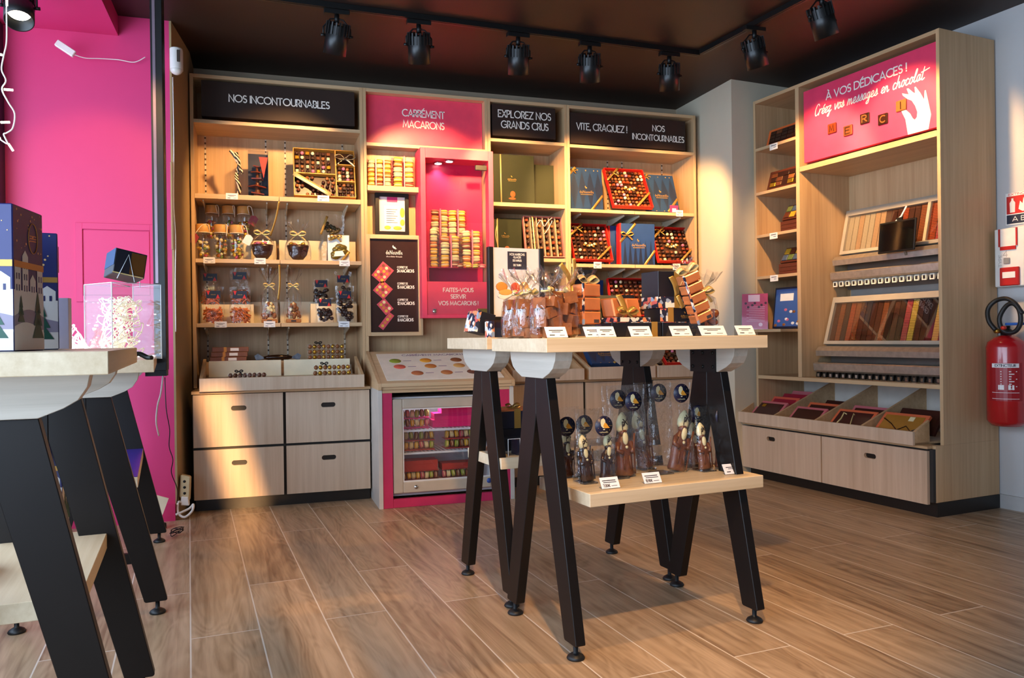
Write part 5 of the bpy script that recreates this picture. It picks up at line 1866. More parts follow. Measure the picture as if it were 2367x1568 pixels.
for i, (s_, z_) in enumerate(((.036, .015), (.042, .055), (.034, .10), (.030, .14), (.02, .172))):
    m = MB().box(-s_, s_, -s_ * .8, s_ * .8, 0, .006)
    m.xf(Matrix.Translation((0, 0, z_)) @ Matrix.Rotation(i * .7, 4, 'Z') @ Matrix.Rotation(R(8 - 5 * i), 4, 'Y')).build('slab', C_RED, t)
MB().lathe([(.028, 0), (.02, .015), (.010, .05), (.008, .175), (0, .18)], 12).build('trunk', C_MILK, t)

# gold compartment box
gw, gh, gd = .352, .302, .035
dv = [(.062, .068, .004, gh - .004), (-gw / 2 + .004, .062, .140, .146), (.068, gw / 2 - .004, .205, .211), (.068, gw / 2 - .004, .098, .104)]
t, M = open_box('gold compartment box of chocolates with a striped bow, on the highest shelf', .376, 4.712, A + .006, gw, gh, gd, 15, KRAFT, C_DARK, dividers=dv)
sp = []
for j in range(5):
    for i in range(7):
        sp.append((-gw / 2 + .022 + i * .030, .165 + j * .0285, (9, 0, 7, 4, 1, 6, 3, 8, 0, 5)[(i * 3 + j * 4) % 10]))
for j in range(4):
    for i in range(4):
        sp.append((.088 + i * .0235, .118 + j * .024, (6, 3, 0, 9, 5, 4, 8)[(i * 2 + j * 3) % 7]))
for j in range(5):
    for i in range(8):
        if not (i - j) in (0, 1):
            sp.append((-gw / 2 + .020 + i * .0285 + .006 * (j % 2), .020 + j * .026, (3, 4, 8, 4)[(i + j) % 4]))
for j in range(4):
    for i in range(4):
        sp.append((.088 + i * .0235, .02 + j * .022, (3, 0, 8, 3)[(i * 3 + j) % 4]))
pralines(M, sp, 'in the gold compartment box', 'x')
sash(t, (-gw / 2 + .0, .135), (.03, .01), -gd - .002, .026, GOLDP)
k = bow(None, (.12, -gd - .006, .245), .06)
k.build('striped_bow', ZEB, t)

# price cards on the three shelves
for x, z, w, l in ((-.137, 1.692, .064, 'below the clear-fronted navy box'), (.362, 1.701, .066, 'below the gold compartment box'),
                   (-.26, 1.332, .062, 'below the first front jar'), (.008, 1.332, .062, 'below the chocolate bowl by the jars'), (.478, 1.328, .06, 'below the white framed tree box'),
                   (-.205, .975, .064, 'between the two front bags of orange peel'), (.055, .975, .062, 'below the first almond bag'), (.47, .972, .062, 'below the dark chocolate bags')):
    card((x, YF - .0008, z), w, .034, 'white price card ' + l)

# cream risers behind the goods
for x0, x1, z, hh, l in ((-.092, .100, S1[1][1], .135, 'behind the chocolate bowl by the jars'), (.119, .570, S1[1][1], .142, 'behind the second chocolate bowl'),
                         (-.330, .105, S1[2][1], .130, 'behind the bags of orange peel'), (.119, .570, S1[2][1], .132, 'behind the dark chocolate bags'),
                         (-.27, .115, .6985, .09, 'in the wrapped bar tray, nearer the pink wall'), (.130, .50, .6985, .09, 'in the wrapped bar tray, nearer the fridge')):
    yb = 4.90 if z > .7 else 4.66
    m = MB().box(x0, x1, yb - .003, yb, .0005, hh).box(x0, x1, yb - .022, yb - .003, .0005, .004)
    solo(m.xf(Matrix.Translation((0, 0, z))), 'display_riser', CREAM, 'cream card riser ' + l, 'riser', group=None)

# jars of wrapped sweets
SW_ = [mat('foil_pink', '#c9507a', .25, .5), mat('foil_yellow', '#d8b82e', .25, .5), mat('foil_green', '#7f9a38', .25, .5), mat('foil_orange', '#cf7a30', .25, .5), C_GOLD, C_WHITE]


def jar(label, x, y, z, h, r, tagm, tx, full):
    t = thing('glass_jar', label, 'jar', (x, y, z))
    MB().open_lathe([(r * .9, .001), (r, .006), (r, h * .68), (r * .92, h * .74), (r * .84, h * .77)], 24).build('glass', film('jar_glass', .08, .5, .02), t)
    MB().lathe([(r * .95, h * .765), (r * .98, h * .78), (r * .98, h * .985), (r * .93, h)], 24).build('lid', CORK, t)
    m = MB()
    rr = random.Random(int(x * 977) + 5)
    for i in range(46):
        a, q, zz = rr.uniform(0, 2 * PI), r * .74 * math.sqrt(rr.random()), .012 + rr.random() * h * full
        m.ball((q * math.cos(a), q * math.sin(a), zz), (rr.uniform(.008, .013), .008, rr.uniform(.006, .011)), 7, 4, rr.choice((0, 1, 1, 2, 3, 4, 4, 5)))
    m.build('sweets', SW_, t)['kind'] = 'stuff'
    s = MB().tube([(r * 1.0 * math.cos(a * PI / 8), r * 1.0 * math.sin(a * PI / 8), h * .76) for a in range(16)], .002, 5, closed=True)
    s.tube(crs([(r * .9, -r * .5, h * .78), (r * .7, -r * .8, h * .98), (tx * .5 + r * .5, -r * .95, h * .95), (tx, -r * 1.0, h * .66)], 5), .002, 5)
    s.build('string', STRING, t)
    if tagm:
        m = MB().prism([(0, .028), (.022, .018), (.022, -.03), (-.022, -.03), (-.022, .018)], -.001, .001, 'y')
        m.xf(Matrix.Translation((tx, -r * 1.02 - .002, h * .58)) @ Matrix.Rotation(R(28), 4, 'Y')).build('gift_tag', tagm, t)


B_ = S1[1][1] + .0006
TAGR = mat('wine_tag', '#8e1f2c', .5)
jar('front jar of sweets nearest the shelf side panel', -.294, 4.72, B_, .196, .039, TAGR, -.045, .5)
jar('front jar of sweets with a pink ball near the top, middle of the front three', -.200, 4.72, B_, .196, .039, None, .03, .55)
jar('front jar of sweets with a white gift tag, beside the chocolate bowl', -.116, 4.72, B_, .196, .039, WHITE, .062, .55)
m = MB().box(-.30, -.04, 4.80, 4.90, 0, .128)
solo(m.xf(Matrix.Translation((0, 0, B_))), 'display_riser', CREAM, 'cream card step under the raised back row of jars', 'riser')
BB_ = B_ + .1285
jar('raised back jar of sweets nearest the shelf side panel', -.254, 4.845, BB_, .196, .035, None, .04, .5)
jar('raised back jar of sweets in the middle of the back three', -.163, 4.845, BB_, .196, .035, None, .035, .5)
jar('raised back jar of brown sweets with a wine red tag', -.080, 4.845, BB_, .196, .035, TAGR, .055, .5)


def bowl(label, x):
    t = thing('chocolate_bowl', label, 'chocolate', (x, 4.725, B_))
    MB().lathe([(.0, .008), (.03, .010), (.05, .035), (.060, .075), (.062, .09), (.056, .09), (.045, .05), (.0, .03)], 24, sq=.8).build('shell', C_DARK, t)
    m = MB()
    rr = random.Random(int(x * 100) + 9)
    for i in range(16):
        a, q = rr.uniform(0, 6.28), .045 * math.sqrt(rr.random())
        m.ball((q * math.cos(a), q * .8 * math.sin(a), .082 + rr.random() * .018), (.014, .011, .010), 8, 5, rr.choice((0, 1, 2, 2, 3)))
    m.build('sweets', [C_PINK, C_GOLD, C_NUT, C_WHITE], t)['kind'] = 'stuff'
    cello(t, .074, .11, .155, .22, seed=int(x * 10), sq=.75, flare=.8, ribbon=GOLDP)


bowl('chocolate half-egg bowl of sweets in cellophane, beside the jars', .021)
bowl('chocolate half-egg bowl of sweets in cellophane, in front of the wider riser', .219)
t = thing('gift_box', 'white framed box with a chocolate tree and gold ribbon', 'box', (.452, 4.73, B_))
MB().box(-.062, .062, .0, .03, 0, .158).build('card', WHITE, t, bevel=.001)
m = MB()
for i in range(9):
    a = i * .7
    m.ball((.03 * math.cos(a) * (1 - i * .05), -.008, .06 + .03 * math.sin(a * 1.3)), (.026, .010, .018), 8, 5)
m.build('bronze_tree', mat('bronze_chocolate', '#6b5a22', .25, .3), t)
MB().prism([(-.03, .03), (.035, .035), (.02, .065), (-.022, .06)], -.020, -.017, 'y').build('white_patch', WHITE, t)
sash(t, (-.06, .13), (.0, .15), -.012, .018, GOLD, .7, .035)
sash(t, (.06, .06), (.01, .0), -.014, .016, GOLD)
t = thing('chocolate_tree', 'dark chocolate tree in clear wrap raised behind the white framed box', 'chocolate', (.425, 4.84, B_))
m = MB()
rr = random.Random(2)
for i in range(26):
    a, q = rr.uniform(0, 6.28), .042 * math.sqrt(rr.random())
    m.ball((q * math.cos(a), .4 * q * math.sin(a), .215 + q * .9 * math.sin(a) + .0), .011, 7, 5)
m.build('crown', mat('olive_chocolate', '#3b3114', .4, vary=.3), t)
MB().lathe([(.035, 0), (.03, .13), (.014, .14), (.01, .19)], 12).build('trunk', C_DARK, t)
pillow(t, .15, .30, .06, 'clear_wrap', FILM, seed=2)
sash(t, (-.07, .17), (-.03, .28), -.035, .014, GOLD)

# bags on the third shelf
C_ = S1[2][1] + .0006
PEEL = mat('candied_orange_peel', '#d9752e', .45, vary=.25)


def header(t, w, z, y, hh=.042):
    """navy card with two red triangles across the top of a bag"""
    h_ = MB().box(-w / 2, w / 2, y - .0015, y, z, z + hh).build('header_card', NAVY, t)
    MB().add([(-w * .48, y - .0022, z + hh), (-w * .22, y - .0022, z + hh), (-w * .35, y - .0022, z + hh * .42)], [(0, 1, 2)]).add([(w * .18, y - .0022, z), (w * .46, y - .0022, z), (w * .32, y - .0022, z + hh * .55)], [(0, 1, 2)]).build('red_triangle', REDC, h_)
    q = typed('deNeuville', .008, face_y(y - .002), center=0, base=z + hh * .44, width=w * .34)
    q.build('lettering', LETG, h_)


def peel_bag(label, x, y, z, w=.115, h=.205, tilt=0):
    t = thing('sweet_bag', label, 'bag', (x, y, z))
    m = MB()
    rr = random.Random(int(x * 1000))
    for i in range(70):
        p = Vector((rr.uniform(-w * .36, w * .36), rr.uniform(-.018, .018), .012 + rr.random() * h * .32))
        d = Vector((rr.uniform(-1, 1), rr.uniform(-.3, .3), rr.uniform(-.7, .7))).normalized() * .019
        m.tube([p - d, p + Vector((0, 0, .003)), p + d], .0042, 5)
    m.build('orange_peel', PEEL, t)['kind'] = 'stuff'
    pillow(t, w, h, .055, seed=x * 9)
    header(t, .075, h * .68, -.014)


def choc_bag(label, x, y, z, w, h, n=26, mm=C_DARK, fill=.45):
    t = thing('sweet_bag', label, 'bag', (x, y, z))
    m = MB()
    rr = random.Random(int(x * 1000) + int(z * 50))
    for i in range(n):
        m.ball((rr.uniform(-w * .36, w * .36), rr.uniform(-.016, .016), .014 + rr.random() * h * fill), (.013, .012, .011), 9, 6)
    m.build('chocolates', mm, t)['kind'] = 'stuff'
    pillow(t, w, h, .055, seed=x * 7)
    header(t, .072, h * .66, -.014)


peel_bag('clear bag of orange peel, first of the front pair', -.243, 4.70, C_)
peel_bag('clear bag of orange peel, second of the front pair, beside the almond bags', -.102, 4.70, C_)
rs = MB().box(-.31, -.03, 4.79, 4.868, 0, .11)
solo(rs.xf(Matrix.Translation((0, 0, C_))), 'display_riser', CREAM, 'cream card step under the two raised bags of orange peel', 'riser')
peel_bag('raised bag of orange peel behind the first front one', -.265, 4.83, C_ + .1105, .10, .20)
peel_bag('raised bag of orange peel behind the second front one', -.105, 4.83, C_ + .1105, .115, .215)
choc_bag('short bag of dark chocolates with a navy header, front row', .365, 4.70, C_, .105, .145)
choc_bag('tall bag of dark chocolates with a navy header, at the end of the front row', .480, 4.70, C_, .11, .215, 34, fill=.5)
rs = MB().box(.29, .56, 4.79, 4.868, 0, .115)
solo(rs.xf(Matrix.Translation((0, 0, C_))), 'display_riser', CREAM, 'cream card step under the two raised bags of dark chocolates', 'riser')
choc_bag('raised short bag of dark chocolates in the back row', .355, 4.83, C_ + .1155, .10, .15)
choc_bag('raised tall bag of dark chocolates at the end of the back row', .485, 4.83, C_ + .1155, .10, .195)


def almond_bag(label, x):
    t = thing('sweet_bag', label, 'bag', (x, 4.705, C_))
    MB().box(-.042, .042, -.025, .025, .001, .022).build('kraft_base', mat('kraft_card', '#b9763a', .55), t, bevel=.004)
    m = MB()
    rr = random.Random(int(x * 1000))
    for i in range(46):
        a, q = rr.uniform(0, 6.28), .042 * math.sqrt(rr.random())
        zz = .028 + rr.random() * .085
        k = 1 - (zz - .028) / .16
        m.ball((q * math.cos(a) * k, .6 * q * math.sin(a) * k, zz), (.010, .008, .012), 7, 5, rr.choice((0, 0, 1)))
    m.build('almonds', [C_NUT, C_WHITE], t)['kind'] = 'stuff'
    MB().box(-.014, .014, -.0265, -.0252, .005, .016).build('label', INK, t)
    cello(t, .052, .13, .215, .31, seed=int(x * 20), sq=.7, flare=.95, ribbon=GOLDP)


almond_bag('cellophane bag of almond chocolates with a pale gold bow, beside the orange peel', .055)
almond_bag('cellophane bag of almond chocolates with a pale gold bow, past the shelf split', .188)
# long gold ribbon hanging from the split between the shelves
for a, b, l in (((.116, 4.655, 1.69), (.066, 4.72, 1.50), 'gold ribbon hanging from the split of the highest shelf'), ((.112, 4.655, 1.33), (.104, 4.67, 1.13), 'gold ribbon hanging from the split of the middle shelf')):
    m = MB().strap(crs([a, ((a[0] + b[0]) / 2 + .006, (a[1] + b[1]) / 2, (a[2] + b[2]) / 2), b], 6), (.010, .004, 0), .0008)
    solo(m, 'ribbon', GOLD, l, 'ribbon')

# wrapped bars in the tray
def stick(label, x, y, z, l, kind, group=None, bowm=None):
    """long clear pack of round sweets in a row"""
    t = thing('sweet_pack', label, 'pack', (x, y, z), 0, group)
    n = 8
    m = MB()
    for i in range(n):
        xx = -l / 2 + l * (i + .5) / n
        m.ball((xx, 0, .015), (l / n * .5, .013, .013), 9, 6, (i % 2) if kind else 0)
    m.build('sweets', [C_MILK, C_NUT] if not kind else [C_NUT, C_GOLD], t)['kind'] = 'stuff'
    MB().box(-l / 2 - .004, l / 2 + .004, -.016, .016, .0005, .030).build('clear_pack', FILM2, t)
    if bowm:
        bow(None, (-l * .22, -.017, .036), .022).build('bow', bowm, t)
    return t


def kraft(label, x, y, z):
    t = thing('sweet_pack', label, 'pack', (x, y, z))
    MB().box(-.098, .098, -.02, .02, 0, .027).build('pack', mat('russet_pack', '#7a4526', .4, vary=.3), t, bevel=.002)
    MB().box(-.035, -.02, -.0206, .0205, -.0004, .0276).build('band', KRAFT, t)
    MB().box(.0, .045, -.0212, -.0201, .006, .022).build('label', PAPER, t)


rz = .6985
solo(MB().box(-.30, .50, 4.70, 4.78, .6375, .782), 'display_riser', OX, 'oak step behind the cream liners carrying the stacked packs', 'riser')
rz2 = .7826
for i, w_ in enumerate(('lowest', 'middle', 'topmost')):
    kraft(w_ + ' russet pack of the stack behind the tray, nearer the pink wall', -.170 + .006 * i, 4.735, rz2 + i * .0275)
for i, w_ in enumerate(('lowest', 'middle', 'topmost')):
    stick(w_ + ' clear pack of round sweets in the stack behind the tray, nearer the fridge', .372, 4.735, rz2 + i * .031, .21, 1, bowm=MBLK if i == 2 else None)
t = thing('sweet_pouch', 'dark shiny pouch with twisted ends between the two stacks of packs', 'pouch', (.10, 4.735, rz2))
MB().ball((0, 0, .018), (.085, .022, .017), 16, 8).build('pouch', mat('dark_foil', '#2a1a10', .15, .3, vary=.3, scale=50), t)
for sg in (-1, 1):
    MB().prism([(sg * .075, .014), (sg * .12, .0), (sg * .13, .03), (sg * .11, .042), (sg * .08, .022)], -.008, .008, 'y').build('twisted_end', mat('silver_foil', '#70737a', .2, .9, vary=.3, scale=60), t)
stick('clear pack of round chocolates lying in the front of the tray', -.065, 4.47, rz, .195, 0, bowm=MBLK)
stick('lower clear pack of round sweets in the front of the tray nearer the fridge', .385, 4.50, rz, .21, 1)
stick('upper clear pack with a black bow in the front of the tray nearer the fridge', .385, 4.505, rz + .0315, .20, 1, bowm=MBLK)


# ------------------------------------------------------------------ macarons
def macaron_mesh(mm):
    r, h = .0225, .027
    m = MB()
    m.lathe([(0, 0), (r * .7, .0008), (r * .95, .005), (r, .009), (r * .96, .0105), (r * .9, .0107)], 16, mi=0)
    m.lathe([(r * .88, .0103), (r * .9, .0135), (r * .88, .0167)], 16, mi=1)
    m.lathe([(r * .9, h - .0107), (r * .96, h - .0105), (r, h - .009), (r * .95, h - .005), (r * .7, h - .0008), (0, h)], 16, mi=0)
    return m.mesh('macaron', [mm, MCF])


MAC = [macaron_mesh(m) for m in MC]
MACN = ['yellow', 'cream', 'orange', 'brown', 'pink', 'green']


def macaron(loc, k, where, s=(1, 1, 1), M=None):
    o = D.objects.new('macaron', MAC[k])
    COL.objects.link(o)
    Mx = (M if M is not None else Matrix.Translation(Vector(loc)) @ Matrix.Rotation(RND.uniform(-.12, .12), 4, 'X') @ Matrix.Rotation(RND.uniform(-.1, .1), 4, 'Y')) @ Matrix.Diagonal((s[0], s[1], s[2], 1))
    place(o, M=Mx)
    tag(o, MACN[k] + ' macaron ' + where, 'macaron', MACN[k] + ' macarons ' + where)


def mac_box(label, x0, x1, y, z, cols, rows, where, s, strips=(), base=REDD, order=1):
    """tall clear box with macarons stacked flat in columns"""
    rh = .0275 * s[2]
    h = rows * rh + .006
    t = thing('macaron_box', label, 'box', ((x0 + x1) / 2, y, z))
    w = x1 - x0
    d = .026 * s[0]
    MB().box(-w / 2, w / 2, -d, d, .0005, .003).build('base', CORAL, t)
    MB().box(-w / 2, w / 2, d - .001, d, .0031, h).build('back_card', CORAL, t)
    MB().box(-w / 2, w / 2, -d, -d + .001, .0031, h).box(-w / 2, -w / 2 + .001, -d + .001, d - .001, .0031, h).box(w / 2 - .001, w / 2, -d + .001, d - .001, .0031, h).build('clear_pane', CLEAR, t)
    for q in strips:
        MB().box(q - .004, q + .004, -d - .0016, -d - .0004, 0.001, h).build('pink_band', mat('pink_band', '#d9788a', .5), t)
    cw = w / cols
    for i in range(cols):
        for j in range(rows):
            k = ((i * 5 + j * 3 * order + i * j) % 11, 0)[0]
            k = (0, 1, 2, 0, 1, 3, 0, 1, 0, 2, 1)[k]
            macaron(((x0 + cw * (i + .5)), y - .001, z + .0035 + j * rh), k, where, s)


mac_box('clear box of macarons on the small shelf, beside the unit side panel', .622, .765, 4.70, 1.8065, 3, 6, 'in the box on the small shelf, nearer the side panel', (1.0, .9, .97), (-.024, .024))
mac_box('taller clear box of macarons on the small shelf, beside the pink niche', .770, .905, 4.70, 1.8065, 2, 6, 'in the box on the small shelf, nearer the niche', (1.25, .9, 1.1), (0,), order=2)
mac_box('largest clear box of macarons at the back of the pink niche', 1.000, 1.222, 4.705, 1.3245, 4, 10, 'in the largest box of the niche', (1.16, .8, 1.3), (-.055, .055))
mac_box('middle clear box of macarons in front of the largest one in the niche', 1.046, 1.168, 4.652, 1.3245, 2, 5, 'in the box in the middle of the niche', (1.25, .8, 1.4), (0,), order=2)
mac_box('clear box of macarons in the niche on the lower hinge side', 1.182, 1.302, 4.66, 1.3245, 2, 6, 'in the niche box on the hinge side', (1.25, .8, 1.38), (0.0,), order=3)
mac_box('narrow clear box of macarons in the niche on the lock side', .9815, 1.0365, 4.66, 1.3245, 1, 6, 'in the narrow niche box', (1.1, .8, 1.42), ())
for x, k in ((1.165, 3), (1.215, 0), (1.26, 5), (1.305, 4)):
    macaron((x, 4.6185 + .003 * k, 1.3245), k, 'lying loose at the front of the glass shelf', (.9, .75, .95))

# ------------------------------------------------------------------ what the fridge holds
PK = mat('magenta_box', '#d21f6e', .4)
REDB = mat('brick_red_box', '#b6382e', .45)


def fridge_box(label, x0, x1, z, tiers, where, y=4.30):
    """clear box with rows of macarons standing on edge"""
    t = thing('macaron_box', label, 'box', ((x0 + x1) / 2, y, z))
    w = x1 - x0
    th = .052
    for i in range(tiers + 1):
        MB().box(-w / 2, w / 2, -.035, .06, i * th + .0005, i * th + .004).build('pink_tray', PK if z > .35 else REDB, t)
    for a in (-w / 2, w / 2 - .002):
        MB().box(a, a + .002, -.035, .06, .0041, tiers * th).build('side', CLEAR, t)
    n = int(w / .025)
    for i in range(tiers):
        for j in range(n):
            k = (5, 3, 0, 1, 0, 4, 1, 5, 3)[(i * 4 + j + int(x0 * 100)) % 9]
            Mx = Matrix.Translation((x0 + w * (j + .5) / n - .010, y - .005, z + i * th + .0275)) @ Matrix.Rotation(R(90 + RND.uniform(-10, 10)), 4, 'Y')
            macaron(None, k, where, (.98, .98, .8), M=Mx)


fridge_box('two-tier clear box of macarons on the upper fridge shelf', .728, .888, .4065, 2, 'in the upper fridge box')
fridge_box('two-tier clear box of macarons on the lower fridge shelf, lock side', .745, .915, .2845, 2, 'in the lock-side box of the lower fridge shelf')
fridge_box('two-tier clear box of macarons on the lower fridge shelf, badge side', .975, 1.14, .2845, 2, 'in the badge-side box of the lower fridge shelf')
fridge_box('single-tier clear box of macarons at the fridge bottom, lock side', .735, .935, .1165, 1, 'in the lock-side box at the fridge bottom')
fridge_box('single-tier clear box of macarons at the fridge bottom, badge side', .955, 1.145, .1165, 1, 'in the badge-side box at the fridge bottom')
for x0, x1, z, h, m_, l in ((.735, .93, .1735, .055, REDB, 'closed red box lying on the bottom box of macarons, lock side'), (.955, 1.145, .1735, .03, REDB, 'closed red box lying on the bottom box of macarons, badge side'),
                            (.905, 1.15, .4065, .040, PK, 'lowest magenta box of the stack in the fridge'), (.915, 1.15, .447, .036, PK, 'middle magenta box of the stack in the fridge'), (.955, 1.15, .4835, .034, PK, 'topmost magenta box of the stack in the fridge')):
    m = MB().box(x0, x1, 4.265, 4.36, z, z + h).box(x0 - .001, x1 + .001, 4.2642, 4.361, z + h * .62, z + h + .0005)
    solo(m, 'macaron_box', m_, l, 'box', bevel=.0008)

# ------------------------------------------------------------------ green boxes and the grid box


def upright(label, x, y, z, w, h, d, m_, tilt=0, rot=0.0, M=None):
    M = M if M is not None else Matrix.Translation((x, y, z + d * math.sin(R(tilt)))) @ Matrix.Rotation(rot, 4, 'Z') @ Matrix.Rotation(R(-tilt), 4, 'X')
    t = thing('gift_box', label, 'box', M=M)
    MB().box(-w / 2, w / 2, 0, d, 0, h).build('carton', m_, t, bevel=.0012)
    return t


def cocoa(t, x, z, y):
    m = MB().ball((x, y, z), (.018, .0006, .021), 12, 7).ball((x - .004, y, z - .028), (.026, .0006, .008), 10, 5)
    m.build('printed_motif', C_NUT, t)


g1 = upright('big olive green box with a gold string on the highest green-box shelf', 1.538, 4.735, 1.7405, .30, .318, .05, GREEN, 2)
MB().strap([(-.074, -.0012, .001), (-.074, -.0016, .16), (-.074, -.0012, .317)], (.008, 0, 0), .0008).build('gold_string', GOLDP, g1)
logo(g1, .0, .155, .06, -.0006)
cocoa(g1, .003, .065, -.0006)
upright('smaller olive green box half hidden behind the big one', 1.775, 4.85, 1.7405, .19, .29, .05, GREEN, 2)
g3 = upright('olive green box with gold strings on the second green-box shelf', 1.50, 4.74, 1.3965, .20, .258, .05, GREEN, 2)
MB().strap([(-.062, -.0012, .001), (-.062, -.0016, .13), (-.062, -.0012, .257)], (.008, 0, 0), .0008).strap(crs([(-.062, -.004, .22), (-.075, -.006, .15), (-.058, -.004, .06)], 4), (.006, 0, 0), .0006).build('gold_string', GOLDP, g3)
logo(g3, -.01, .14, .055, -.0006)
cocoa(g3, .0, .06, -.0006)
gw, gh = .262, .272
WIRE = mat('pale_grid', '#d9b98a', .4)
dv = [(-gw / 2 + .004 + i * (gw - .008) / 6 - .0012, -gw / 2 + .004 + i * (gw - .008) / 6 + .0012, .004, gh - .004, WIRE) for i in range(1, 6)]
t, M = open_box('pink-edged box of chocolates in a grid with a pale ribbon', 1.738, 4.70, 1.402, gw, gh, .028, 13, mat('rose_edge', '#d98a7c', .45), C_DARK, dividers=dv)
sp = [(-gw / 2 + .004 + (i + .5) * (gw - .008) / 6, .024 + j * .0375, (3, 8, 3, 8, 4, 8, 2, 8)[(i * 3 + j * 5) % 8]) for i in range(6) for j in range(7)]
pralines(M @ Matrix.Translation((0, 0, 0)), sp, 'in the grid box', 'x')
sash(t, (-.072, .0), (-.072, gh), -.031, .010, GOLDP)
m = MB().tube(crs([(-.05, -.034, .2), (-.02, -.04, .24), (.0, -.04, .20), (.03, -.04, .235), (.06, -.038, .26)], 5), .002, 5).tube(crs([(.06, -.036, .24), (.03, -.04, .19), (.0, -.036, .15)], 5), .002, 5)
m.build('curled_string', STRING, t)

# ------------------------------------------------------------------ boxes with lozenges and the red chocolate boxes


def lozenge_box(label, x, y, z, w, h, tilt, rot=0.0, M=None, band=True):
    t = upright(label, x, y, z, w, h, .045, BLUEL, tilt, rot, M)
    n = 4
    m = MB()
    for i in range(n):
        cx = -w / 2 + w * (i + .5) / n
        m.add([(cx, -.0006, .012), (cx + w / n * .5, -.0006, h * .5), (cx, -.0006, h - .03), (cx - w / n * .5, -.0006, h * .5)], [(0, 1, 2, 3)])
    m.build('lozenge_pattern', mat('lozenge_navy', '#1d2c48', .45, vary=0), t)
    m = MB()
    for i in range(n):
        cx = -w / 2 + w * (i + .5) / n + w / n * .5 * (1 if i < n - 1 else 0)
        m.box(cx - .003, cx + .003, -.0008, -.0004, h - .022, h - .014).box(cx - .004, cx + .004, -.0008, -.0004, .003, .007)
    m.build('gold_ornament', LETG, t)
    logo(t, .0, h * .40, w * .44, -.0012)
    if band:
        sash(t, (w * .12, -.0), (w / 2, h * .36), -.0015, .016)
        sash(t, (-w / 2, h * .84), (-w * .32, h), -.0015, .016, GOLD, .5, .025)
    return t


D1 = S4[0][1] + .0006
D2 = S4[1][1] + .0006
D3 = S4[2][1] + .0006
lozenge_box('blue lozenge-patterned box upright beside the divider, on the highest shelf by the pillar', 2.052, 4.735, D1, .228, .285, 5)
lozenge_box('blue lozenge-patterned box leaning against the pillar end of the highest shelf', 2.615, 4.73, D1, .235, .285, 20)
WALLRED = REDC
CEN = mat('bronze_letter_chocolate', '#8f6a2c', .3, .3)


def red_box(label, x, y, z, w, h, tilt, cols, rows, where, seed, rot=0.0, stuff=False, centre=None, ribbons=True):
    t, M = open_box(label, x, y, z, w, h, .030, tilt, REDC, C_DARK, rot)
    rr = random.Random(seed)
    sp = []
    for j in range(rows):
        for i in range(cols):
            k = rr.choice((0, 1, 1, 2, 2, 0, 4, 3, 8)) if rr.random() > .14 else rr.choice((5, 6, 6, 9))
            cx, cz = -w / 2 + .008 + (i + .5) * (w - .016) / cols, .008 + (j + .5) * (h - .016) / rows
            if centre and abs(cx - centre[0]) < .05 and abs(cz - centre[1]) < .028:
                continue
            sp.append((cx, cz, k))
    pralines(M, sp, where, 'x', stuff)
    if centre:
        m = MB()
        for i in range(9):
            m.ball((centre[0] - .042 + i * .0105, -.014, centre[1] + .012 * math.sin(i * 1.9)), (.010, .006, .009), 8, 5, i % 2)
        m.build('moulded_lettering', [CEN, C_WHITE], t)
    if ribbons:
        sash(t, (w * .08, .0), (w / 2, h * .38), -.033, .014)
        sash(t, (-w / 2, h * .66), (-w * .14, h), -.033, .014, GOLD, .55, .035)
    return t


red_box('big red box of assorted chocolates, centre of the highest shelf by the pillar', 2.352, 4.685, D1 + .016, .288, .318, 29, 10, 11, 'in the big red box of the highest shelf', 1, centre=(.02, .16))
red_box('red box of chocolates with a gold bow beside the divider, second shelf by the pillar', 2.068, 4.695, D2 + .015, .272, .272, 24, 8, 9, 'in the red box beside the divider', 2, centre=(.0, .12))
red_box('red box of chocolates at the pillar end of the second shelf', 2.672, 4.690, D2 + .015, .275, .272, 26, 8, 9, 'in the red box at the pillar end', 3, stuff=True, centre=(.0, .13))


def spike_box(label, x, y, z, w, h, rot=0.0, ribbon=True):
    t = thing('gift_box', label, 'box', M=Matrix.Translation((x, y, z)) @ Matrix.Rotation(rot, 4, 'Z'))
    MB().box(-w / 2 + .001, w / 2, 0, .055, 0, h).build('carton', BLUE, t, bevel=.001)
    MB().box(-w / 2 - .001, -w / 2 + .0009, .0, .055, 0, h).build('red_edge', REDC, t)
    MB().box(-w / 2 - .001, -w / 2 + .010, -.0012, -.0001, 0, h).build('red_spine', REDC, t)
    m = MB()
    n = 6
    for i in range(n):
        cx = -w / 2 + .02 + (w - .03) * (i + .5) / n
        m.add([(cx - w / n * .42, -.0006, .004), (cx + w / n * .42, -.0006, .004), (cx + w / n * .3, -.0006, h * .10), (cx, -.0006, h * .60), (cx - w / n * .3, -.0006, h * .10)], [(0, 1, 2, 3, 4)])
    m.build('spike_pattern', mat('spike_navy', '#14213f', .45, vary=0), t)
    logo(t, .01, h * .45, w * .4, -.0012)
    if ribbon:
        sash(t, (w * .20, .0), (w / 2, h * .36), -.0018, .016)
        sash(t, (-w * .48, h * .55), (-w * .05, h), -.0018, .016, GOLD, .4, .045)
    return t


spike_box('front blue box with red edge and dark spikes, second shelf by the pillar', 2.392, 4.70, D2, .252, .275, R(-3))
spike_box('rear blue box with red edge behind the front one, second shelf by the pillar', 2.348, 4.775, D2, .252, .268, R(-3), False)
lozenge_box('dark blue box standing deep behind the red box beside the divider', 2.16, 4.86, D2, .20, .25, 0, band=False)
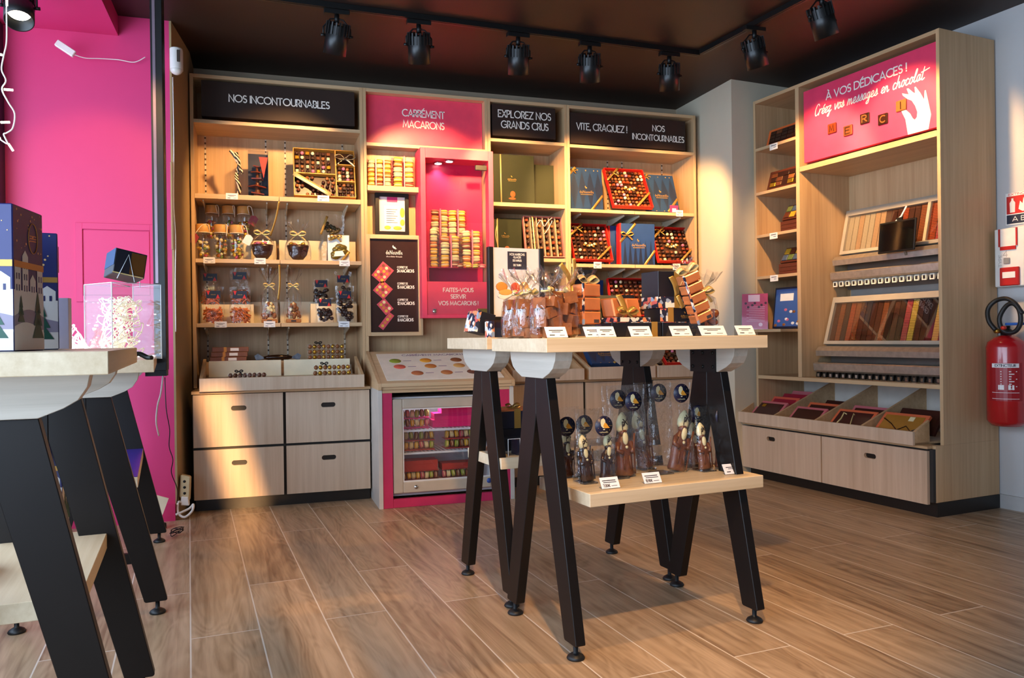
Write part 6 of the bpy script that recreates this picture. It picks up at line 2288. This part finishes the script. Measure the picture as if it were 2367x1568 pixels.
# third shelf
t = upright('tall midnight blue box on the third shelf beside the divider', 2.012, 4.74, D3, .168, .325, .06, NAVYD)
upright('steel blue box next to the tall midnight blue one on the third shelf', 2.145, 4.80, D3, .085, .262, .05, BLUE)
red_box('red box of chocolates on the third shelf, behind the table goods', 2.345, 4.70, D3 + .014, .30, .262, 16, 8, 8, 'in the red box of the third shelf', 4, stuff=True, ribbons=False)
upright('closed dark red box standing beside the open red box of the third shelf', 2.52, 4.80, D3, .05, .26, .05, REDD)
upright('dark navy box at the pillar end of the third shelf', 2.68, 4.76, D3, .20, .25, .06, NAVYD)
upright('navy box standing on the third green-box shelf', 1.70, 4.76, S3[2][1] + .0006, .24, .26, .06, NAVYD)
st_ = solo(STUFF, 'pralines', STUFFM, 'small assorted chocolates filling the two red boxes nearest the pillar', 'chocolate', kind='stuff')
for x, z, w, l in ((2.687, 1.695, .052, 'under the leaning lozenge box'), (2.085, 1.338, .056, 'under the red box beside the divider'), (2.66, 1.336, .056, 'under the red box at the pillar end')):
    card((x, YF - .0008, z), w, .042, 'white price card ' + l)
m = MB().box(-.03, .03, -.002, 0, 0, .05).box(-.015, .015, -.0026, -.002, .005, .03, 1)
solo(m, 'price_tag', [PINK, PAPER], 'small pink tag standing before the leaning lozenge box', 'price card', (2.655, 4.675, D1))
# boxes in the trays below
TZ = .6985
Mx = Matrix.Translation((2.06, 4.44, TZ + .034)) @ Matrix.Rotation(R(-48), 4, 'X')
lozenge_box('blue lozenge box lying back in the tray beside the divider', 0, 0, 0, .235, .19, 0, M=Mx)
Mx = Matrix.Translation((2.255, 4.45, TZ + .024)) @ Matrix.Rotation(R(-52), 4, 'X')
upright('navy box with a red corner lying back in the tray beside the divider', 0, 0, 0, .13, .17, .03, NAVYD, M=Mx)
red_box('red box of chocolates with gold bows lying back in the tray by the pillar', 2.56, 4.46, TZ + .004, .20, .19, 52, 5, 5, 'in the tilted red box of the tray', 6)
Mx = Matrix.Translation((2.405, 4.46, TZ + .023)) @ Matrix.Rotation(R(-48), 4, 'X')
t = upright('dark box with a red edge next to the red box in the tray', 0, 0, 0, .07, .17, .03, NAVYD, M=Mx)
MB().box(-.036, -.022, -.001, .0, 0, .17).build('red_edge', REDC, t)
Mx = Matrix.Translation((1.60, 4.46, TZ + .024)) @ Matrix.Rotation(R(-50), 4, 'X')
upright('olive green box lying back in the tray of the narrow unit', 0, 0, 0, .22, .18, .03, GREEN, M=Mx)


# ------------------------------------------------------------------ goods on the front table
def truffle_bag(label, a, b, seed, r=.050, top=.205):
    c = on_table(C1, a, b, Z1 + .0005)
    t = thing('sweet_bag', label, 'bag', c, TH + seed * .3)
    rr = random.Random(seed)
    k = 0
    for j in range(4):
        for i in range(4):
            an = i * PI / 2 + j * .7
            q = r * .52
            m = MB()
            s_ = r * .36
            m.box(-s_, s_, -s_, s_, -s_ * .8, s_ * .8)
            Mx = Matrix.Translation((q * math.cos(an), q * math.sin(an), s_ * 1.05 + j * s_ * 1.55)) @ Matrix.Rotation(rr.uniform(0, 3), 4, 'Z') @ Matrix.Rotation(rr.uniform(-.35, .35), 4, 'X')
            o = D.objects.new('chocolate_cube', TRUF)
            COL.objects.link(o)
            sc = s_ / .018
            place(o, M=Matrix.Translation(c) @ Mx @ Matrix.Diagonal((sc, sc, sc, 1)))
            tag(o, 'rough chocolate cube in the ' + label[10:], 'chocolate', 'chocolate cubes in the ' + label[10:])
    cello(t, r, .115, .138, top, seed=seed, flare=1.05, ribbon=GOLDP)


tm = MB().box(-.018, .018, -.018, .018, -.015, .015)
TRUF = tm.mesh('chocolate_cube', mat('cocoa_cube', '#8f5631', .6, vary=.2, scale=60, spec=.25))
truffle_bag('clear bag of chocolate cubes deepest at the table end', -.335, .125, 1)
truffle_bag('clear bag of chocolate cubes second from the back of the table end', -.342, .03, 2)
truffle_bag('clear bag of chocolate cubes foremost at the table end', -.328, -.062, 3, top=.195)
truffle_bag('largest clear bag of chocolate cubes beside the first price card', -.262, -.03, 4, r=.058, top=.20)


def T1(a, b, z):
    return on_table(C1, a, b, z)


z1 = Z1 + .0005
t = thing('acrylic_box', 'tall clear acrylic box with a gold ribbon behind the copper tower', 'box', T1(-.155, .115, z1), TH)
MB().box(-.026, .026, -.026, -.0245, 0, .168).box(-.026, .026, .0245, .026, 0, .168).box(-.026, -.0245, -.0245, .0245, 0, .168).box(.0245, .026, -.0245, .0245, 0, .168).build('pane', CLEAR, t)
MB().strap([(0, -.0272, .001), (0, -.0276, .10), (0, -.0272, .167)], (.016, 0, 0), .0008).strap(crs([(0, -.027, .167), (-.02, -.03, .205), (-.045, -.03, .235)], 4), (.012, 0, .012), .0006).strap(crs([(0, -.027, .167), (.006, -.03, .215), (.004, -.03, .255)], 4), (.014, 0, 0), .0006).build('ribbon', GOLD, t)


def copper_stack(label, M, n, w, hb, d, flower=True):
    """copper-foil chocolate bars tied in a column"""
    t = thing('copper_bar_stack', label, 'chocolate', M=M)
    for i in range(n):
        MB().prism([(-w / 2, .002), (w / 2, .002), (w / 2 * .96, hb * .5), (w / 2, hb - .002), (-w / 2, hb - .002), (-w / 2 * .96, hb * .5)], -d / 2, d / 2, 'y').xf(Matrix.Translation((0, 0, i * hb))).build('copper_bar', COPPER, t, bevel=.003)
    MB().box(-w / 2 - .0012, -w / 2 + .003, -d / 2 - .0012, -d / 2 + .006, 0, n * hb).build('floral_edge', FLO, t)
    MB().box(w * .08, w * .36, -d / 2 - .0015, -d / 2, .006, .016).build('label', INK, t)
    b = bow(None, (0, -.004, n * hb + .008), .042)
    b.build('ribbon', GOLDP, t)
    MB().open_lathe([(.010, n * hb + .004), (.022, n * hb + .02), (.038, n * hb + .044)], 24, fn=lambda x, y, z, a, j: (x * (1 + .2 * math.sin(7 * a)), y * .7, z)).build('cellophane_tuft', FILM, t)
    return t


def floral():
    m = D.materials.new('floral_print')
    m.use_nodes = True
    nt = m.node_tree
    b = nt.nodes['Principled BSDF']
    tc = nt.nodes.new('ShaderNodeTexCoord')
    v = nt.nodes.new('ShaderNodeTexVoronoi')
    v.inputs['Scale'].default_value = 75
    r = nt.nodes.new('ShaderNodeValToRGB')
    r.color_ramp.interpolation = 'CONSTANT'
    e = r.color_ramp.elements
    e[0].color = rgb('#1a2038')
    e[1].position = .30
    e[1].color = rgb('#e9dfd2')
    for p, c in ((.48, '#d98a5c'), (.62, '#1a2038'), (.74, '#c95f5a'), (.86, '#8fa0b8')):
        q = e.new(p)
        q.color = rgb(c)
    s = nt.nodes.new('ShaderNodeSeparateColor')
    nt.links.new(tc.outputs['Object'], v.inputs['Vector'])
    nt.links.new(v.outputs['Color'], s.inputs[0])
    nt.links.new(s.outputs[0], r.inputs['Fac'])
    nt.links.new(r.outputs['Color'], b.inputs['Base Color'])
    return m


FLO = floral()
st = MB().box(-.032, .032, -.025, .025, 0, .002).box(-.032, .032, -.025, -.0235, .002, .036).box(-.032, .032, .0235, .025, .002, .036).box(-.034, .034, -.027, .027, .036, .038)
solo(st, 'acrylic_stand', CLEAR, 'low clear stand under the upright copper tower', 'stand', T1(-.172, -.03, z1), TH)
copper_stack('upright tower of three copper-wrapped bars with a pale bow', Matrix.Translation(T1(-.172, -.03, z1 + .0385)) @ Matrix.Rotation(TH + .25, 4, 'Z'), 3, .074, .042, .05)


def navy_long(label, a0, a1, b0, b1, z0, h, band=None, floral_lid=True):
    t = thing('gift_box', label, 'box', T1((a0 + a1) / 2, (b0 + b1) / 2, z0), TH)
    w, d = a1 - a0, b1 - b0
    MB().box(-w / 2, w / 2, -d / 2, d / 2, 0, h).build('carton', NAVYD, t, bevel=.001)
    if floral_lid:
        MB().box(-w / 2 + .001, w / 2 - .001, -d / 2 + .001, d / 2 - .001, h, h + .0015).build('floral_lid', FLO, t)
    if band is not None:
        MB().box(band - .011, band + .011, -d / 2 - .0012, d / 2 + .001, -.0, h + .0025).build('gold_band', GOLD, t)
    return t


navy_long('long navy box with a gold band behind the price cards, nearer the copper tower', -.108, .075, -.07, .03, z1, .044, .065)
t = navy_long('second long navy box behind the price cards, nearer the leaning copper column', .079, .245, -.07, .03, z1, .044)
logo(t, .0, .018, .03, -.0512)
t = navy_long('navy box with a gold band and price ticket in the middle of the stack', .085, .235, -.05, .04, z1 + .0462, .044, -.035, False)
logo(t, .022, .016, .036, -.0457)
MB().box(-.0755, -.045, -.0457, -.0451, .002, .042).build('floral_end', FLO, t)
MB().box(.04, .072, -.0465, -.0455, .022, .040).build('price_ticket', PAPER, t)
t = navy_long('tall navy box with a floral band and gold bow on top of the stack', .079, .236, -.05, .045, z1 + .0908, .118, None, False)
MB().box(-.0795, .0795, -.0483, .0483, .0, .036).build('floral_band', FLO, t)
MB().box(-.018, .002, -.0498, -.0485, .0, .118).build('gold_band', GOLD, t)
logo(t, .035, .065, .04, -.0480)
b = MB().strap(crs([(-.008, -.052, .04), (-.02, -.056, .075), (-.035, -.055, .10)], 4), (.018, 0, .006), .0008).strap(crs([(-.008, -.052, .04), (.0, -.056, .02), (.012, -.054, .0)], 4), (.014, 0, .006), .0008)
b.build('ribbon_tail', GOLD, t)
# open box with copper bars and its grey lid
t = thing('chocolate_box', 'open dark box of copper bars with its grey lid upright behind', 'box', T1(-.035, -.02, z1 + .0462), TH + .12)
MB().box(-.07, .07, -.05, .05, 0, .014).build('base', FLO, t, bevel=.001)
m = MB().prism([(.04, .0), (.044, .0), (.066, .088), (.062, .088)], -.085, .03, 'x')
m.build('lid', mat('grey_green_lid', '#5d6157', .4), t)
MB().prism([(.036, .0), (.04, .0), (.062, .09), (.058, .09)], .031, .095, 'x').build('lid_side', NAVYD, t)
for i in range(2):
    MB().prism([(-.032, .015), (.03, .015), (.045, .075), (-.015, .075)], -.058 + i * .056, -.004 + i * .056, 'x').build('copper_bar', COPPER, t, bevel=.004)
b = bow(None, (-.022, -.045, .03), .04)
b.strap(crs([(-.022, -.04, .03), (-.026, -.03, .06), (-.036, -.022, .085)], 4), (.022, 0, .004), .0008)
b.build('ribbon', GOLD, t)
# leaning copper column on its clear stand
st = MB().box(-.028, .028, -.03, .03, 0, .002).box(-.028, -.0265, -.03, .03, .002, .05).box(.0265, .028, -.03, .03, .002, .05).box(-.028, .028, .028, .0295, .05, .09)
solo(st, 'acrylic_stand', CLEAR, 'clear stand holding up the leaning copper column', 'stand', T1(.205, -.105, z1), TH)
copper_stack('leaning column of five copper-wrapped bars with a pale bow', Matrix.Translation(T1(.208, -.103, z1 + .046)) @ Matrix.Rotation(TH, 4, 'Z') @ Matrix.Rotation(R(-21), 4, 'Y'), 5, .062, .0325, .046)
# bag of chocolate discs
c = T1(.318, .045, z1)
t = thing('sweet_bag', 'wide clear bag of round milk chocolates at the pillar end of the table', 'bag', c, TH)
disc = MB().lathe([(0, 0), (.018, .001), (.020, .006), (.017, .011), (.0, .013)], 16).mesh('chocolate_disc', C_MILK)
rr = random.Random(8)
for i in range(20):
    o = D.objects.new('chocolate_disc', disc)
    COL.objects.link(o)
    place(o, M=Matrix.Translation(c + E1 * rr.uniform(-.045, .045) + E2 * rr.uniform(-.025, .025) + Vector((0, 0, .022 + rr.random() * .065))) @ Matrix.Rotation(rr.uniform(.6, 1.5), 4, 'X') @ Matrix.Rotation(rr.uniform(-.6, .6), 4, 'Y'))
    tag(o, 'round milk chocolate in the wide clear bag', 'chocolate', 'round chocolates in the wide clear bag')
cello(t, .070, .12, .150, .212, seed=5, sq=.6, flare=1.05, ribbon=GOLDP)
for a, w, l in ((-.347, .066, 'in front of the largest bag of cubes'), (-.222, .058, 'half hidden, under the upright copper tower'), (-.183, .058, 'overlapping another card under the copper tower'), (-.065, .075, 'before the gold band of the long navy box'), (.082, .075, 'before the second long navy box'), (.203, .098, 'widest one, under the leaning copper column'), (.332, .070, 'at the pillar end of the table')):
    tent(C1, a, -.168 + (.008 if a == -.222 else 0), Z1, w, .031, 'white price card in a clear tent ' + l)

# ------------------------------------------------------------------ goods on the second table
Z2 = Z1 + .0045
t = thing('poster_stand', 'black framed poster for candied chestnuts standing on the second table', 'poster', on_table(C2, -.178, .04, Z2), TH)
for a in ((-.112, -.094, 0, .33), (.094, .112, 0, .33)):
    MB().box(a[0], a[1], -.012, .012, a[2] + .0, a[3]).build('frame_rail', BLACK, t, bevel=.001)
MB().box(-.094, .094, -.012, .012, 0, .075).build('foot_board', BLACK, t)
ps = MB().box(-.0935, .0935, -.006, .004, .0755, .328).build('sheet', mat('pale_grey_poster', '#dcd9d8', .5), t)
pl_ = MB().box(-.035, .042, -.0075, -.0062, .25, .315).build('title_block', mat('title_block', '#2b2a3a', .5), t)
m = MB()
for tx, w, b, h in (('NOS MARRONS', .06, .301, .0075), ('GLACES', .03, .291, .0065), ('DE NAPLES', .035, .279, .0065), ('DE TURIN', .03, .262, .0065)):
    q = strokes(tx, h, .0013, face_y(-.0081), center=.003, width=w, base=b)
    m.add(q.v, q.f)
m.build('lettering', LET, t)
m = MB()
m.ball((-.06, -.0065, .185), (.024, .0012, .018), 10, 6, 0).ball((-.045, -.0066, .165), (.028, .0012, .012), 10, 6, 1).ball((-.005, -.0066, .18), (.02, .0012, .022), 10, 6, 2).ball((.03, -.0066, .185), (.02, .0012, .02), 10, 6, 1).ball((-.02, -.0062, .15), (.06, .0008, .014), 12, 6, 3)
m.build('fruit_picture', [mat('fruit_orange', '#e08a35', .5), mat('fruit_gold', '#d9a04c', .5), mat('fruit_red', '#cf4a26', .5), mat('cream_patch', '#f0dcc4', .5)], t)  # last colour is a cream patch printed below the fruit
t = thing('gift_box', 'navy box with floral edges leaning at the end of the second table', 'box', M=Matrix.Translation(on_table(C2, -.352, -.03, Z2)) @ Matrix.Rotation(TH, 4, 'Z') @ Matrix.Rotation(R(14), 4, 'Y'))
MB().box(-.045, .02, -.05, .05, .0115, .085).build('carton', NAVYD, t, bevel=.001)
MB().box(-.0458, -.035, -.0508, .0508, .0115, .0858).build('floral_edge', FLO, t)
t = thing('acrylic_box', 'small clear box with a floral edge at the end of the second table', 'box', on_table(C2, -.318, -.13, Z2), TH)
MB().box(-.045, .045, -.03, -.0285, 0, .058).box(-.045, .045, .0285, .03, 0, .058).box(.0435, .045, -.0285, .0285, 0, .058).box(-.045, .045, -.03, .03, .058, .0595).build('pane', CLEAR, t)
MB().box(-.045, -.034, -.0285, .0285, 0, .055).build('floral_edge', FLO, t)
MB().box(-.03, .04, -.02, .02, 0, .05).build('navy_box', NAVY, t)
zs = .4885
t = thing('gift_box', 'lower black box under a ribboned navy box on the second table shelf', 'box', on_table(C2, -.18, .06, zs), TH)
MB().box(-.085, .085, -.06, .06, 0, .08).build('carton', NAVYD, t, bevel=.001)
t = thing('gift_box', 'navy box with a gold bow and copper lid on the second table shelf', 'box', on_table(C2, -.18, .06, zs + .0805), TH)
MB().box(-.085, .085, -.06, .06, 0, .062).build('carton', NAVY, t, bevel=.001)
MB().box(-.086, .086, -.061, .061, .0621, .068).build('lid', COPPER, t)
MB().box(-.03, -.005, -.0625, .0622, .0, .0695).build('gold_band', GOLD, t)
bow(None, (-.018, -.02, .075), .03).build('bow', GOLD, t)
t = thing('acrylic_box', 'clear box holding a navy pack on the second table shelf', 'box', on_table(C2, -.20, -.085, zs), TH)
MB().box(-.09, .09, -.035, -.0335, 0, .058).box(-.09, .09, .0335, .035, 0, .058).box(-.09, -.0885, -.0335, .0335, 0, .058).box(-.09, .09, -.035, .035, .058, .0595).build('pane', CLEAR, t)
MB().box(-.05, .085, -.028, .028, 0, .052).build('navy_pack', NAVY, t)
MB().box(-.0905, -.089, -.036, -.034, 0, .06).box(-.0905, .09, -.036, -.0345, .0585, .06).box(-.045, -.043, -.036, -.0345, 0, .06).build('bright_edge', EDGE, t)


# ------------------------------------------------------------------ bagged chocolate figurines on the shelf of the front table
def figurine(label, M, h, mm, group):
    t = thing('chocolate_figurine', label, 'chocolate', M=M, group=group)
    k = h / .18
    b = MB().lathe([(.0, 0), (.027, 0), (.030, .006), (.026, .03), (.027, .06), (.025, .085), (.020, .105), (.012, .116), (.011, .120)], 18, sq=.7)
    for sg in (-1, 1):
        b.tube([(sg * .020, -.004, .100), (sg * .028, -.010, .078), (sg * .014, -.022, .070)], [.009, .008, .007], 8)
    b.tube([(.024, -.018, .005), (.026, -.018, .09), (.030, -.018, .125)], .0032, 6)
    b.tube([(-.012, -.019, .02), (-.010, -.018, .06)], .003, 6).tube([(.010, -.019, .02), (.008, -.018, .06)], .003, 6)
    b.ball((0, -.002, .128), (.014, .013, .014), 12, 8)
    S = Matrix.Diagonal((k, k, k, 1))
    b.xf(S).build('body', mm, t)
    MB().lathe([(.014, .131), (.0195, .138), (.0205, .152), (.015, .170), (.004, .184), (0, .185)], 16, sq=.62).xf(S).build('mitre', C_WHITE, t)
    MB().ball((0, -.0145, .112), (.010, .006, .020), 10, 7).ball((0, -.019, .086), (.005, .004, .005), 8, 5).xf(S).build('beard', C_WHITE, t)
    m = MB()
    q = strokes('X', .017, .003, lambda a, c: (a, -.0138, c), center=.004, width=.015, base=.152)
    m.add(q.v, q.f)
    q = strokes('P', .022, .003, lambda a, c: (a, -.0139, c), center=-.003, width=.008, base=.139)
    m.add(q.v, q.f).xf(S).build('emblem', C_DARK, t)
    MB().tube([(-.006 * k, -.0155 * k, .131 * k), (.006 * k, -.0155 * k, .131 * k)], .0012, 5).ball((0, -.0155 * k, .128 * k), (.002 * k, .003 * k, .004 * k), 6, 4).build('face', C_DARK, t)
    return t


def sticker(t, x, y, z, r=.031):
    s = MB().lathe([(r, -.0010), (r, .0)], 28, (x, y, z), axis='y').build('round_sticker', mat('sticker_navy', '#171a3a', .4), t)
    yy = y - .0016
    m = MB()
    m.add([(x - .010, yy, z + .020), (x - .002, yy, z + .024), (x + .004, yy, z + .018), (x + .006, yy, z + .004), (x + .004, yy, z - .006), (x - .004, yy, z - .006), (x - .010, yy, z), (x - .012, yy, z + .010)], [tuple(range(8))], 0)
    m.add([(x + .002, yy - .0004, z + .010), (x + .008, yy - .0004, z + .008), (x + .020, yy - .0004, z - .007), (x + .002, yy - .0004, z - .007), (x - .003, yy - .0004, z)], [(0, 1, 2, 3, 4)], 1)
    for i in range(12):
        a = i * .57
        q = .021 + .006 * ((i * 7) % 3) / 2
        m.box(x + q * math.cos(a) - .0007, x + q * math.cos(a) + .0007, yy - .0002, yy, z + q * math.sin(a) - .0007, z + q * math.sin(a) + .0007, 2)
    q = typed('deNeuville', .0065, face_y(yy - .0003), center=x, base=z - .021, width=.028)
    m.add(q.v, q.f, 0).box(x - .003, x + .003, yy - .0003, yy, z - .012, z - .009, 0)
    m.build('bird_print', [C_WHITE, mat('sticker_orange', '#e09a2c', .5), mat('star_print', '#e2b877', .5, vary=0)], s)


def fig_bag(label, a, b, w, h, st, figs, mm, shade):
    c = on_table(C1, a, b, .4526)
    t = thing('figurine_bag', label, 'bag', c, TH + .0)
    pillow(t, w, h, .07, m=FILM2, seed=a * 31)
    sticker(t, st[0], -.022, st[1])
    MB().box(-w * .42, -w * .05, -.030, .030, .0006, .004).build('foil_base', mat('silver_foil', '#70737a', .2, .9, vary=.3, scale=60), t)
    for i, (fx, fy, lean, hh) in enumerate(figs):
        Mx = Matrix.Translation(c) @ Matrix.Rotation(TH, 4, 'Z') @ Matrix.Translation((fx, fy, .0045)) @ Matrix.Rotation(R(lean), 4, 'Y') @ Matrix.Rotation(R(-3), 4, 'X')
        figurine(('dark' if mm is C_DARK else 'milk') + ' chocolate figurine, ' + ('first in' if i == 0 else 'second in') + ' the ' + shade, Mx, hh, mm, None)


fig_bag('figurine bag closest to the trestle leg, with a navy bird sticker', -.205, .07, .12, .225, (.0, .165), ((.01, 0, 2, .145),), C_DARK, 'bag closest to the trestle leg')
fig_bag('figurine bag with two dark figures behind the 7.00 price card', -.150, -.03, .135, .225, (.020, .172), ((-.026, 0, -6, .138), (.040, 0, 5, .138)), C_DARK, 'bag behind the 7.00 price card')
fig_bag('figurine bag partly hidden behind the one with two dark figures', -.125, .085, .12, .215, (-.008, .165), ((.0, 0, 0, .13),), C_DARK, 'bag hidden behind the two dark figures')
fig_bag('tall figurine bag behind the 10.90 price card', -.020, -.005, .14, .29, (.015, .240), ((-.004, 0, -2, .190),), C_MILK, 'tall bag behind the 10.90 price card')
fig_bag('tall figurine bag hidden behind the 10.90 one', .020, .09, .14, .285, (-.022, .240), ((.0, 0, 4, .185),), C_MILK, 'tall hidden bag behind the 10.90 one')
fig_bag('widest figurine bag with a leaning figure', .150, -.005, .165, .292, (.030, .258), ((.020, 0, 14, .195),), C_MILK, 'widest bag, leaning towards the pillar')
fig_bag('tall figurine bag hidden behind the widest one', .145, .085, .15, .29, (.01, .255), ((-.03, 0, -10, .185),), C_MILK, 'bag hidden behind the widest one')
fig_bag('figurine bag with two milk figures nearest the trestle end', .300, -.03, .14, .212, (.028, .178), ((-.030, 0, -5, .150), (.036, 0, 5, .150)), C_MILK, 'bag nearest the trestle end')
fig_bag('figurine bag hidden behind the one nearest the trestle end', .295, .06, .125, .215, (.0, .178), ((.0, 0, 0, .14),), C_MILK, 'bag hidden nearest the trestle end')
for a, b, tx, l in ((-.167, -.150, '7.00€', 'reading 7.00 on the lower shelf'), (-.013, -.142, '10.90€', 'reading 10.90 on the lower shelf'), (.300, -.132, None, 'at the trestle end of the lower shelf')):
    tent(C1, a, b, .4525, .060, .030, 'white price card in a clear tent ' + l, tx, rot=-.05)
t = MB().prism([(0, .022), (.008, .008), (.022, .006), (.012, -.004), (.016, -.02), (0, -.012), (-.016, -.02), (-.012, -.004), (-.022, .006), (-.008, .008)], -.003, .003, 'y')
solo(t, 'chocolate_star', C_WHITE, 'cream chocolate star lying by the tall figurine bag', 'chocolate', M=Matrix.Translation(on_table(C1, .03, -.075, .4585)) @ Matrix.Rotation(TH, 4, 'Z') @ Matrix.Rotation(R(-72), 4, 'X'))
